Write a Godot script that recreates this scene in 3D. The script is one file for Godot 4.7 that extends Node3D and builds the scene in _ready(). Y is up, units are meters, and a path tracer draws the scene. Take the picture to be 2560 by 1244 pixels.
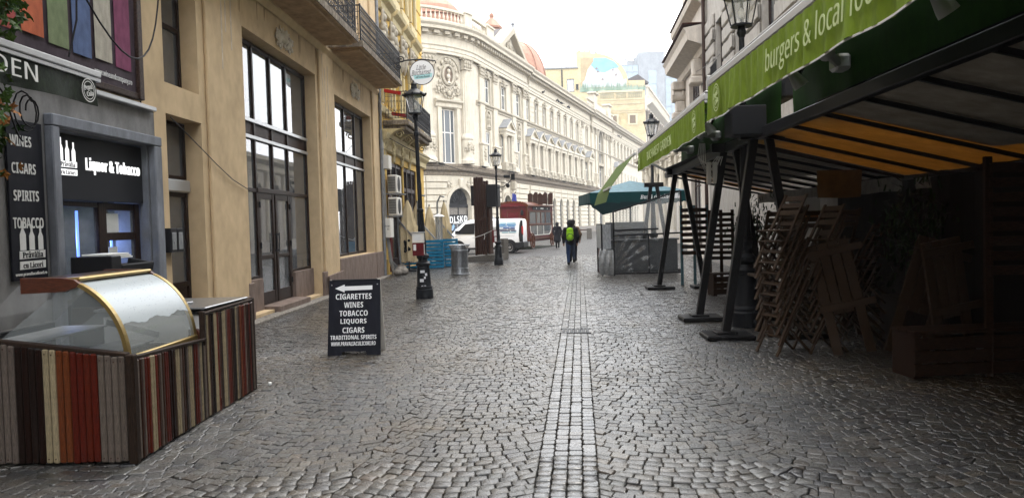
extends Node3D

func _ready() -> void:
	var cam := Camera3D.new()
	cam.name = "camera"
	cam.position = Vector3(0, 1.65, 0)
	cam.rotation_order = EULER_ORDER_YXZ
	cam.rotation_degrees = Vector3(-1.904, 2.012, -1.604)
	cam.fov = 36.2537
	cam.near = 0.05
	cam.far = 900.0
	add_child(cam)
	var env := Environment.new()
	env.background_mode = Environment.BG_SKY
	var sm := ProceduralSkyMaterial.new()
	sm.sky_top_color = Color(0.93, 0.945, 0.97)
	sm.sky_horizon_color = Color(1.0, 1.0, 1.0)
	sm.sky_curve = 0.25
	sm.ground_bottom_color = Color(0.25, 0.24, 0.23)
	sm.ground_horizon_color = Color(0.6, 0.6, 0.6)
	sm.sky_energy_multiplier = 1.0
	var sky := Sky.new()
	sky.sky_material = sm
	env.sky = sky
	env.background_energy_multiplier = 1.0
	env.tonemap_mode = Environment.TONE_MAPPER_LINEAR
	env.tonemap_exposure = 5.2
	env.fog_enabled = true
	env.fog_density = 0.0006
	env.fog_light_color = Color(0.97, 0.98, 1.0)
	env.sdfgi_enabled = true
	env.ssao_enabled = true
	env.ssil_enabled = true
	var we := WorldEnvironment.new()
	we.name = "environment"
	we.environment = env
	add_child(we)
	var sun := DirectionalLight3D.new()
	sun.name = "overcast_sun"
	sun.light_energy = 0.2
	sun.light_angular_distance = 20.0
	sun.light_color = Color(1.0, 0.98, 0.95)
	sun.rotation_degrees = Vector3(-62, 160, 0)
	sun.shadow_enabled = true
	add_child(sun)
	materials()
	mk("cobble_polished", Color(0.97, 0.97, 1.0), 0.6, "stone", Vector3(4.3, 4.3, 4.3), 0.12)
	M.cobble_polished.metallic_specular = 0.55
	M.cobble_polished.clearcoat_enabled = true
	M.cobble_polished.clearcoat = 0.14
	M.cobble_polished.clearcoat_roughness = 0.12
	M.cobble_polished.roughness_texture = T.wet
	mk("niche", Color(0.22, 0.17, 0.13), 0.9)
	mk("zinc_pale", Color(0.33, 0.335, 0.34), 0.5, "mottle")
	mk("towerpane_solid", Color(0.24, 0.31, 0.36), 0.12)
	mk("flagblue", Color(0.02, 0.03, 0.2), 0.8)
	mk("stone_pale", Color(0.56, 0.5, 0.43), 0.8, "streak", Vector3(0.4, 0.12, 0.4), 0.3)
	mk("stone_grey", Color(0.4, 0.37, 0.33), 0.8, "streak", Vector3(0.5, 0.2, 0.5), 0.4)
	mk("alu_white", Color(0.42, 0.42, 0.41), 0.4, "", Vector3.ONE, 0.0, 0.2)
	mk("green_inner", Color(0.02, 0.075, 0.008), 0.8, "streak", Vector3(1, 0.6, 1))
	mk("blackwood", Color(0.016, 0.015, 0.016), 0.4, "grain", Vector3(6, 1, 6), 0.08)
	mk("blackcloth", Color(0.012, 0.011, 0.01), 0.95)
	mk("canvas_grey", Color(0.22, 0.21, 0.19), 0.85, "mottle", Vector3(1, 1, 1))
	mk("film_white", Color(0.34, 0.35, 0.35), 0.2, "mottle", Vector3(3, 3, 3))
	mk("redcloth", Color(0.11, 0.04, 0.03), 0.7, "grain", Vector3(2, 2, 2))
	mk("tealdark", Color(0.006, 0.02, 0.022), 0.8)
	mk("green_dull", Color(0.07, 0.11, 0.012), 0.8, "streak", Vector3(0.8, 0.5, 1.2))
	mk("aqua", Color(0.4, 0.66, 0.66), 0.6)
	glass("film_low", Color(0.1, 0.105, 0.105), 0.22, 0.16, 0.55)
	build_street()
	build_tan()
	build_shop()
	build_hostel()
	build_palace()
	build_far()
	build_right_buildings()
	build_opposite_house()
	build_right()
	build_shop_extras()
	build_street_things()
	build_van()
	build_wagon()
	build_people()


# ---------------------------------------------------------------- mesh collector
class B:
	var v := PackedVector3Array()
	var n := PackedVector3Array()
	var c := PackedColorArray()
	var uv := PackedVector2Array()
	var col := Color(1, 1, 1)
	var xf := Transform3D()
	var marks := []

	func mark() -> void:      # a new piece begins: obj() makes each piece a mesh of its own
		marks.append(v.size())

	func tri(a: Vector3, b: Vector3, d: Vector3) -> void:   # counter-clockwise seen from outside
		a = xf * a; b = xf * b; d = xf * d
		var m := (b - a).cross(d - a)
		if m.length_squared() < 1e-14:
			return
		m = m.normalized()
		v.append(a); v.append(d); v.append(b)
		for i in 3:
			n.append(m); c.append(col); uv.append(Vector2.ZERO)

	func quad(a: Vector3, b: Vector3, d: Vector3, e: Vector3) -> void:
		tri(a, b, d); tri(a, d, e)

	func stri(a: Vector3, b: Vector3, d: Vector3, na: Vector3, nb: Vector3, nd: Vector3) -> void:
		v.append(xf * a); v.append(xf * d); v.append(xf * b)
		n.append((xf.basis * na).normalized()); n.append((xf.basis * nd).normalized()); n.append((xf.basis * nb).normalized())
		for i in 3:
			c.append(col); uv.append(Vector2.ZERO)

	func squad(p: Array, q: Array) -> void:
		stri(p[0], p[1], p[2], q[0], q[1], q[2]); stri(p[0], p[2], p[3], q[0], q[2], q[3])

	func uvquad(a: Vector3, b: Vector3, d: Vector3, e: Vector3, r := Rect2(0, 0, 1, 1)) -> void:
		var k := v.size()
		quad(a, b, d, e)
		if v.size() - k < 6:
			return
		var ta := Vector2(r.position.x, r.end.y)
		var tb := r.end
		var td := Vector2(r.end.x, r.position.y)
		var te := r.position
		var o := [ta, td, tb, ta, te, td]
		for i in 6:
			uv[k + i] = o[i]

	func box(ce: Vector3, s: Vector3, bev := 0.0, bs := Basis()) -> void:
		var h := s / 2.0
		if bev <= 0.0:
			var p := []
			for i in 8:
				p.append(ce + bs * Vector3(h.x if i & 1 else -h.x, h.y if i & 2 else -h.y, h.z if i & 4 else -h.z))
			quad(p[4], p[5], p[7], p[6]); quad(p[1], p[0], p[2], p[3]); quad(p[5], p[1], p[3], p[7])
			quad(p[0], p[4], p[6], p[2]); quad(p[6], p[7], p[3], p[2]); quad(p[0], p[1], p[5], p[4])
			return
		bev = minf(bev, minf(h.x, minf(h.y, h.z)) * 0.9)
		# chamfered box: vertex of corner (sx,sy,sz) on the face of axis k
		var f := func(sx: float, sy: float, sz: float, k: int) -> Vector3:
			return ce + bs * Vector3(sx * (h.x - (0.0 if k == 0 else bev)), sy * (h.y - (0.0 if k == 1 else bev)), sz * (h.z - (0.0 if k == 2 else bev)))
		for s1 in [-1.0, 1.0]:
			var a0 := [f.call(s1, -1, -1, 0), f.call(s1, 1, -1, 0), f.call(s1, 1, 1, 0), f.call(s1, -1, 1, 0)]
			var a1 := [f.call(-1, s1, -1, 1), f.call(-1, s1, 1, 1), f.call(1, s1, 1, 1), f.call(1, s1, -1, 1)]
			var a2 := [f.call(-1, -1, s1, 2), f.call(1, -1, s1, 2), f.call(1, 1, s1, 2), f.call(-1, 1, s1, 2)]
			for a in [a0, a1, a2]:
				if s1 < 0:
					a.reverse()
				quad(a[0], a[1], a[2], a[3])
			for s2 in [-1.0, 1.0]:
				_q(f.call(s1, s2, -1, 0), f.call(s1, s2, 1, 0), f.call(s1, s2, 1, 1), f.call(s1, s2, -1, 1), ce)
				_q(f.call(s1, -1, s2, 0), f.call(s1, 1, s2, 0), f.call(s1, 1, s2, 2), f.call(s1, -1, s2, 2), ce)
				_q(f.call(-1, s1, s2, 1), f.call(1, s1, s2, 1), f.call(1, s1, s2, 2), f.call(-1, s1, s2, 2), ce)
				for s3 in [-1.0, 1.0]:
					_t(f.call(s1, s2, s3, 0), f.call(s1, s2, s3, 1), f.call(s1, s2, s3, 2), ce)

	func _q(a: Vector3, b: Vector3, d: Vector3, e: Vector3, ce: Vector3) -> void:
		if (b - a).cross(d - a).dot((a + d) / 2.0 - ce) < 0:
			quad(a, e, d, b)
		else:
			quad(a, b, d, e)

	func _t(a: Vector3, b: Vector3, d: Vector3, ce: Vector3) -> void:
		if (b - a).cross(d - a).dot(a - ce) < 0:
			tri(a, d, b)
		else:
			tri(a, b, d)

	func mm(x0: float, x1: float, y0: float, y1: float, z0: float, z1: float, bev := 0.0) -> void:
		box(Vector3((x0 + x1) / 2, (y0 + y1) / 2, (z0 + z1) / 2), Vector3(absf(x1 - x0), absf(y1 - y0), absf(z1 - z0)), bev)

	func bar(a: Vector3, b: Vector3, w: float, h: float, bev := 0.0, up := Vector3.UP) -> void:
		var d := (b - a)
		var l := d.length()
		d /= l
		if absf(d.dot(up)) > 0.97:
			up = Vector3(0, 0, 1) if absf(d.z) < 0.9 else Vector3(1, 0, 0)
		var x := up.cross(d).normalized()
		box((a + b) / 2, Vector3(w, h, l), bev, Basis(x, d.cross(x), d))

	func cyl(a: Vector3, b: Vector3, r1: float, r2: float, k := 8, caps := true) -> void:
		var d := (b - a).normalized()
		var x := d.cross(Vector3(0, 0, 1) if absf(d.z) < 0.9 else Vector3(1, 0, 0)).normalized()
		var y := d.cross(x)
		for i in k:
			var o := []
			for j in 2:
				var t := TAU * (i + j) / k
				o.append(x * cos(t) + y * sin(t))
			squad([a + o[0] * r1, a + o[1] * r1, b + o[1] * r2, b + o[0] * r2], [o[0], o[1], o[1], o[0]])
			if caps:
				tri(a, a + o[1] * r1, a + o[0] * r1); tri(b, b + o[0] * r2, b + o[1] * r2)

	func tube(p: Array, r: float, k := 6) -> void:
		var rings := []
		var x := Vector3.ZERO
		for i in p.size():
			var d: Vector3 = (p[mini(i + 1, p.size() - 1)] - p[maxi(i - 1, 0)]).normalized()
			if x == Vector3.ZERO:
				x = d.cross(Vector3(0, 0, 1) if absf(d.z) < 0.9 else Vector3(1, 0, 0)).normalized()
			x = (x - d * x.dot(d)).normalized()
			var y := d.cross(x)
			var ring := []
			for j in k:
				var t := TAU * j / k
				ring.append(x * cos(t) + y * sin(t))
			rings.append(ring)
		for i in p.size() - 1:
			for j in k:
				var j2 := (j + 1) % k
				squad([p[i] + rings[i][j] * r, p[i] + rings[i][j2] * r, p[i + 1] + rings[i + 1][j2] * r, p[i + 1] + rings[i + 1][j] * r],
					[rings[i][j], rings[i][j2], rings[i + 1][j2], rings[i + 1][j]])
		for j in range(1, k - 1):
			tri(p[0] + rings[0][0] * r, p[0] + rings[0][j + 1] * r, p[0] + rings[0][j] * r)
			var e := p.size() - 1
			tri(p[e] + rings[e][0] * r, p[e] + rings[e][j] * r, p[e] + rings[e][j + 1] * r)

	func lathe(o: Vector3, prof: Array, k := 12, a0 := 0.0, a1 := TAU) -> void:   # prof: Vector2(radius, y)
		for i in prof.size() - 1:
			var p: Vector2 = prof[i]
			var q: Vector2 = prof[i + 1]
			var t := (q - p).normalized()
			for j in k:
				var u := [a0 + (a1 - a0) * j / k, a0 + (a1 - a0) * (j + 1) / k]
				var d0 := Vector3(cos(u[0]), 0, -sin(u[0]))
				var d1 := Vector3(cos(u[1]), 0, -sin(u[1]))
				var n0 := d0 * t.y - Vector3.UP * t.x
				var n1 := d1 * t.y - Vector3.UP * t.x
				squad([o + d0 * p.x + Vector3.UP * p.y, o + d1 * p.x + Vector3.UP * p.y, o + d1 * q.x + Vector3.UP * q.y, o + d0 * q.x + Vector3.UP * q.y], [n0, n1, n1, n0])

	func ball(ce: Vector3, r: Vector3, k := 8, m := 5) -> void:
		for i in m:
			for j in k:
				var p := []
				var q := []
				for w in [[i, j], [i + 1, j], [i + 1, j + 1], [i, j + 1]]:
					var a: float = PI * w[0] / m
					var t: float = TAU * w[1] / k
					var d := Vector3(sin(a) * cos(t), cos(a), -sin(a) * sin(t))
					p.append(ce + d * r); q.append(d / r)
				squad(p, q)

	func prism(poly: Array, t: Transform3D, depth: float) -> void:   # outline in local x,y (counter-clockwise), pushed to +z
		var pp := PackedVector2Array(poly)
		if Geometry2D.is_polygon_clockwise(pp):
			pp.reverse()
		var ix := Geometry2D.triangulate_polygon(pp)
		var f := func(i: int, z: float) -> Vector3: return t * Vector3(pp[i].x, pp[i].y, z)
		for k in range(0, ix.size(), 3):
			var a := pp[ix[k]]
			var b := pp[ix[k + 1]]
			var d := pp[ix[k + 2]]
			var o := [ix[k], ix[k + 1], ix[k + 2]]
			if (b - a).cross(d - a) < 0:
				o = [ix[k], ix[k + 2], ix[k + 1]]
			tri(f.call(o[0], depth), f.call(o[1], depth), f.call(o[2], depth))
			tri(f.call(o[0], 0.0), f.call(o[2], 0.0), f.call(o[1], 0.0))
		for i in pp.size():
			var j := (i + 1) % pp.size()
			quad(f.call(i, 0.0), f.call(j, 0.0), f.call(j, depth), f.call(i, depth))

	func loft(rings: Array, closed := true) -> void:   # rings of equal size, counter-clockwise seen from the last ring
		var k: int = rings[0].size()
		for i in rings.size() - 1:
			for j in (k if closed else k - 1):
				var j2 := (j + 1) % k
				quad(rings[i][j], rings[i][j2], rings[i + 1][j2], rings[i + 1][j])

	func cap(ring: Array, flip := false) -> void:
		var m := Vector3.ZERO
		for p in ring:
			m += p
		m /= ring.size()
		for j in ring.size():
			if flip:
				tri(m, ring[(j + 1) % ring.size()], ring[j])
			else:
				tri(m, ring[j], ring[(j + 1) % ring.size()])

	func smooth(limit := 0.5) -> void:   # shared normals where faces meet at less than about 60 degrees
		var at := {}
		for i in v.size():
			var k := Vector3i((v[i] * 2000.0).round())
			if not at.has(k):
				at[k] = []
			at[k].append(i)
		var m := n.duplicate()
		for k in at:
			for i in at[k]:
				var s := Vector3.ZERO
				for j in at[k]:
					if n[i].dot(n[j]) > limit:
						s += n[j]
				m[i] = s.normalized()
		n = m

	func mirror_z() -> void:
		for i in v.size():
			v[i].z = -v[i].z
			n[i].z = -n[i].z
		for i in range(0, v.size(), 3):
			var t := v[i]
			v[i] = v[i + 1]; v[i + 1] = t
			t = n[i]; n[i] = n[i + 1]; n[i + 1] = t

	func mesh() -> ArrayMesh:
		var a := []
		a.resize(Mesh.ARRAY_MAX)
		a[Mesh.ARRAY_VERTEX] = v
		a[Mesh.ARRAY_NORMAL] = n
		a[Mesh.ARRAY_COLOR] = c
		a[Mesh.ARRAY_TEX_UV] = uv
		var m := ArrayMesh.new()
		m.add_surface_from_arrays(Mesh.PRIMITIVE_TRIANGLES, a)
		return m

# ---------------------------------------------------------------- scene helpers
var M := {}
var T := {}
var taken := {}

func numbered(s: String) -> String:
	taken[s] = taken.get(s, 0) + 1
	return s if taken[s] == 1 else "%s_%03d" % [s, taken[s] - 1]

func tag(o: Node, label := "", category := "", group := "", kind := "") -> Node:
	for p in [["label", label], ["category", category], ["group", group], ["kind", kind]]:
		if p[1]:
			o.set_meta(p[0], p[1])
	return o

func put(o: Node3D, called: String, parent: Node = null) -> Node3D:
	if parent == null:
		o.name = numbered(called)
		add_child(o)
	else:
		var k := 0
		var nm := called
		while parent.has_node(NodePath(nm)):
			k += 1
			nm = "%s_%03d" % [called, k]
		o.name = nm
		parent.add_child(o)
	return o

func obj(b: B, called: String, mat: Material, parent: Node = null, label := "", category := "", group := "", kind := "") -> MeshInstance3D:
	if b.marks:
		var first: MeshInstance3D = null
		for i in b.marks.size():
			var e: int = b.marks[i + 1] if i + 1 < b.marks.size() else b.v.size()
			if e <= b.marks[i]:
				continue
			var k := B.new()
			k.v = b.v.slice(b.marks[i], e); k.n = b.n.slice(b.marks[i], e); k.c = b.c.slice(b.marks[i], e); k.uv = b.uv.slice(b.marks[i], e)
			var one := obj(k, called, mat, parent)
			first = one if first == null else first
		return first
	var o := MeshInstance3D.new()
	o.mesh = b.mesh()
	o.material_override = mat
	put(o, called, parent)
	tag(o, label, category, group, kind)
	return o

func same(m: Mesh, called: String, mat: Material, parent: Node, t := Transform3D()) -> MeshInstance3D:   # another use of a mesh
	var o := MeshInstance3D.new()
	o.mesh = m
	o.material_override = mat
	o.transform = t
	put(o, called, parent)
	return o

func thing(called: String, label: String, category: String, t := Transform3D(), group := "") -> Node3D:
	var o := Node3D.new()
	o.transform = t
	put(o, called)
	tag(o, label, category, group)
	return o

func copy(src: Node3D, called: String, t: Transform3D, label: String) -> Node3D:
	var o: Node3D = src.duplicate()
	o.name = numbered(called)
	o.transform = t
	add_child(o)
	o.set_meta("label", label)
	return o

func at(x: float, y: float, d: float, turn := 0.0, s := 1.0) -> Transform3D:   # metres right of the camera, up, ahead of it
	return Transform3D(Basis(Vector3.UP, turn).scaled(Vector3(s, s, s)), Vector3(x, y, -d))

func frame3(o: Vector3, ex: Vector3, ey := Vector3.UP) -> Transform3D:   # local x runs along ex, local z faces out
	ex = ex.normalized()
	return Transform3D(Basis(ex, ey, ex.cross(ey).normalized()), o)

func text(parent: Node, called: String, s: String, mat: Material, t: Transform3D, h: float, w := 0.0, face := "Droid Sans", bold := true, depth := 0.004) -> MeshInstance3D:
	# h = height of the written block, w = its width (0: natural); centred on t, facing local +z
	var f := SystemFont.new()
	f.font_names = PackedStringArray([face])
	f.font_weight = 700 if bold else 400
	var tm := TextMesh.new()
	tm.font = f
	tm.text = s
	tm.font_size = 48
	tm.pixel_size = 0.01
	tm.curve_step = 2.0
	tm.depth = 0.02
	var bb := tm.get_aabb()
	var sy := h / bb.size.y
	var sx := w / bb.size.x if w > 0.0 else sy
	var o := MeshInstance3D.new()
	o.mesh = tm
	o.material_override = mat
	var ce := bb.get_center()
	o.transform = t * Transform3D(Basis(Vector3(sx, 0, 0), Vector3(0, sy, 0), Vector3(0, 0, depth / 0.02)), Vector3(-ce.x * sx, -ce.y * sy, depth / 2))
	put(o, called, parent)
	return o

# ---------------------------------------------------------------- materials
func noise_tex(key: String, sz: int, seed_: int, layers: Array, lo: float, hi: float, power := 1.0) -> void:
	# layers: [frequency, weight, kind]; grey picture between lo and hi, tiling
	var acc := PackedFloat32Array()
	acc.resize(sz * sz)
	for l in layers:
		var f := FastNoiseLite.new()
		f.seed = seed_ + int(l[0] * 1000)
		f.frequency = l[0]
		f.noise_type = FastNoiseLite.TYPE_CELLULAR if l.size() > 2 and l[2] == "cell" else FastNoiseLite.TYPE_SIMPLEX_SMOOTH
		f.fractal_octaves = 3
		var im := f.get_seamless_image(sz, sz)
		im.convert(Image.FORMAT_L8)
		var d := im.get_data()
		for i in sz * sz:
			acc[i] += d[i] / 255.0 * float(l[1])
	var mn := 1e9
	var mx := -1e9
	for x in acc:
		mn = minf(mn, x); mx = maxf(mx, x)
	var out := PackedByteArray()
	out.resize(sz * sz)
	for i in sz * sz:
		var q := pow((acc[i] - mn) / (mx - mn), power)
		out[i] = int(clampf(lo + (hi - lo) * q, 0, 1) * 255)
	T[key] = ImageTexture.create_from_image(Image.create_from_data(sz, sz, false, Image.FORMAT_L8, out))

func mk(key: String, lin: Color, rough := 0.8, tex := "", sc := Vector3.ONE, bump := 0.0, metal := 0.0) -> StandardMaterial3D:
	var m := StandardMaterial3D.new()
	m.resource_name = key
	m.albedo_color = lin.linear_to_srgb()
	m.roughness = rough
	m.metallic = metal
	m.metallic_specular = 0.5 if rough < 0.4 or metal > 0.0 else 0.22
	m.vertex_color_use_as_albedo = true
	if tex:
		m.albedo_texture = T[tex]
		m.uv1_triplanar = true
		m.uv1_world_triplanar = true
		m.uv1_scale = sc
		if bump > 0.0:
			m.heightmap_enabled = true
			m.heightmap_texture = T[tex]
			m.heightmap_scale = bump
	M[key] = m
	return m

func glass(key: String, tint: Color, alpha: float, rough := 0.03, spec := 0.5) -> StandardMaterial3D:
	var m := mk(key, tint, rough)
	m.transparency = BaseMaterial3D.TRANSPARENCY_ALPHA
	m.albedo_color.a = alpha
	m.metallic_specular = spec
	m.cull_mode = BaseMaterial3D.CULL_DISABLED
	return m

func lit(key: String, colr: Color, e: float) -> StandardMaterial3D:
	var m := mk(key, colr, 0.6)
	m.emission_enabled = true
	m.emission = colr
	m.emission_energy_multiplier = e
	return m

func materials() -> void:
	noise_tex("mottle", 512, 3, [[0.008, 1.0], [0.03, 0.5], [0.15, 0.35]], 0.72, 1.0)
	noise_tex("plaster", 512, 5, [[0.006, 0.7], [0.02, 0.5], [0.3, 0.35]], 0.84, 1.0)
	noise_tex("fine", 512, 7, [[0.08, 0.6], [0.3, 1.0], [0.012, 0.4]], 0.6, 1.0)
	noise_tex("grain", 512, 11, [[0.02, 1.0], [0.06, 0.7], [0.2, 0.5]], 0.35, 1.0)
	noise_tex("stone", 512, 19, [[0.25, 1.0], [0.1, 0.6], [0.02, 0.5]], 0.4, 1.0)
	noise_tex("wet", 512, 23, [[0.012, 1.0], [0.05, 0.7], [0.2, 0.7]], 0.16, 0.95, 1.1)
	noise_tex("weave", 256, 29, [[0.4, 1.0], [0.02, 0.9]], 0.72, 1.0)
	noise_tex("streak", 512, 31, [[0.015, 1.0], [0.05, 0.6], [0.12, 0.4]], 0.78, 1.0)
	mk("tan", Color(0.63, 0.475, 0.29), 0.85, "plaster", Vector3(0.4, 0.3, 0.4), 0.15)
	mk("tan_soffit", Color(0.5, 0.34, 0.19), 0.9, "mottle", Vector3(0.5, 0.5, 0.5), 0.1)
	mk("plinth", Color(0.24, 0.18, 0.15), 0.75, "mottle", Vector3(0.9, 0.4, 0.9), 0.2)
	mk("greywall", Color(0.28, 0.275, 0.27), 0.8, "mottle", Vector3(0.5, 0.25, 0.5), 0.1)
	mk("greyportal", Color(0.23, 0.245, 0.275), 0.6, "mottle", Vector3(0.7, 0.3, 0.7))
	mk("cream", Color(0.62, 0.56, 0.45), 0.8, "streak", Vector3(0.28, 0.07, 0.28), 0.5)
	mk("cream_dirt", Color(0.4, 0.33, 0.25), 0.85, "grain", Vector3(0.6, 0.25, 0.6), 0.5)
	mk("cream_orn", Color(0.61, 0.545, 0.43), 0.85, "fine", Vector3(1.6, 1.6, 1.6), 1.0)
	mk("yellow", Color(0.68, 0.45, 0.12), 0.8, "streak", Vector3(0.4, 0.12, 0.4), 0.3)
	mk("yellow_pale", Color(0.62, 0.52, 0.3), 0.8, "streak", Vector3(0.5, 0.2, 0.5), 0.3)
	mk("mural", Color(0.8, 0.8, 0.8), 0.85, "plaster", Vector3(0.12, 0.12, 0.12))
	mk("concrete", Color(0.3, 0.32, 0.34), 0.8, "plaster", Vector3(0.1, 0.06, 0.1))
	mk("cement", Color(0.2, 0.18, 0.155), 0.7, "stone", Vector3(1.2, 1.2, 1.2), 0.5)
	mk("slab", Color(0.42, 0.38, 0.33), 0.8, "grain", Vector3(1.2, 0.6, 1.2), 0.4)
	mk("marble", Color(0.5, 0.46, 0.4), 0.45, "mottle", Vector3(0.8, 0.8, 0.8), 0.2)
	mk("copper", Color(0.42, 0.225, 0.155), 0.5, "mottle", Vector3(0.6, 0.3, 0.6))
	mk("zinc", Color(0.28, 0.29, 0.3), 0.45, "mottle", Vector3(1, 1, 1), 0.0, 0.3)
	mk("white", Color(0.75, 0.75, 0.74), 0.5)
	mk("white_frame", Color(0.66, 0.63, 0.57), 0.6)
	mk("paper", Color(0.62, 0.62, 0.6), 0.7)
	mk("black", Color(0.014, 0.014, 0.016), 0.4)
	mk("iron", Color(0.022, 0.024, 0.028), 0.42, "fine", Vector3(3, 3, 3), 0.05)
	mk("wrought", Color(0.02, 0.02, 0.022), 0.5)
	mk("board", Color(0.012, 0.013, 0.02), 0.55, "mottle", Vector3(1.5, 0.6, 1.5))
	mk("signblack", Color(0.016, 0.017, 0.02), 0.6)
	mk("brown_frame", Color(0.05, 0.028, 0.02), 0.4, "grain", Vector3(3, 0.6, 3))
	mk("brown_panel", Color(0.085, 0.05, 0.038), 0.5, "grain", Vector3(2, 2, 2))
	mk("alu", Color(0.45, 0.46, 0.47), 0.35, "", Vector3.ONE, 0.0, 0.6)
	mk("steel", Color(0.5, 0.51, 0.52), 0.28, "fine", Vector3(2, 2, 2), 0.0, 0.85)
	mk("galv", Color(0.42, 0.44, 0.46), 0.38, "mottle", Vector3(4, 1.5, 4), 0.0, 0.75)
	mk("gold", Color(0.38, 0.27, 0.1), 0.36, "", Vector3.ONE, 0.0, 0.85)
	mk("redwood", Color(0.17, 0.045, 0.018), 0.38, "grain", Vector3(1, 12, 12), 0.05)
	mk("slatwood", Color(1, 1, 1), 0.42, "grain", Vector3(22, 1.1, 22), 0.06)
	mk("darkwood", Color(0.05, 0.03, 0.02), 0.55, "grain", Vector3(10, 0.8, 10), 0.1)
	mk("chairwood", Color(0.1, 0.062, 0.038), 0.6, "grain", Vector3(9, 9, 1.2), 0.05)
	mk("palletwood", Color(0.06, 0.032, 0.02), 0.7, "grain", Vector3(1.2, 9, 9), 0.1)
	mk("timber", Color(0.085, 0.036, 0.022), 0.6, "grain", Vector3(12, 0.9, 12), 0.4)
	mk("blue", Color(0.015, 0.3, 0.55), 0.5, "grain", Vector3(5, 5, 5), 0.05)
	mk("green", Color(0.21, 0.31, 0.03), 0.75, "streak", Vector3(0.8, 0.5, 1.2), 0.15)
	M.green.backlight_enabled = true
	M.green.backlight = Color(0.25, 0.35, 0.05)
	mk("green_print", Color(0.52, 0.6, 0.3), 0.7)
	mk("darkgreen", Color(0.016, 0.03, 0.012), 0.5, "grain", Vector3(2.2, 1.0, 2.2), 0.2)
	mk("teal", Color(0.003, 0.05, 0.052), 0.7, "weave", Vector3(3, 3, 3))
	mk("teal_top", Color(0.1, 0.2, 0.24), 0.6, "weave", Vector3(1, 1, 1))
	mk("canvas_dark", Color(0.46, 0.41, 0.33), 0.9, "mottle", Vector3(0.6, 0.6, 0.6))
	mk("canvas_yellow", Color(0.5, 0.34, 0.1), 0.8, "mottle", Vector3(0.6, 0.6, 0.6))
	M.canvas_yellow.backlight_enabled = true
	M.canvas_yellow.backlight = Color(0.5, 0.36, 0.14)
	mk("umbrella", Color(0.6, 0.48, 0.29), 0.85, "streak", Vector3(4, 1, 4), 0.3)
	mk("maroon", Color(0.135, 0.012, 0.016), 0.45, "mottle", Vector3(1, 1, 1))
	mk("orange", Color(0.2, 0.055, 0.017), 0.4, "grain", Vector3(3, 3, 3))
	mk("vanpaint", Color(0.78, 0.79, 0.8), 0.22)
	M.vanpaint.clearcoat_enabled = true
	M.vanpaint.clearcoat = 0.6
	mk("rubber", Color(0.02, 0.02, 0.021), 0.8)
	mk("hub", Color(0.3, 0.29, 0.28), 0.5, "", Vector3.ONE, 0.0, 0.5)
	mk("darkplastic", Color(0.018, 0.0185, 0.02), 0.55)
	mk("cloth", Color(1, 1, 1), 0.9, "weave", Vector3(6, 6, 6))
	mk("lime", Color(0.3, 0.62, 0.015), 0.6, "weave", Vector3(6, 6, 6))
	mk("red", Color(0.42, 0.025, 0.02), 0.6)
	mk("leaf", Color(1, 1, 1), 0.5)
	M.leaf.backlight_enabled = true
	M.leaf.backlight = Color(0.3, 0.35, 0.1)
	mk("cobble", Color(1, 1, 1), 0.6, "stone", Vector3(4.3, 4.3, 4.3), 0.35)
	M.cobble.roughness = 0.62
	M.cobble.roughness_texture = T.wet
	M.cobble.roughness_texture_channel = BaseMaterial3D.TEXTURE_CHANNEL_RED
	for k in ["cobble"]:
		M[k].metallic_specular = 0.55
		M[k].clearcoat_enabled = true
		M[k].clearcoat = 0.2
		M[k].clearcoat_roughness = 0.22
	mk("canvas_ochre", Color(0.17, 0.1, 0.025), 0.85, "mottle", Vector3(1, 1, 1))
	mk("joint", Color(0.03, 0.026, 0.021), 0.6, "stone", Vector3(5, 5, 5), 0.4)
	mk("farground", Color(0.085, 0.08, 0.075), 0.4, "stone", Vector3(0.9, 0.9, 0.9), 3.0)
	mk("roof", Color(0.1, 0.085, 0.08), 0.5, "mottle", Vector3(0.5, 0.5, 0.5))
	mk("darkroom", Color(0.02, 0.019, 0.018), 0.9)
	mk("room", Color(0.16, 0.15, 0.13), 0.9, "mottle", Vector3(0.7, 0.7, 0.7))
	mk("banner", Color(1, 1, 1), 0.7, "weave", Vector3(1.6, 0.8, 1.6), 0.1)
	mk("plastic", Color(0.8, 0.8, 0.78), 0.5)
	mk("relief", Color(0.66, 0.6, 0.5), 0.8, "plaster", Vector3(6, 6, 6), 0.3)
	mk("stain", Color(0.66, 0.56, 0.43), 0.8, "mottle", Vector3(2, 1, 2))
	mk("rust", Color(0.09, 0.03, 0.02), 0.75, "grain", Vector3(4, 2, 4))
	mk("sticker", Color(1, 1, 1), 0.5)
	mk("skin", Color(0.5, 0.3, 0.22), 0.6)
	glass("pane", Color(0.2, 0.21, 0.22), 0.34, 0.02, 0.85)
	M.pane.metallic = 0.4
	glass("caseglass", Color(0.42, 0.46, 0.46), 0.3, 0.12, 0.5)
	mk("dirt", Color(0.3, 0.21, 0.12), 0.9, "plaster", Vector3(2, 1, 2))
	mk("darkleaf", Color(0.7, 0.7, 0.7), 0.6)
	mk("bar_grey", Color(0.05, 0.053, 0.056), 0.5)
	glass("clear", Color(0.75, 0.85, 0.83), 0.12, 0.03, 0.5)
	glass("farpane", Color(0.1, 0.115, 0.125), 0.8, 0.06, 0.45)
	glass("towerpane", Color(0.3, 0.42, 0.52), 0.8, 0.05, 0.9)
	glass("lampglass", Color(0.8, 0.82, 0.8), 0.22, 0.12, 0.5)
	glass("film", Color(0.72, 0.74, 0.73), 0.28, 0.1, 0.6)
	glass("milky", Color(0.36, 0.4, 0.42), 0.86, 0.24, 0.4)
	lit("signlight", Color(1, 1, 1), 0.2)
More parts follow.
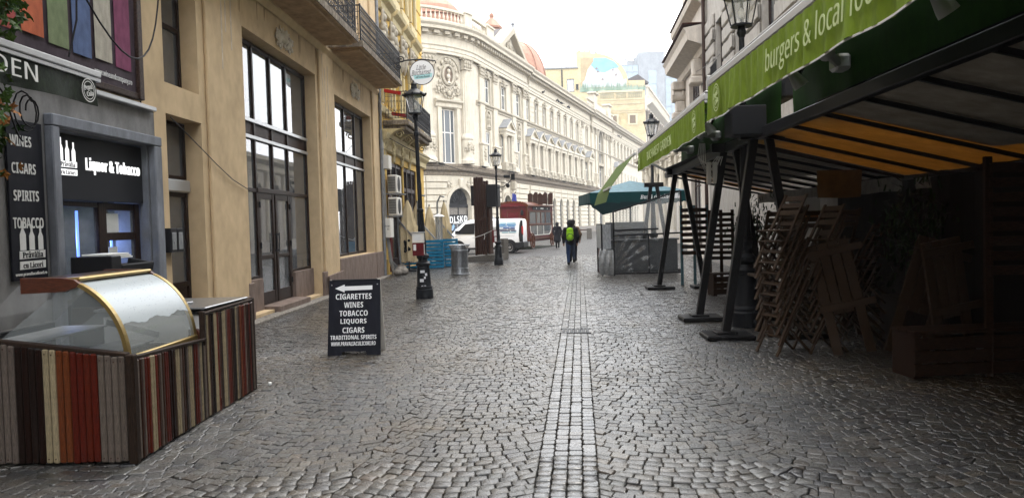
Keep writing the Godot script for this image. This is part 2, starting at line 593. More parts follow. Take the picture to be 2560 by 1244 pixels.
	lit("tubelight", Color(0.35, 0.5, 1.0), 0.5)

# ---------------------------------------------------------------- the street
const HEADING := 0.0545
func st(s: float, t: float) -> Vector3:
	var l := sqrt(1.0 + HEADING * HEADING)
	return Vector3(-0.12 + (s + t * HEADING) / l, 0, (s * HEADING - t) / l)

var swell: FastNoiseLite
func ground_swell(x: float, z: float) -> float:
	return 0.009 * swell.get_noise_2d(x, z) + 0.002 * swell.get_noise_2d(x * 3.1 + 40.0, z * 3.1)

func stone_into(b: B, q: Array, rng: RandomNumberGenerator, fine: bool, up: float) -> void:
	var ce: Vector3 = (q[0] + q[1] + q[2] + q[3]) / 4.0
	var h := up + rng.randfn(0.0, 0.0022 if up == 0.0 else 0.0012)
	var tl := Vector3(rng.randfn(0, 0.021), 0, rng.randfn(0, 0.021)) * (1.0 if up == 0.0 else 0.55)
	var f := func(p: Vector3, inset: float, y: float) -> Vector3:
		var d := (p - ce)
		var l := d.length()
		var r := ce + d * maxf(0.2, (l - inset) / l)
		r.y = y + (r - ce).dot(tl) * (1.0 if y > -0.01 else 0.0) + ground_swell(r.x, r.z)
		return r
	if fine:
		var ring := []
		for i in 4:
			var p: Vector3 = q[i]
			var a: Vector3 = q[(i + 3) % 4]
			var d: Vector3 = q[(i + 1) % 4]
			var cut := rng.randf_range(0.06, 0.15)
			ring.append(p.lerp(a, cut)); ring.append(p.lerp(d, cut))
		var r0 := []
		var r1 := []
		var r2 := []
		for p in ring:
			var j := rng.randf_range(-0.001, 0.0025)
			r0.append(f.call(p, 0.0012, -0.034)); r1.append(f.call(p, 0.0022 + j, h - 0.006)); r2.append(f.call(p, 0.0085 + j, h - rng.randf() * 0.001))
		var top: Vector3 = ce
		top.y = h + ground_swell(ce.x, ce.z) + rng.randf_range(-0.0008, 0.0016)
		for i in 8:
			var k := (i + 1) % 8
			b.quad(r0[i], r0[k], r1[k], r1[i])
			b.quad(r1[i], r1[k], r2[k], r2[i])
			b.tri(r2[i], r2[k], top)
	else:
		var r0 := []
		var r1 := []
		for p in q:
			r0.append(f.call(p, 0.003, -0.03)); r1.append(f.call(p, 0.0075, h))
		for i in 4:
			var k := (i + 1) % 4
			b.quad(r0[i], r0[k], r1[k], r1[i])
		b.quad(r1[0], r1[1], r1[2], r1[3])

func build_street() -> void:
	var base := B.new()
	base.quad(Vector3(-160, -0.036, 30), Vector3(160, -0.036, 30), Vector3(160, -0.036, -420), Vector3(-160, -0.036, -420))
	var street := obj(base, "street_ground", M.joint, null, "", "", "", "structure")
	var far := B.new()
	far.quad(Vector3(-60, -0.006, -37.6), Vector3(60, -0.006, -37.6), Vector3(120, -0.006, -400), Vector3(-120, -0.006, -400))
	obj(far, "distant_paving", M.farground, street, "", "", "", "structure")
	swell = FastNoiseLite.new()
	swell.seed = 5
	swell.frequency = 0.35
	var stain := FastNoiseLite.new()
	stain.seed = 9
	stain.frequency = 0.5
	var rng := RandomNumberGenerator.new()
	rng.seed = 4711
	var pal := [Color(0.18, 0.162, 0.138), Color(0.205, 0.195, 0.178), Color(0.135, 0.13, 0.122), Color(0.24, 0.23, 0.21), Color(0.19, 0.155, 0.12), Color(0.1, 0.1, 0.105), Color(0.22, 0.19, 0.15), Color(0.155, 0.15, 0.14)]
	var stones := []      # [distance, corners, colour, polished]
	var h := 0.1
	# [s of the middle, half width, rise of the arc, straight strip?]
	var bands := [[0.0, 0.2, 0.0]]
	var w := 0.62
	for k in 11:
		bands.append([-0.2 - w * (2 * k + 1), w, -0.2])
		bands.append([0.2 + w * (2 * k + 1), w, -0.2])
	for bd in bands:
		var hw: float = bd[1]
		var rise: float = bd[2]
		var rows := int(36.0 / h)
		for r in rows:
			var t0: float = 2.2 + r * h + rng.randf_range(-0.006, 0.006)
			var x := -hw
			if rise < 0.0:
				x -= rng.randf() * 0.05
			var n := 0
			while x < hw - 0.015:
				var wd := rng.randf_range(0.08, 0.125) if rise < 0.0 else 0.1
				var x2 := minf(x + wd, hw)
				if hw - x2 < 0.04:
					x2 = hw
				var xa := maxf(x, -hw)
				var pts := []
				for cn in [[xa, 0.0], [x2, 0.0], [x2, 1.0], [xa, 1.0]]:
					var u: float = clampf(cn[0] / hw, -1, 1)
					var sl := -2.0 * rise * u / hw           # slope of the arc
					var lean: float = (cn[1] - 0.5) * h * -sl * 0.55 if absf(cn[0]) < hw - 0.005 else 0.0
					var jz := (0.0 if rise < 0.0 else rng.randf_range(-0.004, 0.004) + 0.045 * sin(bd[0] * 9.0 + n * 2.3) + 0.012 * sin(r * 1.7 + n * 4.0))
					var sb: float = bd[0] + cn[0]
					var tt: float = t0 + cn[1] * h + rise * (1.0 - u * u)
					var edge := (0.03 * sin(tt * 31.0 + sb * 5.0) + 0.02 * sin(tt * 13.0 + sb * 3.0)) if rise < 0.0 and absf(cn[0]) > hw - 0.005 and absf(sb) > 0.25 else 0.0
					pts.append(st(bd[0] + cn[0] + edge + lean + rng.randf_range(-0.004, 0.004), t0 + cn[1] * h + rise * (1.0 - u * u) + jz + (0.006 * sin(n * 2.1 + r * 0.7) if rise < 0.0 else 0.01 * sin(n * 1.9))))
				x = x2
				n += 1
				var ce: Vector3 = (pts[0] + pts[2]) / 2.0
				var d := -ce.z
				if d < 3.3 or d > 37.9 or ce.x < -5.3 or absf(ce.x - d * 0.036) > d * 0.76 + 1.0 or ce.x > 8.5:
					continue
				if ce.x > 4.6 and d < 16.0 and ce.x > 5.5:
					continue
				var co: Color = pal[rng.randi() % pal.size()]
				co = co.lerp(Color(0.17, 0.165, 0.155), rng.randf() * 0.6)
				var warm := clampf(stain.get_noise_2d(ce.x * 0.6 + 30.0, ce.z * 0.6) * 1.6 - 0.05, 0.0, 1.0)
				co = co.lerp(Color(co.r * 1.12, co.g * 0.94, co.b * 0.68), warm)
				var k2 := rng.randf_range(0.62, 1.26) * (1.0 + 0.3 * stain.get_noise_2d(ce.x, ce.z))
				if rng.randf() < 0.012:
					co = Color(0.055, 0.055, 0.06)
				stones.append([ce.distance_to(Vector3(0, 1.65, 0)), pts, Color(co.r * k2, co.g * k2, co.b * k2) * (0.56 if rise < 0.0 else 0.46), rise == 0.0, absf(ce.x - d * 0.036) < d * 0.69 and d > 4.55])
	stones.sort_custom(func(a, b): return a[0] < b[0])
	var rest := B.new()
	var strip := B.new()
	var single := 0
	for s in stones:
		var fine: bool = s[0] < 11.0
		if s[4] and single < 300:
			single += 1
			var b := B.new()
			b.col = s[2]
			stone_into(b, s[1], rng, true, 0.003 if s[3] else 0.0)
			b.smooth(0.72)
			obj(b, "cobblestone", M.cobble_polished if s[3] else M.cobble, street)
		else:
			var into := strip if s[3] else rest
			into.col = s[2]
			stone_into(into, s[1], rng, fine, 0.003 if s[3] else 0.0)
	obj(strip, "cobblestone_strip", M.cobble_polished, street, "", "", "", "stuff")
	obj(rest, "cobblestone_paving", M.cobble, street, "", "", "", "stuff")
	print("stones ", stones.size())
	# pale stone kerb along the tan building
	var d0 := 12.9
	while d0 < 25.0:
		var l := rng.randf_range(0.85, 1.25)
		var k := B.new()
		var wd := 0.26 if d0 < 24 else 0.2
		k.mm(-5.2, -5.2 + wd, -0.03, 0.045 + rng.randf() * 0.006, -d0 - l + 0.012, -d0, 0.012)
		obj(k, "kerb_slab", M.slab, street)
		d0 += l
	# square drain cover in the strip
	var g := B.new()
	var o := st(0.02, 11.5)
	g.xf = Transform3D(Basis(Vector3.UP, -0.0545), o)
	for i in 7:
		g.mm(-0.2 + i * 0.06, -0.16 + i * 0.06, -0.01, 0.012, -0.2, 0.2, 0.004)
	g.mm(-0.23, 0.23, -0.01, 0.01, 0.2, 0.24); g.mm(-0.23, 0.23, -0.01, 0.01, -0.24, -0.2)
	obj(g, "drain_grate", M.iron, street)

# ---------------------------------------------------------------- facades (local x along the wall, y up, z out)
class Face:
	var R := 0.0          # x < 0 bends back on this radius
	func p(x: float, y: float, z: float) -> Vector3:
		if x >= 0.0 or R <= 0.0:
			return Vector3(x, y, z)
		var a := -x / R
		return Vector3(-(R + z) * sin(a), y, -R + (R + z) * cos(a))
	func cuts(x0: float, x1: float) -> Array:
		if R <= 0.0 or x0 >= 0.0:
			return [x0, x1]
		var o := []
		var xe := minf(x1, 0.0)
		var k := maxi(1, int(ceil((xe - x0) / 0.45)))
		for i in k + 1:
			o.append(lerpf(x0, xe, float(i) / k))
		if x1 > 0.0:
			o.append(x1)
		return o
	func fbox(b: B, x0: float, x1: float, y0: float, y1: float, z0: float, z1: float, bev := 0.0) -> void:
		if R <= 0.0 or x0 >= 0.0:
			b.mm(x0, x1, y0, y1, z0, z1, bev)
			return
		var cc := cuts(x0, x1)
		for i in cc.size() - 1:
			var a: float = cc[i]
			var d: float = cc[i + 1]
			b.quad(p(a, y0, z1), p(d, y0, z1), p(d, y1, z1), p(a, y1, z1))
			b.quad(p(a, y1, z1), p(d, y1, z1), p(d, y1, z0), p(a, y1, z0))
			b.quad(p(a, y0, z0), p(d, y0, z0), p(d, y0, z1), p(a, y0, z1))
		b.quad(p(x0, y0, z0), p(x0, y0, z1), p(x0, y1, z1), p(x0, y1, z0))
		b.quad(p(x1, y0, z1), p(x1, y0, z0), p(x1, y1, z0), p(x1, y1, z1))
	func run(b: B, x0: float, x1: float, prof: Array) -> void:    # a moulding: prof = Vector2(z, y) from the wall, bottom up
		var cc := cuts(x0, x1)
		for i in cc.size() - 1:
			for j in prof.size() - 1:
				var q: Vector2 = prof[j]
				var r: Vector2 = prof[j + 1]
				b.quad(p(cc[i], q.y, q.x), p(cc[i + 1], q.y, q.x), p(cc[i + 1], r.y, r.x), p(cc[i], r.y, r.x))
		for e in [[x0, false], [x1, true]]:
			var ring := []
			for q in prof:
				ring.append(p(e[0], q.y, q.x))
			ring.append(p(e[0], prof[-1].y, 0.0)); ring.append(p(e[0], prof[0].y, 0.0))
			b.cap(ring, not e[1])
	func wall(b: B, x0: float, x1: float, y0: float, y1: float, holes: Array, thick: float, z := 0.0) -> void:
		# holes: [x0, x1, y0, y1] or [x0, x1, y0, y1, arch rise]
		var xs := cuts(x0, x1)
		var ys := [y0, y1]
		for h in holes:
			for q in cuts(h[0], h[1]):
				xs.append(q)
			ys.append(h[2]); ys.append(h[3])
		xs.sort(); ys.sort()
		for i in xs.size() - 1:
			for j in ys.size() - 1:
				if xs[i + 1] - xs[i] < 0.0005 or ys[j + 1] - ys[j] < 0.0005:
					continue
				var mx: float = (xs[i] + xs[i + 1]) / 2
				var my: float = (ys[j] + ys[j + 1]) / 2
				var open := mx < x0 or mx > x1 or my < y0 or my > y1
				for h in holes:
					if mx > h[0] and mx < h[1] and my > h[2] and my < h[3]:
						open = true
				if not open:
					b.quad(p(xs[i], ys[j], z), p(xs[i + 1], ys[j], z), p(xs[i + 1], ys[j + 1], z), p(xs[i], ys[j + 1], z))
		for h in holes:
			var zi := z - thick
			var arch: float = h[4] if h.size() > 4 else 0.0
			var yt: float = h[3] - arch
			b.quad(p(h[0], h[2], z), p(h[0], yt, z), p(h[0], yt, zi), p(h[0], h[2], zi))
			b.quad(p(h[1], h[2], zi), p(h[1], yt, zi), p(h[1], yt, z), p(h[1], h[2], z))
			var cc := cuts(h[0], h[1])
			for i in cc.size() - 1:
				b.quad(p(cc[i], h[2], zi), p(cc[i + 1], h[2], zi), p(cc[i + 1], h[2], z), p(cc[i], h[2], z))
				if arch == 0.0:
					b.quad(p(cc[i], h[3], z), p(cc[i + 1], h[3], z), p(cc[i + 1], h[3], zi), p(cc[i], h[3], zi))
			if arch > 0.0:
				var m: float = (h[0] + h[1]) / 2
				var hw: float = (h[1] - h[0]) / 2
				var k := 10
				for i in k:
					var a := PI - PI * i / k
					var d := PI - PI * (i + 1) / k
					var xa := m + hw * cos(a)
					var xd := m + hw * cos(d)
					var ya := yt + arch * sin(a)
					var yd := yt + arch * sin(d)
					b.quad(p(xa, ya, z), p(xd, yd, z), p(xd, h[3], z), p(xa, h[3], z))
					b.quad(p(xa, ya, z), p(xa, ya, zi), p(xd, yd, zi), p(xd, yd, z))

	func arch_ring(b: B, m: float, y: float, r: float, wd: float, rise: float, z0: float, z1: float) -> void:
		var k := 12
		for i in k:
			var q := []
			for a in [PI * i / k, PI * (i + 1) / k]:
				for rr in [r, r + wd]:
					q.append(Vector2(m + rr * cos(a), y + rr * rise / r * sin(a)))
			b.quad(p(q[0].x, q[0].y, z1), p(q[1].x, q[1].y, z1), p(q[3].x, q[3].y, z1), p(q[2].x, q[2].y, z1))
			b.quad(p(q[1].x, q[1].y, z1), p(q[1].x, q[1].y, z0), p(q[3].x, q[3].y, z0), p(q[3].x, q[3].y, z1))
			b.quad(p(q[0].x, q[0].y, z0), p(q[0].x, q[0].y, z1), p(q[2].x, q[2].y, z1), p(q[2].x, q[2].y, z0))

# window in a facade: a frame with glazing bars (part) and one pane behind it (sub-part)
func window(parent: Node, fc: Face, x0: float, x1: float, y0: float, y1: float, z: float, vb: Array, hb: Array, fm: Material, pm: Material, fw := 0.06, called := "window", bw := 0.05) -> Node3D:
	var b := B.new()
	var t := 0.05
	fc.fbox(b, x0, x0 + fw, y0, y1, z - t, z + 0.02); fc.fbox(b, x1 - fw, x1, y0, y1, z - t, z + 0.02)
	fc.fbox(b, x0 + fw, x1 - fw, y0, y0 + fw, z - t, z + 0.018); fc.fbox(b, x0 + fw, x1 - fw, y1 - fw, y1, z - t, z + 0.018)
	for q in vb:
		var x := lerpf(x0, x1, q)
		fc.fbox(b, x - bw / 2, x + bw / 2, y0 + fw, y1 - fw, z - t, z + 0.014)
	for q in hb:
		var y := lerpf(y0, y1, q)
		fc.fbox(b, x0 + fw, x1 - fw, y - bw / 2, y + bw / 2, z - t, z + 0.01)
	var w := obj(b, called, fm, parent)
	var g := B.new()
	var cc := fc.cuts(x0 + 0.01, x1 - 0.01)
	for i in cc.size() - 1:
		g.quad(fc.p(cc[i], y0 + 0.01, z - 0.025), fc.p(cc[i + 1], y0 + 0.01, z - 0.025), fc.p(cc[i + 1], y1 - 0.01, z - 0.025), fc.p(cc[i], y1 - 0.01, z - 0.025))
	obj(g, "pane", pm, w)
	return w

# carved ornament: a shield or mask with curling leaves around it
func carve(b: B, fc: Face, x: float, y: float, z: float, w: float, h: float, sd: int, n := 9) -> void:
	var rng := RandomNumberGenerator.new()
	rng.seed = sd
	b.ball(fc.p(x, y, z), Vector3(w * 0.2, h * 0.26, minf(w, h) * 0.16), 7, 5)
	for i in n:
		var a := TAU * i / n + 0.3
		var q := Vector2(cos(a) * w * 0.34 * rng.randf_range(0.8, 1.15), sin(a) * h * 0.36 * rng.randf_range(0.8, 1.1))
		var r := minf(w, h) * rng.randf_range(0.09, 0.15)
		b.ball(fc.p(x + q.x, y + q.y, z), Vector3(r * rng.randf_range(0.8, 1.5), r * rng.randf_range(0.8, 1.5), r * 0.7), 6, 4)
		var pts := []
		for j in 6:
			var t := a + j * 0.55
			var rr := minf(w, h) * (0.16 - 0.018 * j)
			pts.append(fc.p(x + q.x * 1.15 + cos(t) * rr, y + q.y * 1.15 + sin(t) * rr, z + 0.01))
		b.tube(pts, minf(w, h) * 0.03, 4)

func capital(b: B, fc: Face, x: float, y: float, z: float, w: float, h: float) -> void:   # leafy capital, y = underside
	fc.fbox(b, x - w * 0.5, x + w * 0.5, y, y + h * 0.1, z - w * 0.4, z + 0.03)
	fc.fbox(b, x - w * 0.42, x + w * 0.42, y + h * 0.1, y + h * 0.86, z - w * 0.4, z)
	fc.fbox(b, x - w * 0.66, x + w * 0.66, y + h * 0.86, y + h, z - w * 0.4, z + 0.14)
	for r in 2:
		for i in 4:
			var xx := x + w * (i - 1.5) * 0.27
			b.ball(fc.p(xx, y + h * (0.3 + 0.27 * r), z + 0.02), Vector3(w * 0.12, h * 0.16, w * 0.09), 6, 4)
	for s in [-1, 1]:
		var pts := []
		for j in 8:
			var t := j * 0.75
			var rr := w * (0.17 - 0.017 * j)
			pts.append(fc.p(x + s * (w * 0.46 + cos(t) * rr), y + h * 0.7 + sin(t) * rr, z + 0.06))
		b.tube(pts, w * 0.045, 5)

func balustrade(parent: Node, fc: Face, x0: float, x1: float, y: float, z: float, h: float, n: int, m: Material) -> void:
	var r := B.new()
	fc.fbox(r, x0, x1, y, y + h * 0.16, z - 0.17, z + 0.17); fc.fbox(r, x0, x1, y + h * 0.84, y + h, z - 0.18, z + 0.18)
	obj(r, "balustrade_rail", m, parent)
	var prof := [Vector2(0.09, 0.0), Vector2(0.09, 0.06), Vector2(0.05, 0.1), Vector2(0.11, 0.3), Vector2(0.1, 0.4), Vector2(0.045, 0.7), Vector2(0.05, 0.86), Vector2(0.09, 0.92), Vector2(0.09, 1.0)]
	var pr := []
	for q in prof:
		pr.append(Vector2(q.x, q.y * h * 0.7))
	var b := B.new()
	b.lathe(Vector3.ZERO, pr, 8)
	var me := b.mesh()
	for i in n:
		same(me, "baluster", m, parent, Transform3D(Basis(), fc.p(lerpf(x0, x1, (i + 0.5) / n), y + h * 0.15, z)))

# ---------------------------------------------------------------- left side: shop, tan building
func grid_window(parent: Node, fc: Face, xs: Array, ys: Array, z: float, fm: Material, pm: Material, bw: float, panels: Array, skip: Array, called := "shop_window") -> Node3D:
	# xs, ys: centre lines of the bars; each cell takes one pane of its own
	var b := B.new()
	var y0: float = ys[0]
	var y1: float = ys[-1]
	for i in xs.size():
		var lo := y0
		for s in skip:
			if s[1] == 0 and s[0] < i and i < s[2]:
				lo = ys[s[3]]
		fc.fbox(b, xs[i] - bw / 2, xs[i] + bw / 2, lo - bw / 2, y1 + bw / 2, z - 0.04, z + 0.03, 0.006)
	for i in xs.size() - 1:
		for j in ys.size():
			var sk := false
			for s in skip:
				if i >= s[0] and i < s[2] and j >= s[1] and j < s[3]:
					sk = true
			if not sk:
				fc.fbox(b, xs[i] + bw / 2, xs[i + 1] - bw / 2, ys[j] - bw / 2, ys[j] + bw / 2, z - 0.035, z + 0.024, 0.006)
	var w := obj(b, called, fm, parent)
	for i in xs.size() - 1:
		for j in ys.size() - 1:
			var sk := false
			for s in skip:
				if i >= s[0] and i < s[2] and j >= s[1] and j < s[3]:
					sk = true
			if sk:
				continue
			var g := B.new()
			var pnl := panels.has(j)
			var e := bw / 2 - 0.004
			if pnl:
				fc.fbox(g, xs[i] + e, xs[i + 1] - e, ys[j] + e, ys[j + 1] - e, z - 0.02, z - 0.005)
			else:
				g.quad(fc.p(xs[i] + e, ys[j] + e, z - 0.01), fc.p(xs[i + 1] - e, ys[j] + e, z - 0.01), fc.p(xs[i + 1] - e, ys[j + 1] - e, z - 0.01), fc.p(xs[i] + e, ys[j + 1] - e, z - 0.01))
			obj(g, "panel" if pnl else "pane", M.brown_panel if pnl else pm, w)
	return w

func scroll(c: Vector3, ex: Vector3, ey: Vector3, r: float, turns: float, dir: float) -> Array:
	var o := []
	var k := int(10 * turns)
	for i in k + 1:
		var t := TAU * turns * i / k
		var rr := r * (1.0 - 0.8 * i / k)
		o.append(c + ex * (cos(t) * rr * dir) + ey * (sin(t) * rr))
	return o

func railing(parent: Node, x0: float, x1: float, y: float, z: float, h: float, rounded: bool) -> void:
	# wrought iron balcony railing in a facade's frame: front along x at z, ends back to the wall
	var r := B.new()
	for yy in [y + 0.06, y + 0.2, y + h - 0.15, y + h]:
		var w := 0.035 if yy > y + h - 0.01 else 0.018
		r.mm(x0, x1, yy, yy + w * 0.8, z - w / 2, z + w / 2)
		for x in [x0, x1]:
			r.mm(x - w / 2, x + w / 2, yy, yy + w * 0.8, 0.02, z - w / 2)
	for x in [x0, x1]:
		r.mm(x - 0.02, x + 0.02, y, y + h + 0.05, z - 0.02, z + 0.02)
	obj(r, "railing", M.wrought, parent)
	var b := B.new()
	b.mm(-0.008, 0.008, 0.06, h, -0.008, 0.008)
	b.ball(Vector3(0, h * 0.5, 0), Vector3(0.018, 0.03, 0.018), 5, 4)
	b.tube(scroll(Vector3(0.045, h * 0.66, 0), Vector3.RIGHT, Vector3.UP, 0.045, 1.25, -1), 0.007, 4)
	b.tube(scroll(Vector3(0.045, h * 0.36, 0), Vector3.RIGHT, Vector3.DOWN, 0.045, 1.25, -1), 0.007, 4)
	b.tube(scroll(Vector3(0.05, h * 0.12, 0), Vector3.RIGHT, Vector3.UP, 0.04, 1.0, 1), 0.006, 4)
	b.tube(scroll(Vector3(0.05, h * 0.9, 0), Vector3.RIGHT, Vector3.UP, 0.035, 1.0, 1), 0.006, 4)
	var me := b.mesh()
	var n := int((x1 - x0) / 0.12)
	for i in n:
		same(me, "baluster", M.wrought, parent, Transform3D(Basis(), Vector3(lerpf(x0, x1, (i + 0.5) / n), y, z)))
	var m := int(z / 0.12)
	for x in [x0, x1]:
		for i in m:
			same(me, "baluster", M.wrought, parent, Transform3D(Basis(Vector3.UP, PI / 2), Vector3(x, y, lerpf(0.05, z, (i + 0.5) / m))))

const WALL_X := -5.22

func build_tan() -> void:
	var t := frame3(Vector3(WALL_X, 0, 0), Vector3(0, 0, -1))
	var o := thing("corner_commercial_building", "tan plastered building with tall shop windows and iron balconies beside the liquor shop", "building", t)
	var fc := Face.new()
	var b := B.new()
	var holes := [[10.62, 11.76, 0.12, 3.35], [10.62, 11.72, 3.79, 7.5], [13.56, 18.07, 0.1, 5.33], [19.75, 24.0, 0.87, 5.15], [12.6, 13.5, 7.2, 9.6], [15.2, 16.4, 6.5, 9.4], [21.2, 22.3, 6.5, 9.2]]
	fc.wall(b, 10.285, 25.1, 0.0, 12.5, holes, 0.34)
	fc.wall(b, 9.97, 10.285, 3.31, 12.5, [], 0.34)
	fc.wall(b, -40.0, 9.97, 3.32, 12.5, [], 0.2, -0.02)
	fc.wall(b, -40.0, -4.0, 0.0, 3.32, [], 0.2, -0.02)
	b.quad(Vector3(25.1, 0, 0), Vector3(25.1, 0, -3), Vector3(25.1, 12.5, -3), Vector3(25.1, 12.5, 0))
	b.mm(-40, 25.1, 12.3, 12.5, -6, -0.025)
	obj(b, "wall", M.tan, o)
	var pi := B.new()      # pilaster strips a little proud of the wall
	for q in [[11.95, 13.44], [18.25, 19.55], [24.15, 24.98]]:
		pi.mark()
		pi.mm(q[0], q[1], 0.42, 5.98, 0.002, 0.055, 0.012)
	for q in [[20.0, 20.9], [22.7, 23.3], [24.2, 24.98]]:
		pi.mark()
		pi.mm(q[0], q[1], 6.5, 12.0, 0.002, 0.07, 0.02)
	obj(pi, "pilaster", M.tan, o)
	var st_ := B.new()
	var rng := RandomNumberGenerator.new()
	rng.seed = 5
	for q in [[12.55, 4.35, 5.9], [12.95, 4.75, 5.7], [12.72, 5.0, 5.8], [18.7, 3.9, 5.6], [18.95, 4.5, 5.7], [18.5, 4.8, 5.9]]:      # pale runs of old water
		var pts := []
		for i in 9:
			pts.append(Vector2(q[0] + (i / 8.0 - 0.5) * 0.02 + 0.018 + rng.randf() * 0.012, lerpf(q[1], q[2], i / 8.0)))
		for i in range(8, -1, -1):
			pts.append(Vector2(q[0] + (i / 8.0 - 0.5) * 0.02 - 0.018 - rng.randf() * 0.012 * (i / 8.0), lerpf(q[1], q[2], i / 8.0)))
		st_.mark()
		st_.prism(pts, Transform3D(Basis(), Vector3(0, 0, 0.055)), 0.003)
	obj(st_, "lime_stain", M.stain, o)
	var di := B.new()      # dark dribbles under the ledge
	for i in 22:
		var x: float = [12.1, 13.3, 14.6, 16.9, 18.3, 19.4, 20.6, 22.9, 24.2][i % 9] + rng.randf_range(-0.25, 0.25)
		var l := rng.randf_range(0.15, 0.6)
		var w := rng.randf_range(0.008, 0.025)
		var on_strip := (x > 11.95 and x < 13.44) or (x > 18.25 and x < 19.55) or x > 24.15
		di.mark()
		di.prism([Vector2(x - w, 5.97), Vector2(x - w * 0.3, 5.97 - l), Vector2(x + w * 0.4, 5.97 - l * 0.9), Vector2(x + w, 5.97)], Transform3D(Basis(), Vector3(0, 0, 0.055 if on_strip else 0.0)), 0.003)
	obj(di, "dirt_dribble", M.dirt, o)
	var pl := B.new()
	for q in [[10.29, 10.62, 0.85, 0.05], [11.76, 13.3, 0.5, 0.09], [13.3, 13.56, 0.72, 0.07], [18.07, 18.35, 0.62, 0.07], [18.35, 19.6, 0.42, 0.09], [19.6, 24.0, 0.86, 0.06], [24.0, 25.08, 0.86, 0.08]]:
		pl.mark()
		pl.mm(q[0] + 0.002, q[1], -0.02, q[2], 0.0, q[3], 0.015)
	pl.mark()
	pl.mm(13.56, 14.72, -0.02, 0.72, -0.32, -0.2, 0.01)
	pl.mark()
	pl.mm(16.7, 18.07, -0.02, 0.72, -0.32, -0.2, 0.01)
	pl.mark()
	pl.mm(14.72, 16.7, -0.02, 0.16, -0.33, 0.12, 0.01)
	# worn capital of the plinth between the windows
	pl.mark()
	pl.prism([Vector2(18.2, 0.46), Vector2(18.34, 0.26), Vector2(18.4, 0.02), Vector2(19.3, 0.02), Vector2(19.4, 0.3), Vector2(19.66, 0.56), Vector2(18.2, 0.5)], Transform3D(Basis(), Vector3(0, 0, 0.09)), 0.06)
	obj(pl, "plinth", M.plinth, o)
	var co := B.new()
	fc.run(co, 10.0, 25.05, [Vector2(0.03, 5.98), Vector2(0.05, 6.02), Vector2(0.11, 6.1), Vector2(0.11, 6.16), Vector2(0.02, 6.2)])
	obj(co, "string_course", M.tan, o)
	var z := -0.29
	var w1 := grid_window(o, fc, [13.6, 14.72, 15.7, 16.68, 18.03], [0.74, 2.44, 3.46, 3.78, 5.26], z, M.brown_frame, M.pane, 0.075, [2], [[1, 0, 3, 1]])
	var dr := B.new()
	for q in [[14.76, 15.66], [15.74, 16.64]]:
		for x in [q[0] + 0.05, q[1] - 0.05]:
			dr.mm(x - 0.05, x + 0.05, 0.17, 2.4, z - 0.04, z + 0.03, 0.008)
		for yy in [[0.17, 0.42], [2.28, 2.4], [1.08, 1.16]]:
			dr.mm(q[0] + 0.1, q[1] - 0.1, yy[0], yy[1], z - 0.03, z + 0.022, 0.006)
	dr.mm(14.72, 16.68, 2.4, 2.5, z - 0.05, z + 0.05, 0.01)
	var door := obj(dr, "double_door", M.brown_frame, o)
	for q in [[14.85, 15.57], [15.83, 16.55]]:
		for yy in [[0.41, 1.09], [1.15, 2.29]]:
			var g := B.new()
			g.quad(Vector3(q[0], yy[0], z), Vector3(q[1], yy[0], z), Vector3(q[1], yy[1], z), Vector3(q[0], yy[1], z))
			obj(g, "pane", M.pane, door)
	var hd := B.new()
	for x in [15.62, 15.78]:
		hd.mark()
		hd.cyl(Vector3(x, 1.2, z + 0.07), Vector3(x, 1.6, z + 0.07), 0.012, 0.012, 6)
		hd.mm(x - 0.01, x + 0.01, 1.22, 1.25, z + 0.02, z + 0.06); hd.mm(x - 0.01, x + 0.01, 1.55, 1.58, z + 0.02, z + 0.06)
	for x in [14.8, 16.6]:
		for yy in [0.5, 1.3, 2.1]:
			hd.mark()
			hd.cyl(Vector3(x, yy, z + 0.045), Vector3(x, yy + 0.12, z + 0.045), 0.018, 0.018, 6)
	obj(hd, "handle", M.iron, door)
	grid_window(o, fc, [19.79, 21.7, 22.95, 23.97], [0.91, 3.46, 3.78, 5.09], z, M.brown_frame, M.pane, 0.075, [1], [])
	# narrow bay beside the shop
	grid_window(o, fc, [10.66, 11.72], [0.16, 0.86, 2.24], z, M.brown_frame, M.pane, 0.08, [0], [])
	var tr := B.new()
	tr.mm(10.63, 11.74, 2.27, 2.46, z - 0.02, z + 0.09, 0.02)
	obj(tr, "blind_box", M.alu, o)
	grid_window(o, fc, [10.66, 11.72], [2.5, 3.31], z, M.brown_frame, M.pane, 0.05, [], [])
	grid_window(o, fc, [10.66, 11.1, 11.68], [3.83, 4.75, 5.6, 7.4], z, M.brown_frame, M.pane, 0.07, [], [])
	grid_window(o, fc, [12.65, 13.05, 13.45], [7.25, 8.4, 9.55], z, M.brown_frame, M.pane, 0.06, [], [])
	grid_window(o, fc, [15.24, 15.8, 16.36], [6.55, 8.4, 9.35], z, M.brown_frame, M.pane, 0.07, [], [])
	grid_window(o, fc, [21.24, 21.75, 22.26], [6.55, 8.4, 9.15], z, M.brown_frame, M.pane, 0.07, [], [])
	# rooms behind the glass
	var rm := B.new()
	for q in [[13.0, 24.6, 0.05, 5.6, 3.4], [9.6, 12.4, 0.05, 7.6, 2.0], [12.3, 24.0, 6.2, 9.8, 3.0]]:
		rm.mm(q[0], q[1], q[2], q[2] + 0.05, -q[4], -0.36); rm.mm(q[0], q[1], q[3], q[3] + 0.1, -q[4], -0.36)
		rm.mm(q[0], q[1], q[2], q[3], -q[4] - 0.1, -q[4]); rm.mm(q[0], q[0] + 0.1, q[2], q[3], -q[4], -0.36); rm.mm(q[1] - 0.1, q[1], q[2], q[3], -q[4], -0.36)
	obj(rm, "back_room", M.room, o)
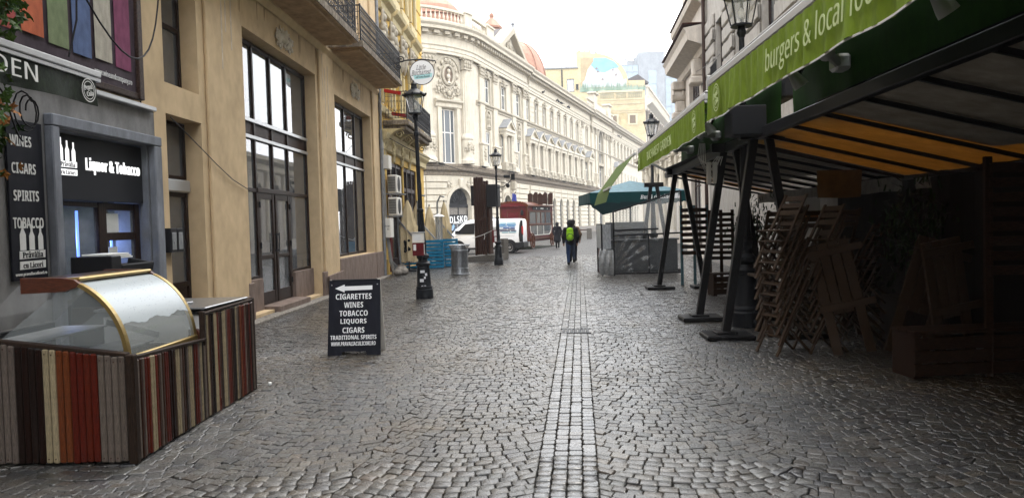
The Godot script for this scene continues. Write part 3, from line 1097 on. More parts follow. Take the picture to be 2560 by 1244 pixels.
	for q in [[13.6, 18.03, 3.46], [13.6, 18.03, 3.78], [19.79, 23.97, 3.46], [19.79, 23.97, 3.78]]:
		var tb := B.new()
		tb.mm(q[0] - 0.03, q[1] + 0.03, q[2] - 0.035, q[2] + 0.035, -0.255, -0.235, 0.006)
		obj(tb, "transom_cover", M.alu, o)
	var it := B.new()      # counters and boxes dimly seen in the empty shop
	for i in 7:
		it.mark()
		it.mm(13.6 + i * 1.5, 14.5 + i * 1.5, 0.1, 0.7 + rng.randf() * 0.9, -2.4 - rng.randf() * 0.5, -1.4, 0.02)
	it.mark()
	it.mm(10.7, 11.6, 0.2, 1.2, -1.6, -1.0, 0.02); it.mm(10.9, 11.5, 1.2, 1.75, -1.6, -1.2, 0.02)
	obj(it, "counter", M.darkplastic, o)
	# balconies
	for q in [[9.2, 18.73], [19.2, 24.75]]:
		var sl := B.new()
		sl.mm(q[0], q[1], 6.2, 6.36, 0.0, 0.9, 0.02)
		sl.mm(q[0] + 0.1, q[1] - 0.1, 6.14, 6.2, 0.0, 0.8, 0.01)
		var s := obj(sl, "balcony", M.tan_soffit, o)
		var ed := B.new()
		ed.mm(q[0] - 0.01, q[1] + 0.01, 6.215, 6.375, 0.9, 0.925, 0.005); ed.mm(q[1], q[1] + 0.025, 6.215, 6.375, 0.0, 0.9, 0.005); ed.mm(q[0] - 0.025, q[0], 6.215, 6.375, 0.0, 0.9, 0.005)
		obj(ed, "slab_edge", M.cream_dirt, s)
		railing(s, q[0] + 0.05, q[1] - 0.05, 6.36, 0.86, 0.9, false)
	for q in [[15.8, 5.62, 1.25, 0.42], [21.95, 5.62, 1.25, 0.44]]:      # plaster masks above the windows
		var r := B.new()
		carve(r, fc, q[0], q[1], 0.03, q[2], q[3], 9, 14)
		carve(r, fc, q[0] - 0.3, q[1] - 0.06, 0.03, 0.5, 0.36, 10, 7); carve(r, fc, q[0] + 0.3, q[1] - 0.06, 0.03, 0.5, 0.36, 12, 7)
		r.ball(Vector3(q[0], q[1] + 0.02, 0.05), Vector3(0.1, 0.14, 0.08), 8, 6)
		r.ball(Vector3(q[0], q[1], 0.14), Vector3(0.022, 0.035, 0.03), 5, 4)
		obj(r, "relief_mask", M.relief, o)
	var dp := B.new()
	dp.cyl(Vector3(25.06, 0.05, 0.1), Vector3(25.06, 12.4, 0.1), 0.055, 0.055, 8)
	for yy in [1.2, 3.4, 5.6, 7.8]:
		dp.cyl(Vector3(25.06, yy, 0.1), Vector3(25.06, yy + 0.08, 0.1), 0.066, 0.066, 8)
	obj(dp, "downpipe", M.zinc, o)

func build_shop() -> void:
	var t := frame3(Vector3(WALL_X, 0, 0), Vector3(0, 0, -1))
	var o := thing("liquor_shop", "grey liquor and tobacco shop front with lit white lettering over its door", "shop", t)
	var fc := Face.new()
	var b := B.new()
	fc.wall(b, -4.0, 10.28, 0.0, 3.3, [[8.05, 10.09, 0.02, 2.83]], 0.5)
	obj(b, "wall", M.greywall, o)
	var lg := B.new()
	lg.mm(3.0, 10.2, 3.3, 3.36, -0.02, 0.09, 0.01)
	obj(lg, "ledge", M.alu, o)
	var p := B.new()
	p.mm(7.92, 8.05, 0, 2.83, 0.0, 0.1, 0.012); p.mm(10.08, 10.27, 0, 2.83, 0.0, 0.1, 0.012); p.mm(7.92, 10.27, 2.832, 2.96, 0.0, 0.105, 0.012)
	p.mm(8.06, 8.1, 0, 2.83, -0.12, 0.0); p.mm(10.04, 10.078, 0, 2.83, -0.12, 0.0)
	obj(p, "portal", M.greyportal, o)
	var s := B.new()
	s.mm(8.1, 10.04, 2.06, 2.8, -0.1, -0.07, 0.004)
	var sb := obj(s, "sign_board", M.signblack, o)
	text(sb, "lettering", "Liquor & Tobacco", M.signlight, Transform3D(Basis(), Vector3(9.36, 2.47, -0.068)), 0.2, 1.2, "Droid Sans", true, 0.012)
	bottles_mark(sb, Transform3D(Basis(), Vector3(8.42, 2.5, -0.068)), 0.36, true)
	# shop window and door
	var z := -0.16
	grid_window(o, fc, [8.14, 9.12], [0.9, 2.02], z, M.brown_frame, M.clear, 0.06, [], [])
	var dr := B.new()
	for x in [9.2, 9.98]:
		dr.mm(x - 0.06, x + 0.06, 0.05, 2.05, z - 0.04, z + 0.03, 0.006)
	for yy in [[0.05, 0.3], [0.72, 0.86], [1.12, 1.28], [1.58, 1.68], [1.96, 2.05]]:
		dr.mm(9.26, 9.92, yy[0], yy[1], z - 0.035, z + 0.02, 0.006)
	var d := obj(dr, "shop_door", M.brown_frame, o)
	for yy in [[0.3, 0.72], [0.86, 1.12], [1.28, 1.58], [1.68, 1.96]]:
		var g := B.new()
		g.quad(Vector3(9.25, yy[0] - 0.01, z), Vector3(9.93, yy[0] - 0.01, z), Vector3(9.93, yy[1] + 0.01, z), Vector3(9.25, yy[1] + 0.01, z))
		obj(g, "pane", M.clear, d)
	var nt := B.new()
	nt.mark()
	nt.mm(9.3, 9.6, 1.66, 1.92, z - 0.02, z - 0.015)
	nt.mark()
	nt.mm(9.3, 9.55, 0.36, 0.66, z - 0.02, z - 0.015)
	nt.mark()
	nt.mm(9.35, 9.55, 1.31, 1.5, z - 0.02, z - 0.015)
	obj(nt, "notice", M.paper, d)
	var lw := B.new()
	lw.mm(8.1, 9.13, 0.0, 0.87, z - 0.05, z + 0.02)
	obj(lw, "lower_panel", M.darkplastic, o)
	# inside: room, shelves with bottles, a blue-white light tube
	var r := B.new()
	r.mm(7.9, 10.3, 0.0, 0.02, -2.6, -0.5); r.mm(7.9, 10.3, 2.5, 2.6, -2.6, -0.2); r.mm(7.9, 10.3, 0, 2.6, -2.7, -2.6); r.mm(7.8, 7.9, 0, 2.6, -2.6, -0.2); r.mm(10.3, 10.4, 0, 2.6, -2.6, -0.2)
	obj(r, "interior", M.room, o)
	var sh := B.new()
	for i in 5:
		sh.mm(8.3, 10.2, 0.4 + i * 0.42, 0.43 + i * 0.42, -1.9, -1.5)
	sh.mm(8.28, 8.31, 0.1, 2.4, -1.9, -1.5); sh.mm(10.2, 10.23, 0.1, 2.4, -1.9, -1.5)
	var shf := obj(sh, "bottle_shelf", M.white_frame, o)
	var rng := RandomNumberGenerator.new()
	rng.seed = 77
	var bt := B.new()
	bt.lathe(Vector3.ZERO, [Vector2(0.0, 0.0), Vector2(0.038, 0.0), Vector2(0.038, 0.19), Vector2(0.014, 0.24), Vector2(0.014, 0.31), Vector2(0.0, 0.31)], 8)
	var bm := bt.mesh()
	for i in 4:
		for k in 16:
			if rng.randf() < 0.85:
				same(bm, "bottle", [M.darkgreen, M.brown_panel, M.redwood, M.gold][rng.randi() % 4], shf, Transform3D(Basis(), Vector3(8.4 + k * 0.113, 0.43 + i * 0.42, -1.62)))
	for q in [[8.95, 1.2, -0.32], [9.9, 1.15, -0.45]]:
		var tb := B.new()
		tb.cyl(Vector3(q[0], q[1], q[2]), Vector3(q[0], q[1] + 0.75, q[2]), 0.016, 0.016, 8)
		obj(tb, "light_tube", M.tubelight, o)
		var l := OmniLight3D.new()
		l.light_color = Color(0.55, 0.68, 1.0)
		l.light_energy = 0.06
		l.light_size = 0.06
		l.omni_range = 6.0
		l.omni_attenuation = 2.0
		l.shadow_enabled = true
		l.position = Vector3(q[0] - 0.06, q[1] + 0.4, q[2] - 0.12)
		put(l, "tube_glow", o)
	# the rack standing before the shop window
	var c := thing("display_rack", "black display rack with papers on top in front of the shop window", "rack", t)
	var k := B.new()
	k.mm(8.05, 8.25, 0.0, 1.42, 0.14, 0.6, 0.01)
	obj(k, "side_panel", M.black, c)
	var k2 := B.new()
	k2.xf = Transform3D(Basis(Vector3(1, 0, 0), 0.2), Vector3(0, 0.05, 0.3))
	k2.mm(8.252, 8.95, 0.0, 1.3, 0.0, 0.05, 0.006); k2.mm(8.9, 8.95, 0.0, 1.3, -0.25, 0.0, 0.006)
	obj(k2, "front_panel", M.darkplastic, c)
	for i in 3:
		var pp := B.new()
		pp.mm(8.27 + i * 0.03, 8.85 - i * 0.04, 1.38 + i * 0.02, 1.398 + i * 0.02, 0.1, 0.4, 0.003)
		obj(pp, "paper_stack", M.paper, c)
	# vertical price board on the wall
	var m := thing("hanging_price_board", "tall black board listing wines, cigars, spirits and tobacco beside the shop door", "sign", t)
	var mb := B.new()
	mb.mm(7.3, 7.84, 1.22, 2.83, 0.01, 0.035, 0.004)
	obj(mb, "board", M.board, m)
	var i2 := 0
	for w in [["WINES", 0.32, 7.5], ["CIGARS", 0.36, 7.53], ["SPIRITS", 0.38, 7.55], ["TOBACCO", 0.46, 7.565]]:
		text(m, "lettering", w[0], M.paper, Transform3D(Basis(), Vector3(w[2], 2.62 - i2 * 0.275, 0.036)), 0.108, w[1], "Droid Sans", true)
		i2 += 1
	bottles_mark(m, Transform3D(Basis(), Vector3(7.6, 1.52, 0.036)), 0.42)
	text(m, "lettering", "www.pravaliaculicori.ro", M.paper, Transform3D(Basis(), Vector3(7.575, 1.275, 0.036)), 0.042, 0.48)
	var bx := thing("double_mailbox", "pair of small black mailboxes with grey doors on the tan wall", "mailbox", t)
	for q in [[10.36, 10.54], [10.55, 10.73]]:
		var k3 := B.new()
		k3.mm(q[0], q[1], 1.38, 1.72, 0.003, 0.13, 0.008)
		var mm_ := obj(k3, "box", M.black, bx)
		var k4 := B.new()
		k4.mm(q[0] + 0.03, q[1] - 0.03, 1.42, 1.66, 0.13, 0.138, 0.003)
		k4.mm(q[0] + 0.07, q[1] - 0.07, 1.5, 1.53, 0.138, 0.145)
		obj(k4, "door", M.galv, mm_)
	# striped banner
	var bn := thing("striped_advertising_banner", "dark banner with a row of coloured vertical stripes above the shop", "banner", t)
	var f := B.new()
	for q in [[9.78, 9.9, 3.4, 9.0], [4.0, 4.1, 3.4, 9.0]]:
		f.mm(q[0], q[1], q[2], q[3], 0.0, 0.09, 0.01)
	f.mm(4.1, 9.78, 3.4, 3.48, 0.0, 0.07, 0.01)
	obj(f, "frame", M.brown_panel, bn)
	var sheet := B.new()
	sheet.col = Color(0.075, 0.058, 0.07)
	for i in 40:      # the sheet sags and ripples between its ties
		for j in 8:
			var q := []
			for w in [[i, j], [i + 1, j], [i + 1, j + 1], [i, j + 1]]:
				var x: float = 4.1 + 5.68 * w[0] / 40.0
				var y: float = 3.47 + 5.4 * w[1] / 8.0 - (0.03 * sin(w[0] * 1.3) + 0.03 if w[1] == 0 else 0.0)
				q.append(Vector3(x, y, 0.05 + 0.012 * sin(w[0] * 0.9 + w[1])))
			sheet.quad(q[0], q[1], q[2], q[3])
	sheet.smooth()
	var shn := obj(sheet, "sheet", M.banner, bn)
	var cols := [Color(0.24, 0.065, 0.13), Color(0.5, 0.46, 0.38), Color(0.11, 0.16, 0.3), Color(0.2, 0.25, 0.13), Color(0.5, 0.13, 0.06), Color(0.32, 0.07, 0.06), Color(0.3, 0.05, 0.1), Color(0.15, 0.2, 0.3), Color(0.4, 0.33, 0.2), Color(0.2, 0.08, 0.2)]
	for i in cols.size():
		var s2 := B.new()
		s2.col = cols[i]
		var x0 := 9.27 - i * 0.43
		s2.mm(x0, x0 + 0.35, 3.72 + 0.02 * sin(i * 2.0), 8.8, 0.066, 0.07)
		obj(s2, "stripe", M.banner, shn)
	text(shn, "lettering", "www.wineandcompany.ro", M.paper, Transform3D(Basis(), Vector3(9.22, 3.58, 0.066)), 0.09, 0.82, "Droid Sans", false)

func bottles_mark(parent: Node, t: Transform3D, w: float, lit_up := false) -> void:      # three bottles behind two planks with the shop's name
	var b := B.new()
	b.xf = t
	var s := w / 0.4
	for q in [[-0.13, 1.0], [0.0, 0.9], [0.13, 0.86]]:
		var k: float = q[1] * s
		var x: float = q[0] * s
		b.prism([Vector2(x - 0.042 * k, 0), Vector2(x + 0.042 * k, 0), Vector2(x + 0.042 * k, 0.15 * k), Vector2(x + 0.015 * k, 0.2 * k), Vector2(x + 0.015 * k, 0.28 * k), Vector2(x - 0.015 * k, 0.28 * k), Vector2(x - 0.015 * k, 0.2 * k), Vector2(x - 0.042 * k, 0.15 * k)], Transform3D(), 0.004)
	for y in [-0.085, -0.185]:
		b.prism([Vector2(-0.19 * s, y * s), Vector2(0.185 * s, (y + 0.006) * s), Vector2(0.19 * s, (y + 0.08) * s), Vector2(-0.185 * s, (y + 0.078) * s)], Transform3D(), 0.006)
	obj(b, "bottle_emblem", M.signlight if lit_up else M.paper, parent)
	text(parent, "lettering", "Pr\u0103v\u0103lia", M.black, t * Transform3D(Basis(), Vector3(0, -0.043 * s, 0.0062)), 0.062 * s, 0.3 * s, "Droid Serif", true, 0.003)
	text(parent, "lettering", "cu Licori", M.black, t * Transform3D(Basis(), Vector3(0, -0.145 * s, 0.0062)), 0.055 * s, 0.29 * s, "Droid Serif", true, 0.003)

func drink_badge(parent: Node, t: Transform3D, r: float, m: Material) -> void:       # round drink emblem: ring and curling script
	var b := B.new()
	b.xf = t
	for i in 28:
		var a := TAU * i / 28
		var a2 := TAU * (i + 1) / 28
		for q in [[0.92, 1.0], [0.72, 0.78]]:
			b.quad(Vector3(cos(a) * r * q[0], sin(a) * r * q[0], 0), Vector3(cos(a) * r * q[1], sin(a) * r * q[1], 0), Vector3(cos(a2) * r * q[1], sin(a2) * r * q[1], 0), Vector3(cos(a2) * r * q[0], sin(a2) * r * q[0], 0))
	obj(b, "emblem_ring", m, parent)
	text(parent, "lettering", "Pepsi", m, t * Transform3D(Basis(Vector3(0, 0, 1), 0.22), Vector3(-0.1 * r, 0.2 * r, 0)), 0.55 * r, 1.2 * r, "Droid Serif", true, 0.003)
	text(parent, "lettering", "Cola", m, t * Transform3D(Basis(Vector3(0, 0, 1), 0.22), Vector3(0.15 * r, -0.25 * r, 0)), 0.42 * r, 1.0 * r, "Droid Serif", true, 0.003)

func build_shop_extras() -> void:
	# dark awning over the left edge
	var o := thing("dark_green_awning", "narrow dark green awning reading RDEN with a round drink emblem beside the ivy", "awning", frame3(Vector3(-4.2, 0, 0), Vector3(0, 0, -1)))
	var r := B.new()
	r.mm(2.0, 7.24, 3.16, 3.22, -0.04, 0.03, 0.008); r.mm(2.0, 7.24, 3.12, 3.15, -0.02, 0.02)
	obj(r, "front_rail", M.alu, o)
	var roof := B.new()
	roof.quad(Vector3(2, 3.2, -0.03), Vector3(7.2, 3.2, -0.03), Vector3(7.2, 3.36, -1.0), Vector3(2, 3.36, -1.0))
	roof.quad(Vector3(2, 3.17, -0.03), Vector3(2, 3.33, -1.0), Vector3(7.2, 3.33, -1.0), Vector3(7.2, 3.17, -0.03))
	obj(roof, "canopy", M.slab, o)
	var v := B.new()
	for i in 52:
		for j in 3:
			var q := []
			for w in [[i, j], [i + 1, j], [i + 1, j + 1], [i, j + 1]]:
				var x: float = 2.0 + 5.2 * w[0] / 52.0
				var y: float = lerpf(2.88 + 0.01 * sin(x * 3), 3.14, w[1] / 3.0)
				q.append(Vector3(x, y, 0.012 * sin(x * 7) * (1 - w[1] / 3.0) + 0.005 * sin(x * 23 + w[1])))
			v.quad(q[0], q[1], q[2], q[3])
	v.smooth()
	var va := obj(v, "valance", M.darkgreen, o)
	text(va, "lettering", "BUCHAREST GARDEN", M.paper, Transform3D(Basis(), Vector3(4.92, 3.02, 0.022)), 0.14, 2.76, "Droid Sans", false)
	drink_badge(va, Transform3D(Basis(), Vector3(7.03, 3.01, 0.024)), 0.11, M.paper)
	# climbing vine in the top left corner
	var iv := thing("climbing_vine", "green and browning vine leaves hanging over the dark awning at the wall", "plant", Transform3D())
	var rng := RandomNumberGenerator.new()
	rng.seed = 91
	var lf := B.new()
	for i in 1000:
		var c: Vector3
		var low := i % 4 == 0
		if low:
			c = Vector3(-4.32 + rng.randfn(0, 0.07), 2.62 + rng.randfn(0, 0.22), -5.75 + rng.randfn(0, 0.16))
		else:
			c = Vector3(-4.42 + rng.randfn(0, 0.14), 3.78 + rng.randfn(0, 0.24), -5.95 + rng.randfn(0, 0.2))
			c.y = maxf(c.y, 3.36)
			c.z = maxf(c.z, -6.42 + rng.randf() * 0.1)
		var s := rng.randf_range(0.035, 0.07)
		var g := Color(0.014, 0.035, 0.008).lerp(Color(0.05, 0.09, 0.018), rng.randf())
		if rng.randf() < (0.4 if low else 0.03):
			g = Color(0.24, 0.1, 0.03)
		lf.col = g
		lf.xf = Transform3D(Basis.from_euler(Vector3(rng.randf_range(-0.9, 0.4), rng.randf() * TAU, rng.randf_range(-0.7, 0.7))), c)
		var pts := []
		for k in 10:
			var a := TAU * k / 10
			var rr := s * (1.0 if k % 2 == 0 else 0.58)
			pts.append(Vector3(cos(a) * rr, sin(a) * rr * 1.1, 0.012 * (k % 2)))
		lf.cap(pts)
	lf.xf = Transform3D()
	obj(lf, "foliage", M.leaf, iv, "", "", "", "stuff")
	var stm := B.new()
	for k in 3:
		stm.mark()
		stm.tube([Vector3(-4.6, 4.6, -5.5 - k * 0.2), Vector3(-4.45 + k * 0.05, 3.9, -5.8), Vector3(-4.4, 3.4, -5.9 + k * 0.12), Vector3(-4.33, 3.0, -5.75), Vector3(-4.3, 2.4, -5.7 - k * 0.05)], 0.009, 5)
	obj(stm, "stem", M.darkwood, iv)
	# cables
	var cb := B.new()
	var pts := []
	for i in 30:
		pts.append(Vector3(-4.3 - 0.03 * i * 0.1, 2.72 + (0.1 + 0.003 * i) * sin(i * 0.52), -6.4 + (0.09 + 0.002 * i) * cos(i * 0.52)))
	cb.mark()
	cb.tube(pts, 0.007, 5)
	pts = []
	for i in 9:
		var t := i / 8.0
		pts.append(Vector3(-4.3, 2.85 - 0.3 * t + 0.1 * sin(t * 5), -5.9 - 0.35 * t))
	cb.mark()
	cb.tube(pts, 0.008, 5)
	var cbo := thing("coiled_cable", "loops of thin black cable hanging below the dark awning", "cable")
	obj(cb, "cable_loop", M.black, cbo)
	var sc := B.new()
	pts = []
	for i in 17:
		var t := i / 16.0
		pts.append(Vector3(-4.75, 5.0 * (1 - t) * (1 - t) + 2 * t * (1 - t) * 2.2 + t * t * 5.6, -(7.2 * (1 - t) * (1 - t) + 2 * t * (1 - t) * 9.6 + t * t * 9.7)))
	sc.tube(pts, 0.011, 6)
	tag(obj(sc, "sagging_cable", M.black), "black cable sagging in a deep loop across the striped banner", "cable")
	var sc2 := B.new()
	sc2.tube([Vector3(-4.75, 5.1, -7.75), Vector3(-4.74, 4.4, -7.85), Vector3(-4.76, 3.9, -7.85), Vector3(-4.8, 3.5, -7.75)], 0.011, 6)
	tag(obj(sc2, "vertical_cable", M.black), "short black cable hanging straight down over the banner's green stripe", "cable")
	var sc3 := B.new()
	sc3.tube([Vector3(-5.19, 3.3, -10.7), Vector3(-5.17, 2.95, -11.6), Vector3(-5.13, 2.72, -12.1), Vector3(-5.13, 2.62, -12.4), Vector3(-5.13, 2.52, -12.7), Vector3(-5.13, 2.4, -13.3), Vector3(-5.13, 2.36, -13.48)], 0.008, 5)
	tag(obj(sc3, "wall_cable", M.black), "thin twisted cable running down across the tan pilaster", "cable")
	# plank enclosure: many painted slats round the freezer
	var en := thing("slatted_freezer_enclosure", "low enclosure of upright painted slats in cream, red, grey and brown", "enclosure", Transform3D())
	var cl := {"k": Color(0.03, 0.016, 0.012), "r": Color(0.2, 0.03, 0.015), "o": Color(0.3, 0.085, 0.028), "c": Color(0.6, 0.49, 0.3), "g": Color(0.25, 0.2, 0.165), "d": Color(0.09, 0.04, 0.024)}
	var seq := "ggggrrrroocckkkkggggcccoorrkkkgg"     # from the corner leftwards
	seq = "ggggrrrroocckkkkggggcccoorrrkkkgdkkggrrcck"
	for i in seq.length():
		var b := B.new()
		var base: Color = cl[seq[i]]
		var k := rng.randf_range(0.85, 1.12)
		b.col = Color(base.r * k, base.g * k, base.b * k)
		var x1 := -2.985 - i * 0.0505
		var top := 0.775 + i * 0.0062 + rng.randf_range(-0.006, 0.006)
		b.mm(x1 - 0.046, x1, 0.012 + rng.randf() * 0.012, top, -5.325, -5.298 + rng.randf() * 0.004, 0.009)
		var s := obj(b, "slat", M.slatwood, en)
		if i < 30:
			var nl := B.new()
			for y in [0.05, top - 0.035]:
				nl.mark()
				nl.cyl(Vector3(x1 - 0.023, y, -5.302), Vector3(x1 - 0.023, y, -5.292), 0.005, 0.005, 6)
			obj(nl, "nail", M.rust, s)
	var seq2 := "gdgrrccrdgdrrkkdccgdkgcckrrgckgdcdkkccrdkccgrrdkkcgdorrgdkrkg"
	var n2 := seq2.length()
	for i in n2:
		var b := B.new()
		var d := 5.36 + i * (2.36 / n2)
		var base: Color = cl[seq2[i]]
		var k := rng.randf_range(0.8, 1.1)
		b.col = Color(base.r * k, base.g * k, base.b * k)
		var w := 2.36 / n2 - 0.0035
		var top := 0.745 - 0.045 * (d - 5.36) / 1.2 if d < 6.57 else 0.92
		b.mm(-2.945 - 0.02, -2.92 + rng.randf_range(-0.003, 0.004) - (d - 5.3) * 0.029, 0.01 + rng.randf() * 0.012, top + rng.randf_range(-0.005, 0.005), -d - w, -d, 0.007)
		obj(b, "slat", M.slatwood, en)
	var fr := B.new()
	fr.mm(-2.98, -2.915, 0.0, 0.79, -5.36, -5.297, 0.008); fr.mm(-3.02, -2.975, 0.0, 0.96, -7.79, -7.735, 0.008)
	fr.mm(-2.99, -2.945, 0.66, 0.96, -6.56, -6.52, 0.006)
	fr.bar(Vector3(-2.98, 0.785, -5.34), Vector3(-5.0, 1.035, -5.34), 0.07, 0.03, 0.005); fr.bar(Vector3(-2.955, 0.76, -5.36), Vector3(-2.965, 0.71, -6.55), 0.05, 0.025, 0.004)
	fr.bar(Vector3(-2.975, 0.935, -6.55), Vector3(-3.0, 0.94, -7.75), 0.05, 0.02, 0.004)
	fr.bar(Vector3(-3.0, 0.02, -5.36), Vector3(-3.02, 0.02, -7.75), 0.04, 0.05, 0.004); fr.bar(Vector3(-3.0, 0.06, -5.35), Vector3(-5.0, 0.06, -5.35), 0.04, 0.05, 0.004)
	fr.mm(-4.9, -3.03, 0.0, 0.9, -7.78, -7.74, 0.005)
	obj(fr, "frame", M.darkwood, en)
	# curved-glass ice cream case
	var ic := thing("glass_display_freezer", "wet ice cream freezer with a curved glass front and wooden ends inside the slatted enclosure", "freezer", Transform3D())
	var prof := []      # glass curve in x,y
	for i in 15:
		var a := lerpf(0.06, 1.28, i / 14.0)
		prof.append(Vector2(-3.58 + 0.56 * cos(a * 1.0), 0.72 + 0.62 * sin(a)))
	var z0 := -5.46
	var z1 := -6.5
	var gl := B.new()
	for i in 14:
		var p: Vector2 = prof[i]
		var q: Vector2 = prof[i + 1]
		if i < 5:
			gl.quad(Vector3(p.x, p.y, z0), Vector3(p.x, p.y, z1), Vector3(q.x, q.y, z1), Vector3(q.x, q.y, z0))
	gl.smooth()
	var go := obj(gl, "curved_glass", M.caseglass, ic)
	var mk_ := B.new()
	for i in range(4, 14):      # the misted part, with a ragged lower edge
		var p: Vector2 = prof[i]
		var q: Vector2 = prof[i + 1]
		for j in 24:
			var za := lerpf(z0, z1, j / 24.0)
			var zb := lerpf(z0, z1, (j + 1) / 24.0)
			if i == 4:
				var ta := 0.35 + 0.28 * sin(j * 0.7) + 0.1 * sin(j * 2.3)
				var tb := 0.35 + 0.28 * sin((j + 1) * 0.7) + 0.1 * sin((j + 1) * 2.3)
				var pa := p.lerp(q, ta)
				var pb := p.lerp(q, tb)
				mk_.quad(Vector3(pa.x + 0.002, pa.y, za), Vector3(pb.x + 0.002, pb.y, zb), Vector3(q.x + 0.002, q.y, zb), Vector3(q.x + 0.002, q.y, za))
			else:
				mk_.quad(Vector3(p.x + 0.002, p.y, za), Vector3(p.x + 0.002, p.y, zb), Vector3(q.x + 0.002, q.y, zb), Vector3(q.x + 0.002, q.y, za))
	mk_.smooth()
	obj(mk_, "misted_glass", M.milky, ic)
	var dp := B.new()      # rain drops
	for i in 260:
		var t := rng.randf()
		var k := int(t * 13)
		var p: Vector2 = prof[k].lerp(prof[k + 1], rng.randf())
		var rr := rng.randf_range(0.0015, 0.0042)
		dp.ball(Vector3(p.x + 0.003, p.y + 0.001, lerpf(z0, z1, rng.randf())), Vector3(rr, rr, rr), 5, 3)
	obj(dp, "rain_drops", M.lampglass, ic, "", "", "", "stuff")
	for z in [z0 + 0.015, z1 - 0.015]:
		var rb := B.new()
		for i in 14:
			rb.bar(Vector3(prof[i].x - 0.012, prof[i].y, z), Vector3(prof[i + 1].x - 0.012, prof[i + 1].y, z), 0.03, 0.045, 0.0, Vector3(0, 0, 1))
		obj(rb, "end_trim", M.gold, ic)
		var eg := B.new()      # end pane
		var ring := [Vector3(-3.6, 0.72, z), Vector3(-3.9, 0.72, z), Vector3(-4.2, 0.9, z), Vector3(-3.75, 1.3, z)]
		var poly := [Vector3(-4.25, 0.7, z), Vector3(-3.05, 0.7, z)]
		for i in 15:
			poly.append(Vector3(prof[i].x - 0.02, prof[i].y, z))
		eg.cap(poly)
		obj(eg, "end_pane", M.caseglass, ic)
		var cap_ := B.new()
		cap_.prism([Vector2(-3.8, 1.235), Vector2(-3.47, 1.245), Vector2(-3.385, 1.275), Vector2(-3.36, 1.3), Vector2(-3.4, 1.33), Vector2(-3.5, 1.345), Vector2(-3.8, 1.35)], Transform3D(Basis(), Vector3(0, 0, z - 0.02)), 0.045)
		obj(cap_, "wooden_end_cap", M.redwood, ic)
	var tp := B.new()
	tp.mark()
	tp.mm(-3.5, -3.375, 1.318, 1.345, z1 - 0.0, z0 + 0.0, 0.01)
	tp.mark()
	tp.bar(Vector3(-3.02, 0.735, z0 + 0.04), Vector3(-3.02, 0.735, z1 - 0.03), 0.035, 0.05, 0.006)
	obj(tp, "gold_rail", M.gold, ic)
	var tk := B.new()
	tk.mm(-3.8, -3.5, 1.325, 1.34, z1, z0, 0.004)
	obj(tk, "top_panel", M.darkwood, ic)
	var bk := B.new()
	bk.quad(Vector3(-3.8, 1.33, z0), Vector3(-4.25, 0.92, z0), Vector3(-4.25, 0.92, z1), Vector3(-3.8, 1.33, z1))
	obj(bk, "rear_glass", M.film, ic)
	var bod := B.new()
	bod.mm(-4.3, -3.05, 0.0, 0.5, z1 + 0.02, z0 - 0.02, 0.01); bod.mm(-3.09, -3.045, 0.5, 0.7, z1 + 0.02, z0 - 0.02); bod.mm(-4.3, -4.25, 0.5, 0.9, z1 + 0.02, z0 - 0.02)
	bod.mm(-4.25, -3.09, 0.5, 0.7, z1 + 0.02, z1 + 0.05)
	obj(bod, "body", M.darkplastic, ic)
	var sh := B.new()
	sh.mark()
	sh.mm(-4.15, -3.75, 0.86, 0.875, z1 + 0.06, z0 - 0.04, 0.003)
	sh.mark()
	sh.mm(-3.7, -3.35, 0.72, 0.735, z1 + 0.06, z0 - 0.04, 0.003)
	sh.mark()
	sh.mm(-4.2, -3.1, 0.56, 0.57, z1 + 0.06, z0 - 0.04, 0.003)
	sh.bar(Vector3(-3.75, 0.9, z1 + 0.08), Vector3(-3.3, 0.78, z1 + 0.08), 0.02, 0.05)
	obj(sh, "steel_shelf", M.zinc, ic)
	var kn := B.new()
	kn.prism([Vector2(-3.1, 0.68), Vector2(-2.99, 0.68), Vector2(-2.99, 0.76), Vector2(-3.03, 0.8), Vector2(-3.1, 0.8)], Transform3D(Basis(), Vector3(0, 0, z1 - 0.1)), 0.05)
	obj(kn, "wooden_foot", M.redwood, ic)
	var cf := thing("steel_topped_chest", "white chest fridge with a flat steel top at the far end of the enclosure", "fridge", Transform3D())
	var c1 := B.new()
	c1.mm(-4.0, -3.08, 0.05, 0.91, -7.68, -6.78, 0.015)
	obj(c1, "body", M.white, cf)
	var c2 := B.new()
	c2.mm(-4.05, -3.015, 0.955, 0.975, -7.72, -6.72, 0.006)
	c2.mm(-3.4, -3.3, 0.976, 1.0, -7.1, -6.9, 0.004)
	obj(c2, "steel_top", M.steel, cf)
	var c3 := B.new()
	c3.mm(-4.02, -3.04, 0.912, 0.953, -7.7, -6.75, 0.004)
	obj(c3, "rim", M.darkplastic, cf)
	# folding pavement board
	var ab := thing("folding_pavement_board", "black A-board with a white arrow listing cigarettes, wines and liquors on the cobbles", "sign", Transform3D(Basis(Vector3.UP, 0.03), Vector3(-2.43, 0.005, -9.72)))
	var lean := 0.2
	for side in 2:
		var f := B.new()
		f.xf = Transform3D(Basis(Vector3(1, 0, 0), -lean), Vector3(0.0, 0.0, 0.0)) if side == 0 else Transform3D(Basis(Vector3.UP, PI) * Basis(Vector3(1, 0, 0), -lean), Vector3(0.0, 0.0, -0.42))
		f.prism([Vector2(-0.345, 0), Vector2(-0.17, 0), Vector2(-0.15, 0.05), Vector2(0.15, 0.05), Vector2(0.17, 0), Vector2(0.345, 0), Vector2(0.335, 0.985), Vector2(-0.335, 0.985)], Transform3D(Basis(), Vector3(0, 0, -0.018)), 0.018)
		var fo := obj(f, "panel", M.board if side == 0 else M.white_frame, ab)
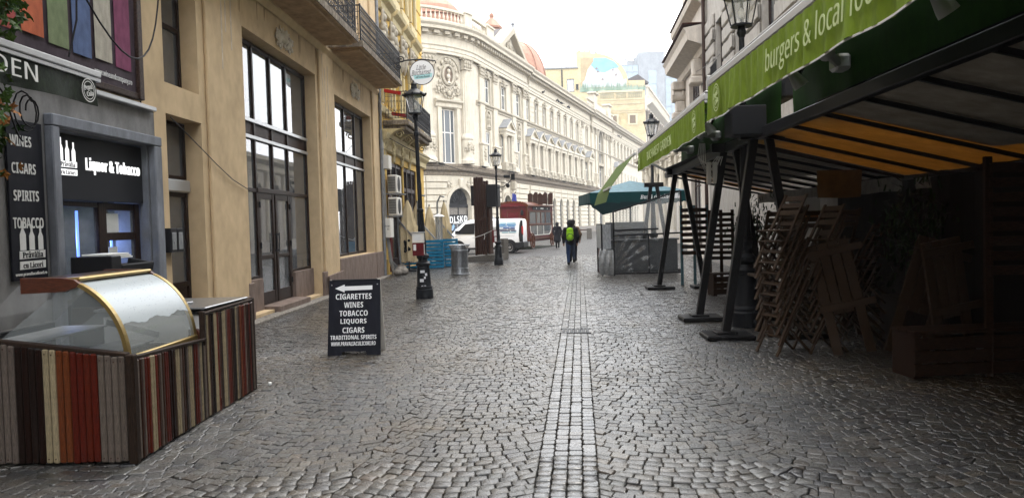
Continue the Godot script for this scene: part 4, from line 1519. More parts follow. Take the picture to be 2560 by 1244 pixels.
		if side == 0:
			var t := f.xf
			var ar := B.new()
			ar.xf = t
			ar.prism([Vector2(-0.255, 0.875), Vector2(-0.13, 0.925), Vector2(-0.13, 0.9), Vector2(0.235, 0.905), Vector2(0.235, 0.85), Vector2(-0.13, 0.845), Vector2(-0.13, 0.82)], Transform3D(Basis(), Vector3(0, 0, 0.001)), 0.003)
			obj(ar, "arrow", M.white, fo)
			var rows := [["CIGARETTES", 0.765, 0.072, 0.47], ["WINES", 0.655, 0.072, 0.25], ["TOBACCO", 0.545, 0.072, 0.37], ["LIQUORS", 0.435, 0.075, 0.34], ["CIGARS", 0.325, 0.072, 0.285], ["TRADITIONAL SPIRITS", 0.232, 0.055, 0.6], ["WWW.PRAVALIACULICORI.RO", 0.15, 0.052, 0.58]]
			for q in rows:
				text(fo, "lettering", q[0], M.white, t * Transform3D(Basis(), Vector3(-0.01, q[1], 0.001)), q[2], q[3])
			var sc4 := B.new()
			sc4.xf = t
			for x in [-0.3, 0.3]:
				sc4.mark()
				sc4.cyl(Vector3(x, 0.92, 0.0), Vector3(x, 0.92, 0.005), 0.008, 0.008, 8)
			obj(sc4, "screw", M.steel, fo)
	var hg := B.new()
	hg.mm(-0.3, 0.3, 0.955, 0.972, -0.23, -0.19, 0.005)
	obj(hg, "hinge_bar", M.iron, ab)

# ---------------------------------------------------------------- yellow hostel and what stands before it
func build_hostel() -> void:
	var t := frame3(Vector3(WALL_X, 0, 0), Vector3(0, 0, -1))
	var o := thing("yellow_hostel_building", "ornate yellow building with arched windows and a scrolled balcony beyond the tan building", "building", t)
	var fc := Face.new()
	var b := B.new()
	var holes := [[26.4, 29.5, 0.05, 4.0], [29.7, 32.8, 0.05, 4.0], [33.1, 34.3, 0.05, 3.6]]
	var ax := [26.6, 28.7, 30.8, 32.9]
	for x in ax:
		holes.append([x - 0.62, x + 0.62, 5.9, 8.15, 0.62])
		holes.append([x - 0.5, x + 0.5, 10.4, 12.6])
	fc.wall(b, 25.12, 35.0, 0.0, 14.5, holes, 0.3)
	b.quad(Vector3(35.0, 0, 0), Vector3(35.0, 0, -9), Vector3(35.0, 14.5, -9), Vector3(35.0, 14.5, 0))
	obj(b, "wall", M.yellow, o)
	var rb := B.new()
	rb.mm(25.2, 34.9, 0.05, 14.4, -2.5, -2.4); rb.mm(25.2, 34.9, 4.6, 4.7, -2.4, -0.31); rb.mm(25.2, 34.9, 9.3, 9.4, -2.4, -0.31)
	obj(rb, "back_room", M.room, o)
	var pq := B.new()     # corner piers with curved joints
	for q in [[33.75, 34.98]]:
		var y := 5.8
		while y < 14.2:
			pq.mark()
			fc.fbox(pq, q[0], q[1], y + 0.02, y + 0.88, 0.0, 0.1, 0.03)
			y += 0.9
	for q in [[25.16, 25.75]]:
		var y := 0.5
		while y < 4.4:
			pq.mark()
			fc.fbox(pq, q[0], q[1], y + 0.02, y + 0.43, 0.0, 0.08, 0.025)
			y += 0.45
	obj(pq, "pier_stone", M.yellow, o)
	for i in ax.size():
		var x: float = ax[i]
		window(o, fc, x - 0.6, x + 0.6, 5.92, 8.12, -0.2, [0.5], [0.62], M.white_frame, M.pane, 0.08)
		window(o, fc, x - 0.48, x + 0.48, 10.42, 12.58, -0.2, [0.5], [0.7], M.white_frame, M.pane, 0.08)
		var s := B.new()
		fc.arch_ring(s, x, 7.53, 0.62, 0.16, 0.62, -0.02, 0.09)
		s.mm(x - 0.8, x - 0.64, 5.9, 7.5, 0.0, 0.1, 0.02); s.mm(x + 0.64, x + 0.8, 5.9, 7.5, 0.0, 0.1, 0.02)
		obj(s, "arch_surround", M.yellow_pale, o)
		var c := B.new()      # small cornice carried over each window, and the next storey's frame
		fc.run(c, x - 0.88, x + 0.88, [Vector2(0.05, 9.05), Vector2(0.12, 9.1), Vector2(0.14, 9.3), Vector2(0.3, 9.42), Vector2(0.34, 9.55), Vector2(0.02, 9.66)])
		c.mm(x - 0.8, x + 0.8, 9.66, 10.2, 0.0, 0.12, 0.03); c.mm(x - 0.72, x - 0.5, 10.25, 12.5, 0.0, 0.12, 0.02); c.mm(x + 0.5, x + 0.72, 10.25, 12.5, 0.0, 0.12, 0.02)
		fc.run(c, x - 0.85, x + 0.85, [Vector2(0.05, 12.6), Vector2(0.12, 12.7), Vector2(0.3, 12.85), Vector2(0.34, 13.0), Vector2(0.02, 13.1)])
		obj(c, "window_cornice", M.yellow_pale, o)
		var g := B.new()
		for sgn in [-1, 1]:      # carved bearers at both sides of the arch
			g.mark()
			g.ball(Vector3(x + sgn * 0.74, 8.75, 0.16), Vector3(0.12, 0.15, 0.13), 8, 6)
			g.ball(Vector3(x + sgn * 0.74, 8.45, 0.13), Vector3(0.17, 0.2, 0.13), 8, 6)
			g.tube([Vector3(x + sgn * 0.6, 8.5, 0.14), Vector3(x + sgn * 0.52, 8.75, 0.17), Vector3(x + sgn * 0.66, 8.98, 0.16)], 0.05, 6)
			g.tube([Vector3(x + sgn * 0.88, 8.5, 0.14), Vector3(x + sgn * 0.92, 8.8, 0.17), Vector3(x + sgn * 0.82, 9.0, 0.16)], 0.05, 6)
			g.lathe(Vector3(x + sgn * 0.74, 7.6, 0.1), [Vector2(0.04, 0), Vector2(0.12, 0.2), Vector2(0.16, 0.6), Vector2(0.1, 0.75)], 8)
		g.mark()
		carve(g, fc, x, 8.5, 0.08, 0.8, 0.6, 40 + i, 8)
		obj(g, "carved_figure", M.cream_orn, o)
	var co := B.new()
	co.mark()
	fc.run(co, 25.12, 35.1, [Vector2(0.05, 4.25), Vector2(0.12, 4.3), Vector2(0.12, 4.5), Vector2(0.25, 4.62), Vector2(0.32, 4.8), Vector2(0.03, 4.9)])
	co.mark()
	fc.run(co, 25.12, 35.1, [Vector2(0.02, 5.5), Vector2(0.1, 5.55), Vector2(0.12, 5.75), Vector2(0.02, 5.82)])
	co.mark()
	fc.run(co, 25.12, 35.1, [Vector2(0.05, 13.5), Vector2(0.3, 13.8), Vector2(0.6, 14.1), Vector2(0.62, 14.3), Vector2(0.0, 14.4)])
	obj(co, "cornice", M.yellow_pale, o)
	# balcony on scrolled brackets
	var sl := B.new()
	sl.mm(25.9, 31.7, 5.12, 5.3, 0.0, 0.9, 0.03); sl.mm(26.0, 31.6, 4.98, 5.12, 0.0, 0.8, 0.03)
	var bal := obj(sl, "balcony", M.cream_dirt, o)
	railing(bal, 25.95, 31.62, 5.3, 0.84, 0.95, true)
	for x in [26.2, 27.9, 29.6, 31.3]:
		var br := B.new()
		var pr := []
		for k in 11:
			var a := PI / 2 * k / 10
			pr.append(Vector2(0.75 - 0.68 * sin(a), 4.98 - 0.95 * (1 - cos(a))))
		pr.append(Vector2(0.0, 3.95)); pr.append(Vector2(0.0, 4.98))
		br.prism(pr, frame3(Vector3(x - 0.17, 0, 0), Vector3(0, 0, 1)) , 0.34)
		br.tube(scroll(Vector3(x - 0.18, 4.82, 0.55), Vector3(0, 0, 1), Vector3.UP, 0.15, 1.5, 1), 0.03, 5)
		carve(br, fc, x, 4.35, 0.32, 0.4, 0.6, 60 + int(x), 6)
		obj(br, "bracket", M.yellow_pale, bal)
	# brown shop front
	var sf := B.new()
	for x in [26.42, 27.3, 28.4, 29.45, 29.75, 30.7, 31.8, 32.75]:
		sf.mm(x - 0.06, x + 0.06, 0.05, 3.98, -0.2, -0.05, 0.01)
	for y in [[0.05, 0.5], [2.05, 2.3], [3.05, 3.2], [3.85, 3.98]]:
		sf.mm(26.4, 29.5, y[0], y[1], -0.19, -0.07); sf.mm(29.7, 32.8, y[0], y[1], -0.19, -0.07)
	var shop := obj(sf, "shop_front", M.brown_panel, o)
	for q in [[26.42, 27.3], [27.3, 28.4], [28.4, 29.45], [29.75, 30.7], [30.7, 31.8], [31.8, 32.75]]:
		for y in [[0.5, 2.06], [2.29, 3.06], [3.19, 3.86]]:
			var g := B.new()
			g.quad(Vector3(q[0] + 0.05, y[0], -0.14), Vector3(q[1] - 0.05, y[0], -0.14), Vector3(q[1] - 0.05, y[1], -0.14), Vector3(q[0] + 0.05, y[1], -0.14))
			obj(g, "pane", M.pane, shop)
	var mr := B.new()
	mr.mm(26.55, 26.95, 0.1, 3.4, -0.04, 0.02, 0.01)
	obj(mr, "maroon_shutter", M.maroon, shop)
	var rf := B.new()
	rf.mm(25.12, 35, 14.3, 14.5, -8, 0)
	obj(rf, "roof", M.zinc, o)
	# round hanging sign
	var hs := thing("round_hostel_sign", "round white hostel sign in script lettering hanging from a scrolled iron bracket", "sign", Transform3D(Basis(Vector3.UP, 0.02), Vector3(-3.52, 6.48, -24.0)))
	var d := B.new()
	d.cyl(Vector3(0, 0, -0.05), Vector3(0, 0, 0.05), 0.38, 0.38, 40)
	obj(d, "disc", M.white, hs)
	var rim := B.new()
	var ps := []
	for i in 41:
		ps.append(Vector3(cos(TAU * i / 40) * 0.385, sin(TAU * i / 40) * 0.385, 0.045))
	rim.tube(ps, 0.012, 5)
	obj(rim, "rim", M.iron, hs)
	var it := Basis(Vector3(0, 0, 1), 0.07)
	var shear := Basis(Vector3(1, 0, 0), Vector3(0.3, 1, 0), Vector3(0, 0, 1))
	text(hs, "lettering", "Little", M.black, Transform3D(it * shear, Vector3(-0.02, 0.16, 0.051)), 0.15, 0.3, "Droid Serif", false)
	text(hs, "lettering", "Bucharest", M.black, Transform3D(it * shear, Vector3(-0.02, 0.0, 0.051)), 0.17, 0.6, "Droid Serif", false)
	var wash := B.new()
	wash.prism([Vector2(-0.28, -0.09), Vector2(0.0, -0.07), Vector2(0.33, -0.03), Vector2(0.31, -0.15), Vector2(0.05, -0.2), Vector2(-0.24, -0.22)], Transform3D(Basis(), Vector3(0, 0, 0.0502)), 0.001)
	obj(wash, "brush_stroke", M.aqua, hs)
	text(hs, "lettering", "old town hostel", M.black, Transform3D(it * shear, Vector3(0.02, -0.135, 0.0516)), 0.07, 0.44, "Droid Serif", true)
	var br := B.new()
	br.cyl(Vector3(-1.7, 0.45, 0), Vector3(-1.7, -0.1, 0), 0.03, 0.03, 8)
	br.tube([Vector3(-1.7, 0.3, 0), Vector3(-1.3, 0.22, 0), Vector3(-0.9, 0.3, 0), Vector3(-0.5, 0.4, 0), Vector3(0.0, 0.42, 0), Vector3(0.42, 0.36, 0), Vector3(0.44, 0.28, 0)], 0.022, 6)
	br.tube(scroll(Vector3(-0.65, 0.42, 0), Vector3.RIGHT, Vector3.UP, 0.12, 1.4, -1), 0.018, 6)
	br.tube(scroll(Vector3(-0.75, 0.2, 0), Vector3.RIGHT, Vector3.DOWN, 0.1, 1.4, -1), 0.018, 6)
	br.tube([Vector3(-1.7, 0.0, 0), Vector3(-1.4, 0.05, 0), Vector3(-1.1, 0.24, 0)], 0.018, 6)
	for x in [-0.2, 0.2]:
		br.cyl(Vector3(x, 0.42, 0), Vector3(x, 0.32, 0), 0.008, 0.008, 5)
	obj(br, "bracket", M.wrought, hs)
	# red planter and white chairs on the balcony
	var fl := thing("red_balcony_planters", "red flower boxes hung on the hostel balcony railing", "planter", t)
	for q in [[25.98, 6.2, 0.35], [26.6, 5.5, 0.5]]:
		var p := B.new()
		p.xf = Transform3D(Basis(Vector3(1, 0, 0), 0.2), Vector3(q[0], q[1], q[2]))
		p.prism([Vector2(-0.08, 0), Vector2(0.08, 0), Vector2(0.11, 0.1), Vector2(-0.11, 0.1)], frame3(Vector3(-0.05, 0, -0.3), Vector3(1, 0, 0)), 0.6)
		obj(p, "flower_box", M.red, fl)
	var ch := thing("white_balcony_screen", "white folded sunshade leaning on the hostel balcony railing", "sunshade", t)
	var w := B.new()
	w.mark()
	w.bar(Vector3(28.3, 5.35, 0.75), Vector3(27.9, 6.25, 0.72), 0.12, 0.1, 0.02)
	w.mark()
	w.bar(Vector3(29.2, 5.35, 0.75), Vector3(28.9, 6.3, 0.72), 0.16, 0.1, 0.02)
	obj(w, "cloth", M.white, ch)
	# air conditioners and boxes
	var k := 0
	for y in [2.05, 2.82]:
		var ac := thing("air_conditioner_unit", ["lower of two white air conditioner units on the hostel wall", "upper of two white air conditioner units on the hostel wall"][k], "air conditioner", t, "air conditioners on the hostel wall")
		var a := B.new()
		a.mm(25.95, 26.8, y, y + 0.62, 0.1, 0.42, 0.02)
		obj(a, "casing", M.white_frame, ac)
		var g := B.new()      # fins on the near end and the fan grille in front
		for i in 7:
			g.mm(25.935, 25.95, y + 0.06, y + 0.56, 0.13 + i * 0.036, 0.148 + i * 0.036)
		for i in 6:
			g.mm(25.93, 25.936, y + 0.07 + i * 0.09, y + 0.08 + i * 0.09, 0.12, 0.37)
		obj(g, "coil_grille", M.darkplastic, ac)
		var f := B.new()
		f.cyl(Vector3(26.3, y + 0.31, 0.42), Vector3(26.3, y + 0.31, 0.427), 0.26, 0.26, 20)
		obj(f, "fan_grille", M.darkplastic, ac)
		var bk := B.new()
		bk.mark()
		bk.mm(26.0, 26.05, y - 0.05, y, 0.0, 0.45)
		bk.mark()
		bk.mm(26.7, 26.75, y - 0.05, y, 0.0, 0.45)
		obj(bk, "bracket", M.galv, ac)
		k += 1
	var e1 := thing("grey_meter_box", "grey electricity box with scrawled letters low on the hostel pier", "meter box", t)
	var q := B.new()
	q.mm(25.2, 25.75, 1.3, 1.95, 0.1, 0.3, 0.01)
	obj(q, "casing", M.white_frame, e1)
	var face_ := frame3(Vector3(25.199, 1.68, 0.2), Vector3(0, 0, 1))
	text(e1, "lettering", "PERF", M.black, face_, 0.06, 0.15, "Droid Sans", false)
	text(e1, "lettering", "NU", M.black, frame3(Vector3(25.199, 1.58, 0.22), Vector3(0, 0, 1)), 0.05, 0.07, "Droid Sans", false)
	var e2 := B.new()
	e2.mm(25.25, 25.75, 3.6, 4.05, 0.1, 0.3, 0.01)
	tag(obj(e2, "junction_box", M.white_frame, null), "small pale junction box high on the hostel pier above the air conditioners", "junction box")
	get_node("junction_box").transform = t
	var wr := B.new()
	for i in 7:
		var x := 25.3 + i * 0.07
		wr.tube([Vector3(x, 1.3, 0.14), Vector3(x + 0.1 * sin(i), 0.9, 0.18), Vector3(x - 0.08 * cos(i * 2.0), 0.5, 0.22), Vector3(x + 0.15, 0.1, 0.3 + 0.05 * i)], 0.014, 5)
	wr.cyl(Vector3(25.3, 1.95, 0.14), Vector3(25.3, 4.6, 0.1), 0.03, 0.03, 6)
	tag(obj(wr, "loose_wall_cables", M.galv, null), "tangle of grey cables and pipe below the meter box", "cables")
	get_node("loose_wall_cables").transform = t
	for i in 3:
		var bb := B.new()
		for kk in 2:
			bb.ball(Vector3(0.05 * kk, 0.06 * kk, 0.03 * kk), Vector3(0.22 - 0.06 * kk, 0.13, 0.16 - 0.03 * kk), 9, 6)
		bb.cyl(Vector3(0.05, 0.12, 0.02), Vector3(0.08, 0.24, 0.03), 0.03, 0.06, 7)
		var bo := obj(bb, "rubbish_bag", M.slab)
		tag(bo, ["grey rubbish bag at the corner pier of the hostel", "middle grey rubbish bag against the hostel wall", "grey rubbish bag nearest the blue bench"][i], "rubbish bag", "rubbish bags at the hostel wall")
		bo.transform = t * Transform3D(Basis(Vector3.UP, i * 0.8) * Basis(Vector3(0, 0, 1), 0.15), Vector3(25.5 + i * 0.4, 0.12, 0.45 + 0.1 * (i % 2)))
	var ls := B.new()
	ls.bar(Vector3(26.0, 0.0, 0.2), Vector3(26.05, 1.0, 0.06), 0.3, 0.04)
	tag(obj(ls, "leaning_sheet", M.slab), "grey sheet leaning on the hostel wall behind the rubbish bags", "sheet")
	get_node("leaning_sheet").transform = t

# ---------------------------------------------------------------- street furniture
func make_lamp(label: String, tr: Transform3D) -> Node3D:
	var o := thing("street_lamp", label, "street lamp", tr, "cast iron street lamps")
	var b := B.new()
	b.lathe(Vector3.ZERO, [Vector2(0.2, 0), Vector2(0.2, 0.2), Vector2(0.185, 0.22), Vector2(0.19, 0.26), Vector2(0.165, 0.3), Vector2(0.155, 0.5), Vector2(0.14, 0.74), Vector2(0.165, 0.76), Vector2(0.17, 0.8), Vector2(0.12, 0.84), Vector2(0.1, 0.88), Vector2(0.14, 0.93), Vector2(0.145, 0.98), Vector2(0.1, 1.03), Vector2(0.085, 1.08), Vector2(0.1, 1.2), Vector2(0.09, 1.24), Vector2(0.1, 1.27)], 16)
	obj(b, "base", M.iron, o)
	var p := B.new()
	for i in 8:
		var a := TAU * i / 8
		p.cyl(Vector3(cos(a) * 0.07, 1.25, sin(a) * 0.07), Vector3(cos(a) * 0.052, 1.95, sin(a) * 0.052), 0.02, 0.016, 5, false)
	p.lathe(Vector3.ZERO, [Vector2(0.075, 1.24), Vector2(0.056, 1.95), Vector2(0.075, 1.98), Vector2(0.075, 2.03), Vector2(0.052, 2.06), Vector2(0.043, 3.7), Vector2(0.06, 3.72), Vector2(0.06, 3.78), Vector2(0.04, 3.82), Vector2(0.038, 4.05), Vector2(0.07, 4.12), Vector2(0.05, 4.18), Vector2(0.05, 4.2)], 12)
	obj(p, "post", M.iron, o)
	var l := B.new()
	l.lathe(Vector3.ZERO, [Vector2(0.0, 4.2), Vector2(0.15, 4.2), Vector2(0.15, 4.225), Vector2(0.0, 4.225)], 12)
	for i in 6:
		var a := TAU * (i + 0.5) / 6
		l.bar(Vector3(cos(a) * 0.14, 4.22, sin(a) * 0.14), Vector3(cos(a) * 0.23, 4.62, sin(a) * 0.23), 0.014, 0.014)
	l.cyl(Vector3(0, 4.2, 0), Vector3(0, 4.62, 0), 0.012, 0.012, 6)
	l.lathe(Vector3(0, 4.6, 0), [Vector2(0.24, 0.0), Vector2(0.265, 0.02), Vector2(0.25, 0.05), Vector2(0.16, 0.12), Vector2(0.08, 0.17), Vector2(0.06, 0.26), Vector2(0.075, 0.28), Vector2(0.04, 0.31), Vector2(0.012, 0.35), Vector2(0.0, 0.38)], 16)
	for i in 8:
		var a := TAU * i / 8
		l.ball(Vector3(cos(a) * 0.26, 4.645, sin(a) * 0.26), Vector3(0.025, 0.03, 0.025), 5, 4)
	var ln := obj(l, "lantern", M.iron, o)
	for i in 6:
		var g := B.new()
		var a := TAU * (i - 0.5) / 6
		var c := TAU * (i + 0.5) / 6
		g.quad(Vector3(cos(c) * 0.137, 4.225, sin(c) * 0.137), Vector3(cos(a) * 0.137, 4.225, sin(a) * 0.137), Vector3(cos(a) * 0.226, 4.615, sin(a) * 0.226), Vector3(cos(c) * 0.226, 4.615, sin(c) * 0.226))
		obj(g, "pane", M.lampglass, ln)
	var bu := B.new()
	bu.lathe(Vector3(0, 4.3, 0), [Vector2(0.0, 0.0), Vector2(0.04, 0.02), Vector2(0.045, 0.1), Vector2(0.0, 0.18)], 8)
	obj(bu, "bulb", M.white_frame, ln)
	return o

func build_street_things() -> void:
	var l1 := make_lamp("cast iron street lamp with stickers on its base, standing before the tan building", Transform3D(Basis(Vector3(0, 0, 1), 0.02), Vector3(-2.64, 0, -17.3)))
	copy(l1, "street_lamp", at(-1.63, 0, 30.61, 0.4, 0.95), "slender street lamp with an iron camera arm beside the rusty timber column")
	copy(l1, "street_lamp", at(3.12, 0, 11.58, 0.2, 1.07), "large street lamp rising through the green awning beside the stacked chairs")
	copy(l1, "street_lamp", at(4.23, 0, 28.0, 0.3, 1.12), "street lamp whose lantern shows above the far end of the second awning")
	var sk := B.new()      # stickers on the first lamp's base
	var rng := RandomNumberGenerator.new()
	rng.seed = 8
	for q in [[0.2, 0.62, 0.1, 0.06], [-0.3, 0.55, 0.05, 0.06], [0.35, 0.42, 0.09, 0.07], [0.1, 0.28, 0.1, 0.05], [-0.1, 0.48, 0.04, 0.05]]:
		var a: float = PI / 2 + q[0] - 0.2
		var r: float = 0.163 if q[1] < 0.6 else 0.152
		var c := Vector3(cos(a) * r, q[1], -cos(0) * 0 + sin(a) * r)
		sk.col = Color(0.6, 0.6, 0.62)
		sk.mark()
		sk.box(c, Vector3(q[2], q[3], 0.003), 0.0, Basis(Vector3.UP, PI / 2 - a) * Basis(Vector3(1, 0, 0), -0.05))
	obj(sk, "sticker", M.sticker, l1)
	# flyer boxes strapped to two lamps
	var fb := thing("flyer_box", "white and maroon flyer box strapped to the nearest lamp post", "flyer box", at(-2.7, 0, 17.1))
	for q in [["upper_box", 1.28, 1.5, M.white_frame], ["lower_box", 0.99, 1.275, M.maroon]]:
		var b := B.new()
		b.mm(-0.135, 0.12, q[1], q[2], -0.02, 0.14, 0.006)
		var n := obj(b, q[0], q[3], fb)
		var s := B.new()
		s.mark()
		s.mm(-0.1, 0.06, q[1] + 0.05, q[2] - 0.03, 0.14, 0.143) if q[0] == "upper_box" else s.mm(-0.11, -0.05, q[1] + 0.12, q[2] - 0.03, 0.14, 0.143)
		s.mark()
		s.mm(0.12, 0.123, q[1] + 0.03, q[2] - 0.03, 0.02, 0.1)
		obj(s, "label", M.paper, n)
	var tp := B.new()
	tp.mm(-0.15, 0.135, 1.502, 1.52, -0.04, 0.16, 0.004)
	obj(tp, "lid", M.galv, fb)
	var fb2 := thing("flyer_box", "small maroon flyer box on the lamp by the timber column", "flyer box", at(-1.75, 0, 30.45))
	var q2 := B.new()
	q2.mm(-0.09, 0.09, 0.92, 1.42, -0.02, 0.14, 0.006)
	obj(q2, "box", M.maroon, fb2)
	var q3 := B.new()
	q3.mark()
	q3.mm(-0.02, 0.08, 1.18, 1.38, 0.14, 0.145)
	q3.mark()
	q3.mm(0.0, 0.08, 0.95, 1.14, 0.14, 0.145)
	obj(q3, "poster", M.paper, fb2)
	# camera arm on the second lamp
	var ca := thing("surveillance_camera_arm", "bracket with two small cameras on the lamp beside the timber column", "camera", at(-1.63, 0, 30.61))
	var c1 := B.new()
	c1.tube([Vector3(0.04, 3.1, 0), Vector3(0.3, 3.15, 0), Vector3(0.5, 3.3, 0), Vector3(0.62, 3.45, 0)], 0.02, 6); c1.tube([Vector3(0.04, 3.35, 0), Vector3(0.3, 3.3, 0), Vector3(0.45, 3.25, 0)], 0.015, 6)
	obj(c1, "arm", M.iron, ca)
	var c2 := B.new()
	c2.mark()
	c2.mm(0.3, 0.56, 3.5, 3.62, -0.06, 0.06, 0.02)
	c2.mark()
	c2.ball(Vector3(0.46, 3.18, 0.02), Vector3(0.08, 0.09, 0.08), 8, 6)
	c2.mark()
	c2.mm(0.6, 0.75, 3.4, 3.66, -0.05, 0.05, 0.01)
	obj(c2, "camera_head", M.darkplastic, ca)
	# slatted steel bin
	var bn := thing("slatted_steel_bin", "round galvanised bin of flared vertical slats in the middle left of the street", "litter bin", at(-2.67, 0, 25.5))
	var sl := B.new()
	var pf := [[0.325, 0.02], [0.3, 0.1], [0.285, 0.2], [0.285, 0.78], [0.3, 0.88], [0.36, 0.985]]
	for j in pf.size() - 1:
		var p: Array = pf[j]
		var r: Array = pf[j + 1]
		sl.quad(Vector3(-0.0118, p[1], p[0]), Vector3(0.0118, p[1], p[0]), Vector3(0.0118 if j < 4 else 0.0145, r[1], r[0]), Vector3(-0.0118 if j < 4 else -0.0145, r[1], r[0]))
		sl.quad(Vector3(0.017, p[1], p[0] - 0.008), Vector3(-0.017, p[1], p[0] - 0.008), Vector3(-0.017, r[1], r[0] - 0.008), Vector3(0.017, r[1], r[0] - 0.008))
	sl.smooth()
	var sm := sl.mesh()
	for i in 36:
		same(sm, "slat", M.galv, bn, Transform3D(Basis(Vector3.UP, TAU * i / 36), Vector3.ZERO))
	var rg := B.new()
	for q in [[0.36, 0.985], [0.285, 0.8], [0.285, 0.2], [0.325, 0.02]]:
		var ps := []
		for i in 33:
			ps.append(Vector3(cos(TAU * i / 32) * q[0], q[1], sin(TAU * i / 32) * q[0]))
		rg.mark()
		rg.tube(ps, 0.014, 5)
	obj(rg, "ring", M.galv, bn)
	var ln := B.new()
	ln.lathe(Vector3.ZERO, [Vector2(0.0, 0.06), Vector2(0.26, 0.06), Vector2(0.255, 0.8), Vector2(0.245, 0.8), Vector2(0.25, 0.1)], 24)
	obj(ln, "liner", M.black, bn)
	# blue crates
	var cr := thing("blue_wooden_crate", "bottom blue slatted crate of the stack behind the bin", "crate", at(-4.1, 0.01, 29.5, 0.25), "blue wooden crates")
	var pm := B.new()
	pm.mm(-0.36, 0.36, -0.05, 0.05, -0.012, 0.012, 0.004)
	var sd := pm.mesh()
	for i in 4:
		for z in [-0.26, 0.26]:
			same(sd, "slat", M.blue, cr, Transform3D(Basis(), Vector3(0, 0.06 + i * 0.142, z)))
		for x in [-0.35, 0.35]:
			same(sd, "slat", M.blue, cr, Transform3D(Basis(Vector3.UP, PI / 2) * Basis.from_scale(Vector3(0.7, 1, 1)), Vector3(x, 0.06 + i * 0.142, 0)))
	for i in 5:
		same(sd, "bottom_slat", M.blue, cr, Transform3D(Basis(Vector3(1, 0, 0), PI / 2), Vector3(0, 0.02, -0.22 + i * 0.11)))
	for x in [-0.33, 0.33]:
		for z in [-0.235, 0.235]:
			var c := B.new()
			c.mm(x - 0.03, x + 0.03, 0, 0.54, z - 0.025, z + 0.025, 0.004)
			obj(c, "corner_post", M.blue, cr)
	copy(cr, "blue_wooden_crate", at(-4.1, 0.56, 29.5, 0.22), "upper blue slatted crate of the stack behind the bin")
	copy(cr, "blue_wooden_crate", at(-3.62, 0.57, 30.6, 0.1), "blue slatted crate set behind the stack, half hidden by it")
	copy(cr, "blue_wooden_crate", at(-3.62, 0.01, 30.6, 0.15), "blue slatted crate on the ground under the half hidden one, by the bin")
	var bh := thing("blue_slatted_bench", "low blue slatted bench at the foot of the hostel wall", "bench", at(-5.0, 0, 29.0))
	for i in 3:
		var s := B.new()
		s.mm(-0.4, 0.55, 0.42, 0.45, -0.3 + i * 0.12, -0.2 + i * 0.12, 0.005)
		obj(s, "seat_slat", M.blue, bh)
	for x in [-0.36, 0.5]:
		var s := B.new()
		s.mm(x - 0.04, x + 0.04, 0, 0.42, -0.28, 0.02, 0.005)
		obj(s, "leg", M.blue, bh)
	for i in 3:
		var s := B.new()
		s.mm(-0.4, 0.55, 0.06 + i * 0.12, 0.14 + i * 0.12, 0.03, 0.05, 0.005)
		obj(s, "front_slat", M.blue, bh)
	# closed parasols
	var um := thing("closed_parasol", "closed beige parasol with a dark animal print nearest the tan building", "parasol", at(-4.78, 0, 27.8), "closed beige parasols")
	var cv := B.new()
	var rings := []
	for q in [[2.62, 0.03], [2.35, 0.14], [2.0, 0.2], [1.7, 0.26], [1.66, 0.3], [1.3, 0.3], [0.9, 0.31], [0.5, 0.28], [0.36, 0.26]]:
		var ring := []
		for i in 24:
			var a := TAU * i / 24
			var r: float = q[1] * (1.0 + 0.22 * cos(a * 8) * minf(1.0, (2.7 - q[0])))
			ring.append(Vector3(cos(a) * r * 1.0, q[0] + 0.03 * sin(a * 3) * (1 if q[0] < 0.5 else 0), -sin(a) * r * 0.8))
		rings.push_front(ring)
	cv.loft(rings)
	cv.smooth(0.3)
	obj(cv, "canopy", M.umbrella, um)
	var pl := B.new()
	pl.cyl(Vector3(0, 0, 0), Vector3(0, 2.7, 0), 0.025, 0.025, 8); pl.mm(-0.3, 0.3, 0.0, 0.05, -0.3, 0.3, 0.01)
	obj(pl, "pole", M.iron, um)
	for q in [[-4.72, 29.6, "closed beige parasol half hidden behind the nearest lamp post", 0.6, 0.98], [-4.35, 30.4, "narrow closed beige parasol just right of the nearest lamp post", 1.1, 0.93], [-3.85, 31.2, "closed beige parasol behind the patio heater and crates", 1.9, 1.0]]:
		copy(um, "closed_parasol", at(q[0], 0, q[1], q[3], q[4]), q[2])
	var pr := B.new()
	pr.col = Color(0.012, 0.012, 0.012)
	for q in [[-0.03, 0.85, 0.1, 0.12], [-0.05, 1.02, 0.07, 0.12], [0.04, 1.14, 0.07, 0.05], [-0.1, 1.1, 0.04, 0.07], [0.07, 0.83, 0.05, 0.06], [-0.09, 0.75, 0.05, 0.05]]:
		pr.mark()
		pr.ball(Vector3(q[0], q[1], 0.262), Vector3(q[2], q[3], 0.02), 8, 5)
	obj(pr, "dark_print", M.cloth, um)
	for k in 3:
		var arm := B.new()
		var x: float = [-5.0, -4.55, -4.0][k]
		var z: float = [27.6, 29.4, 31.0][k]
		var pts := []
		for i in 9:
			var a := lerpf(0.0, 1.9, i / 8.0)
			pts.append(Vector3(x - 0.25 + 0.1 * sin(a), 0.7 + 2.05 * sin(a / 1.9 * 1.6), -z + 0.1))
		arm.tube([Vector3(x - 0.05, 0.05, -z), Vector3(x - 0.12, 1.5, -z), Vector3(x - 0.1, 2.6, -z), Vector3(x + 0.02, 2.85, -z), Vector3(x + 0.2, 2.82, -z)], 0.035, 6)
		arm.bar(Vector3(x - 0.1, 1.9, -z), Vector3(x + 0.55, 1.15, -z + 0.1), 0.06, 0.06)
		tag(obj(arm, "parasol_arm", M.galv), ["grey bent metal arm of the parasol nearest the tan building", "grey bent metal arm between the two middle parasols", "grey bent metal arm left of the patio heater"][k], "parasol arm", "bent arms of the closed parasols")
	var ph := thing("patio_heater", "tall patio heater with a white hood and glass tube behind the crates", "heater", at(-3.95, 0, 30.2))
	var h1 := B.new()
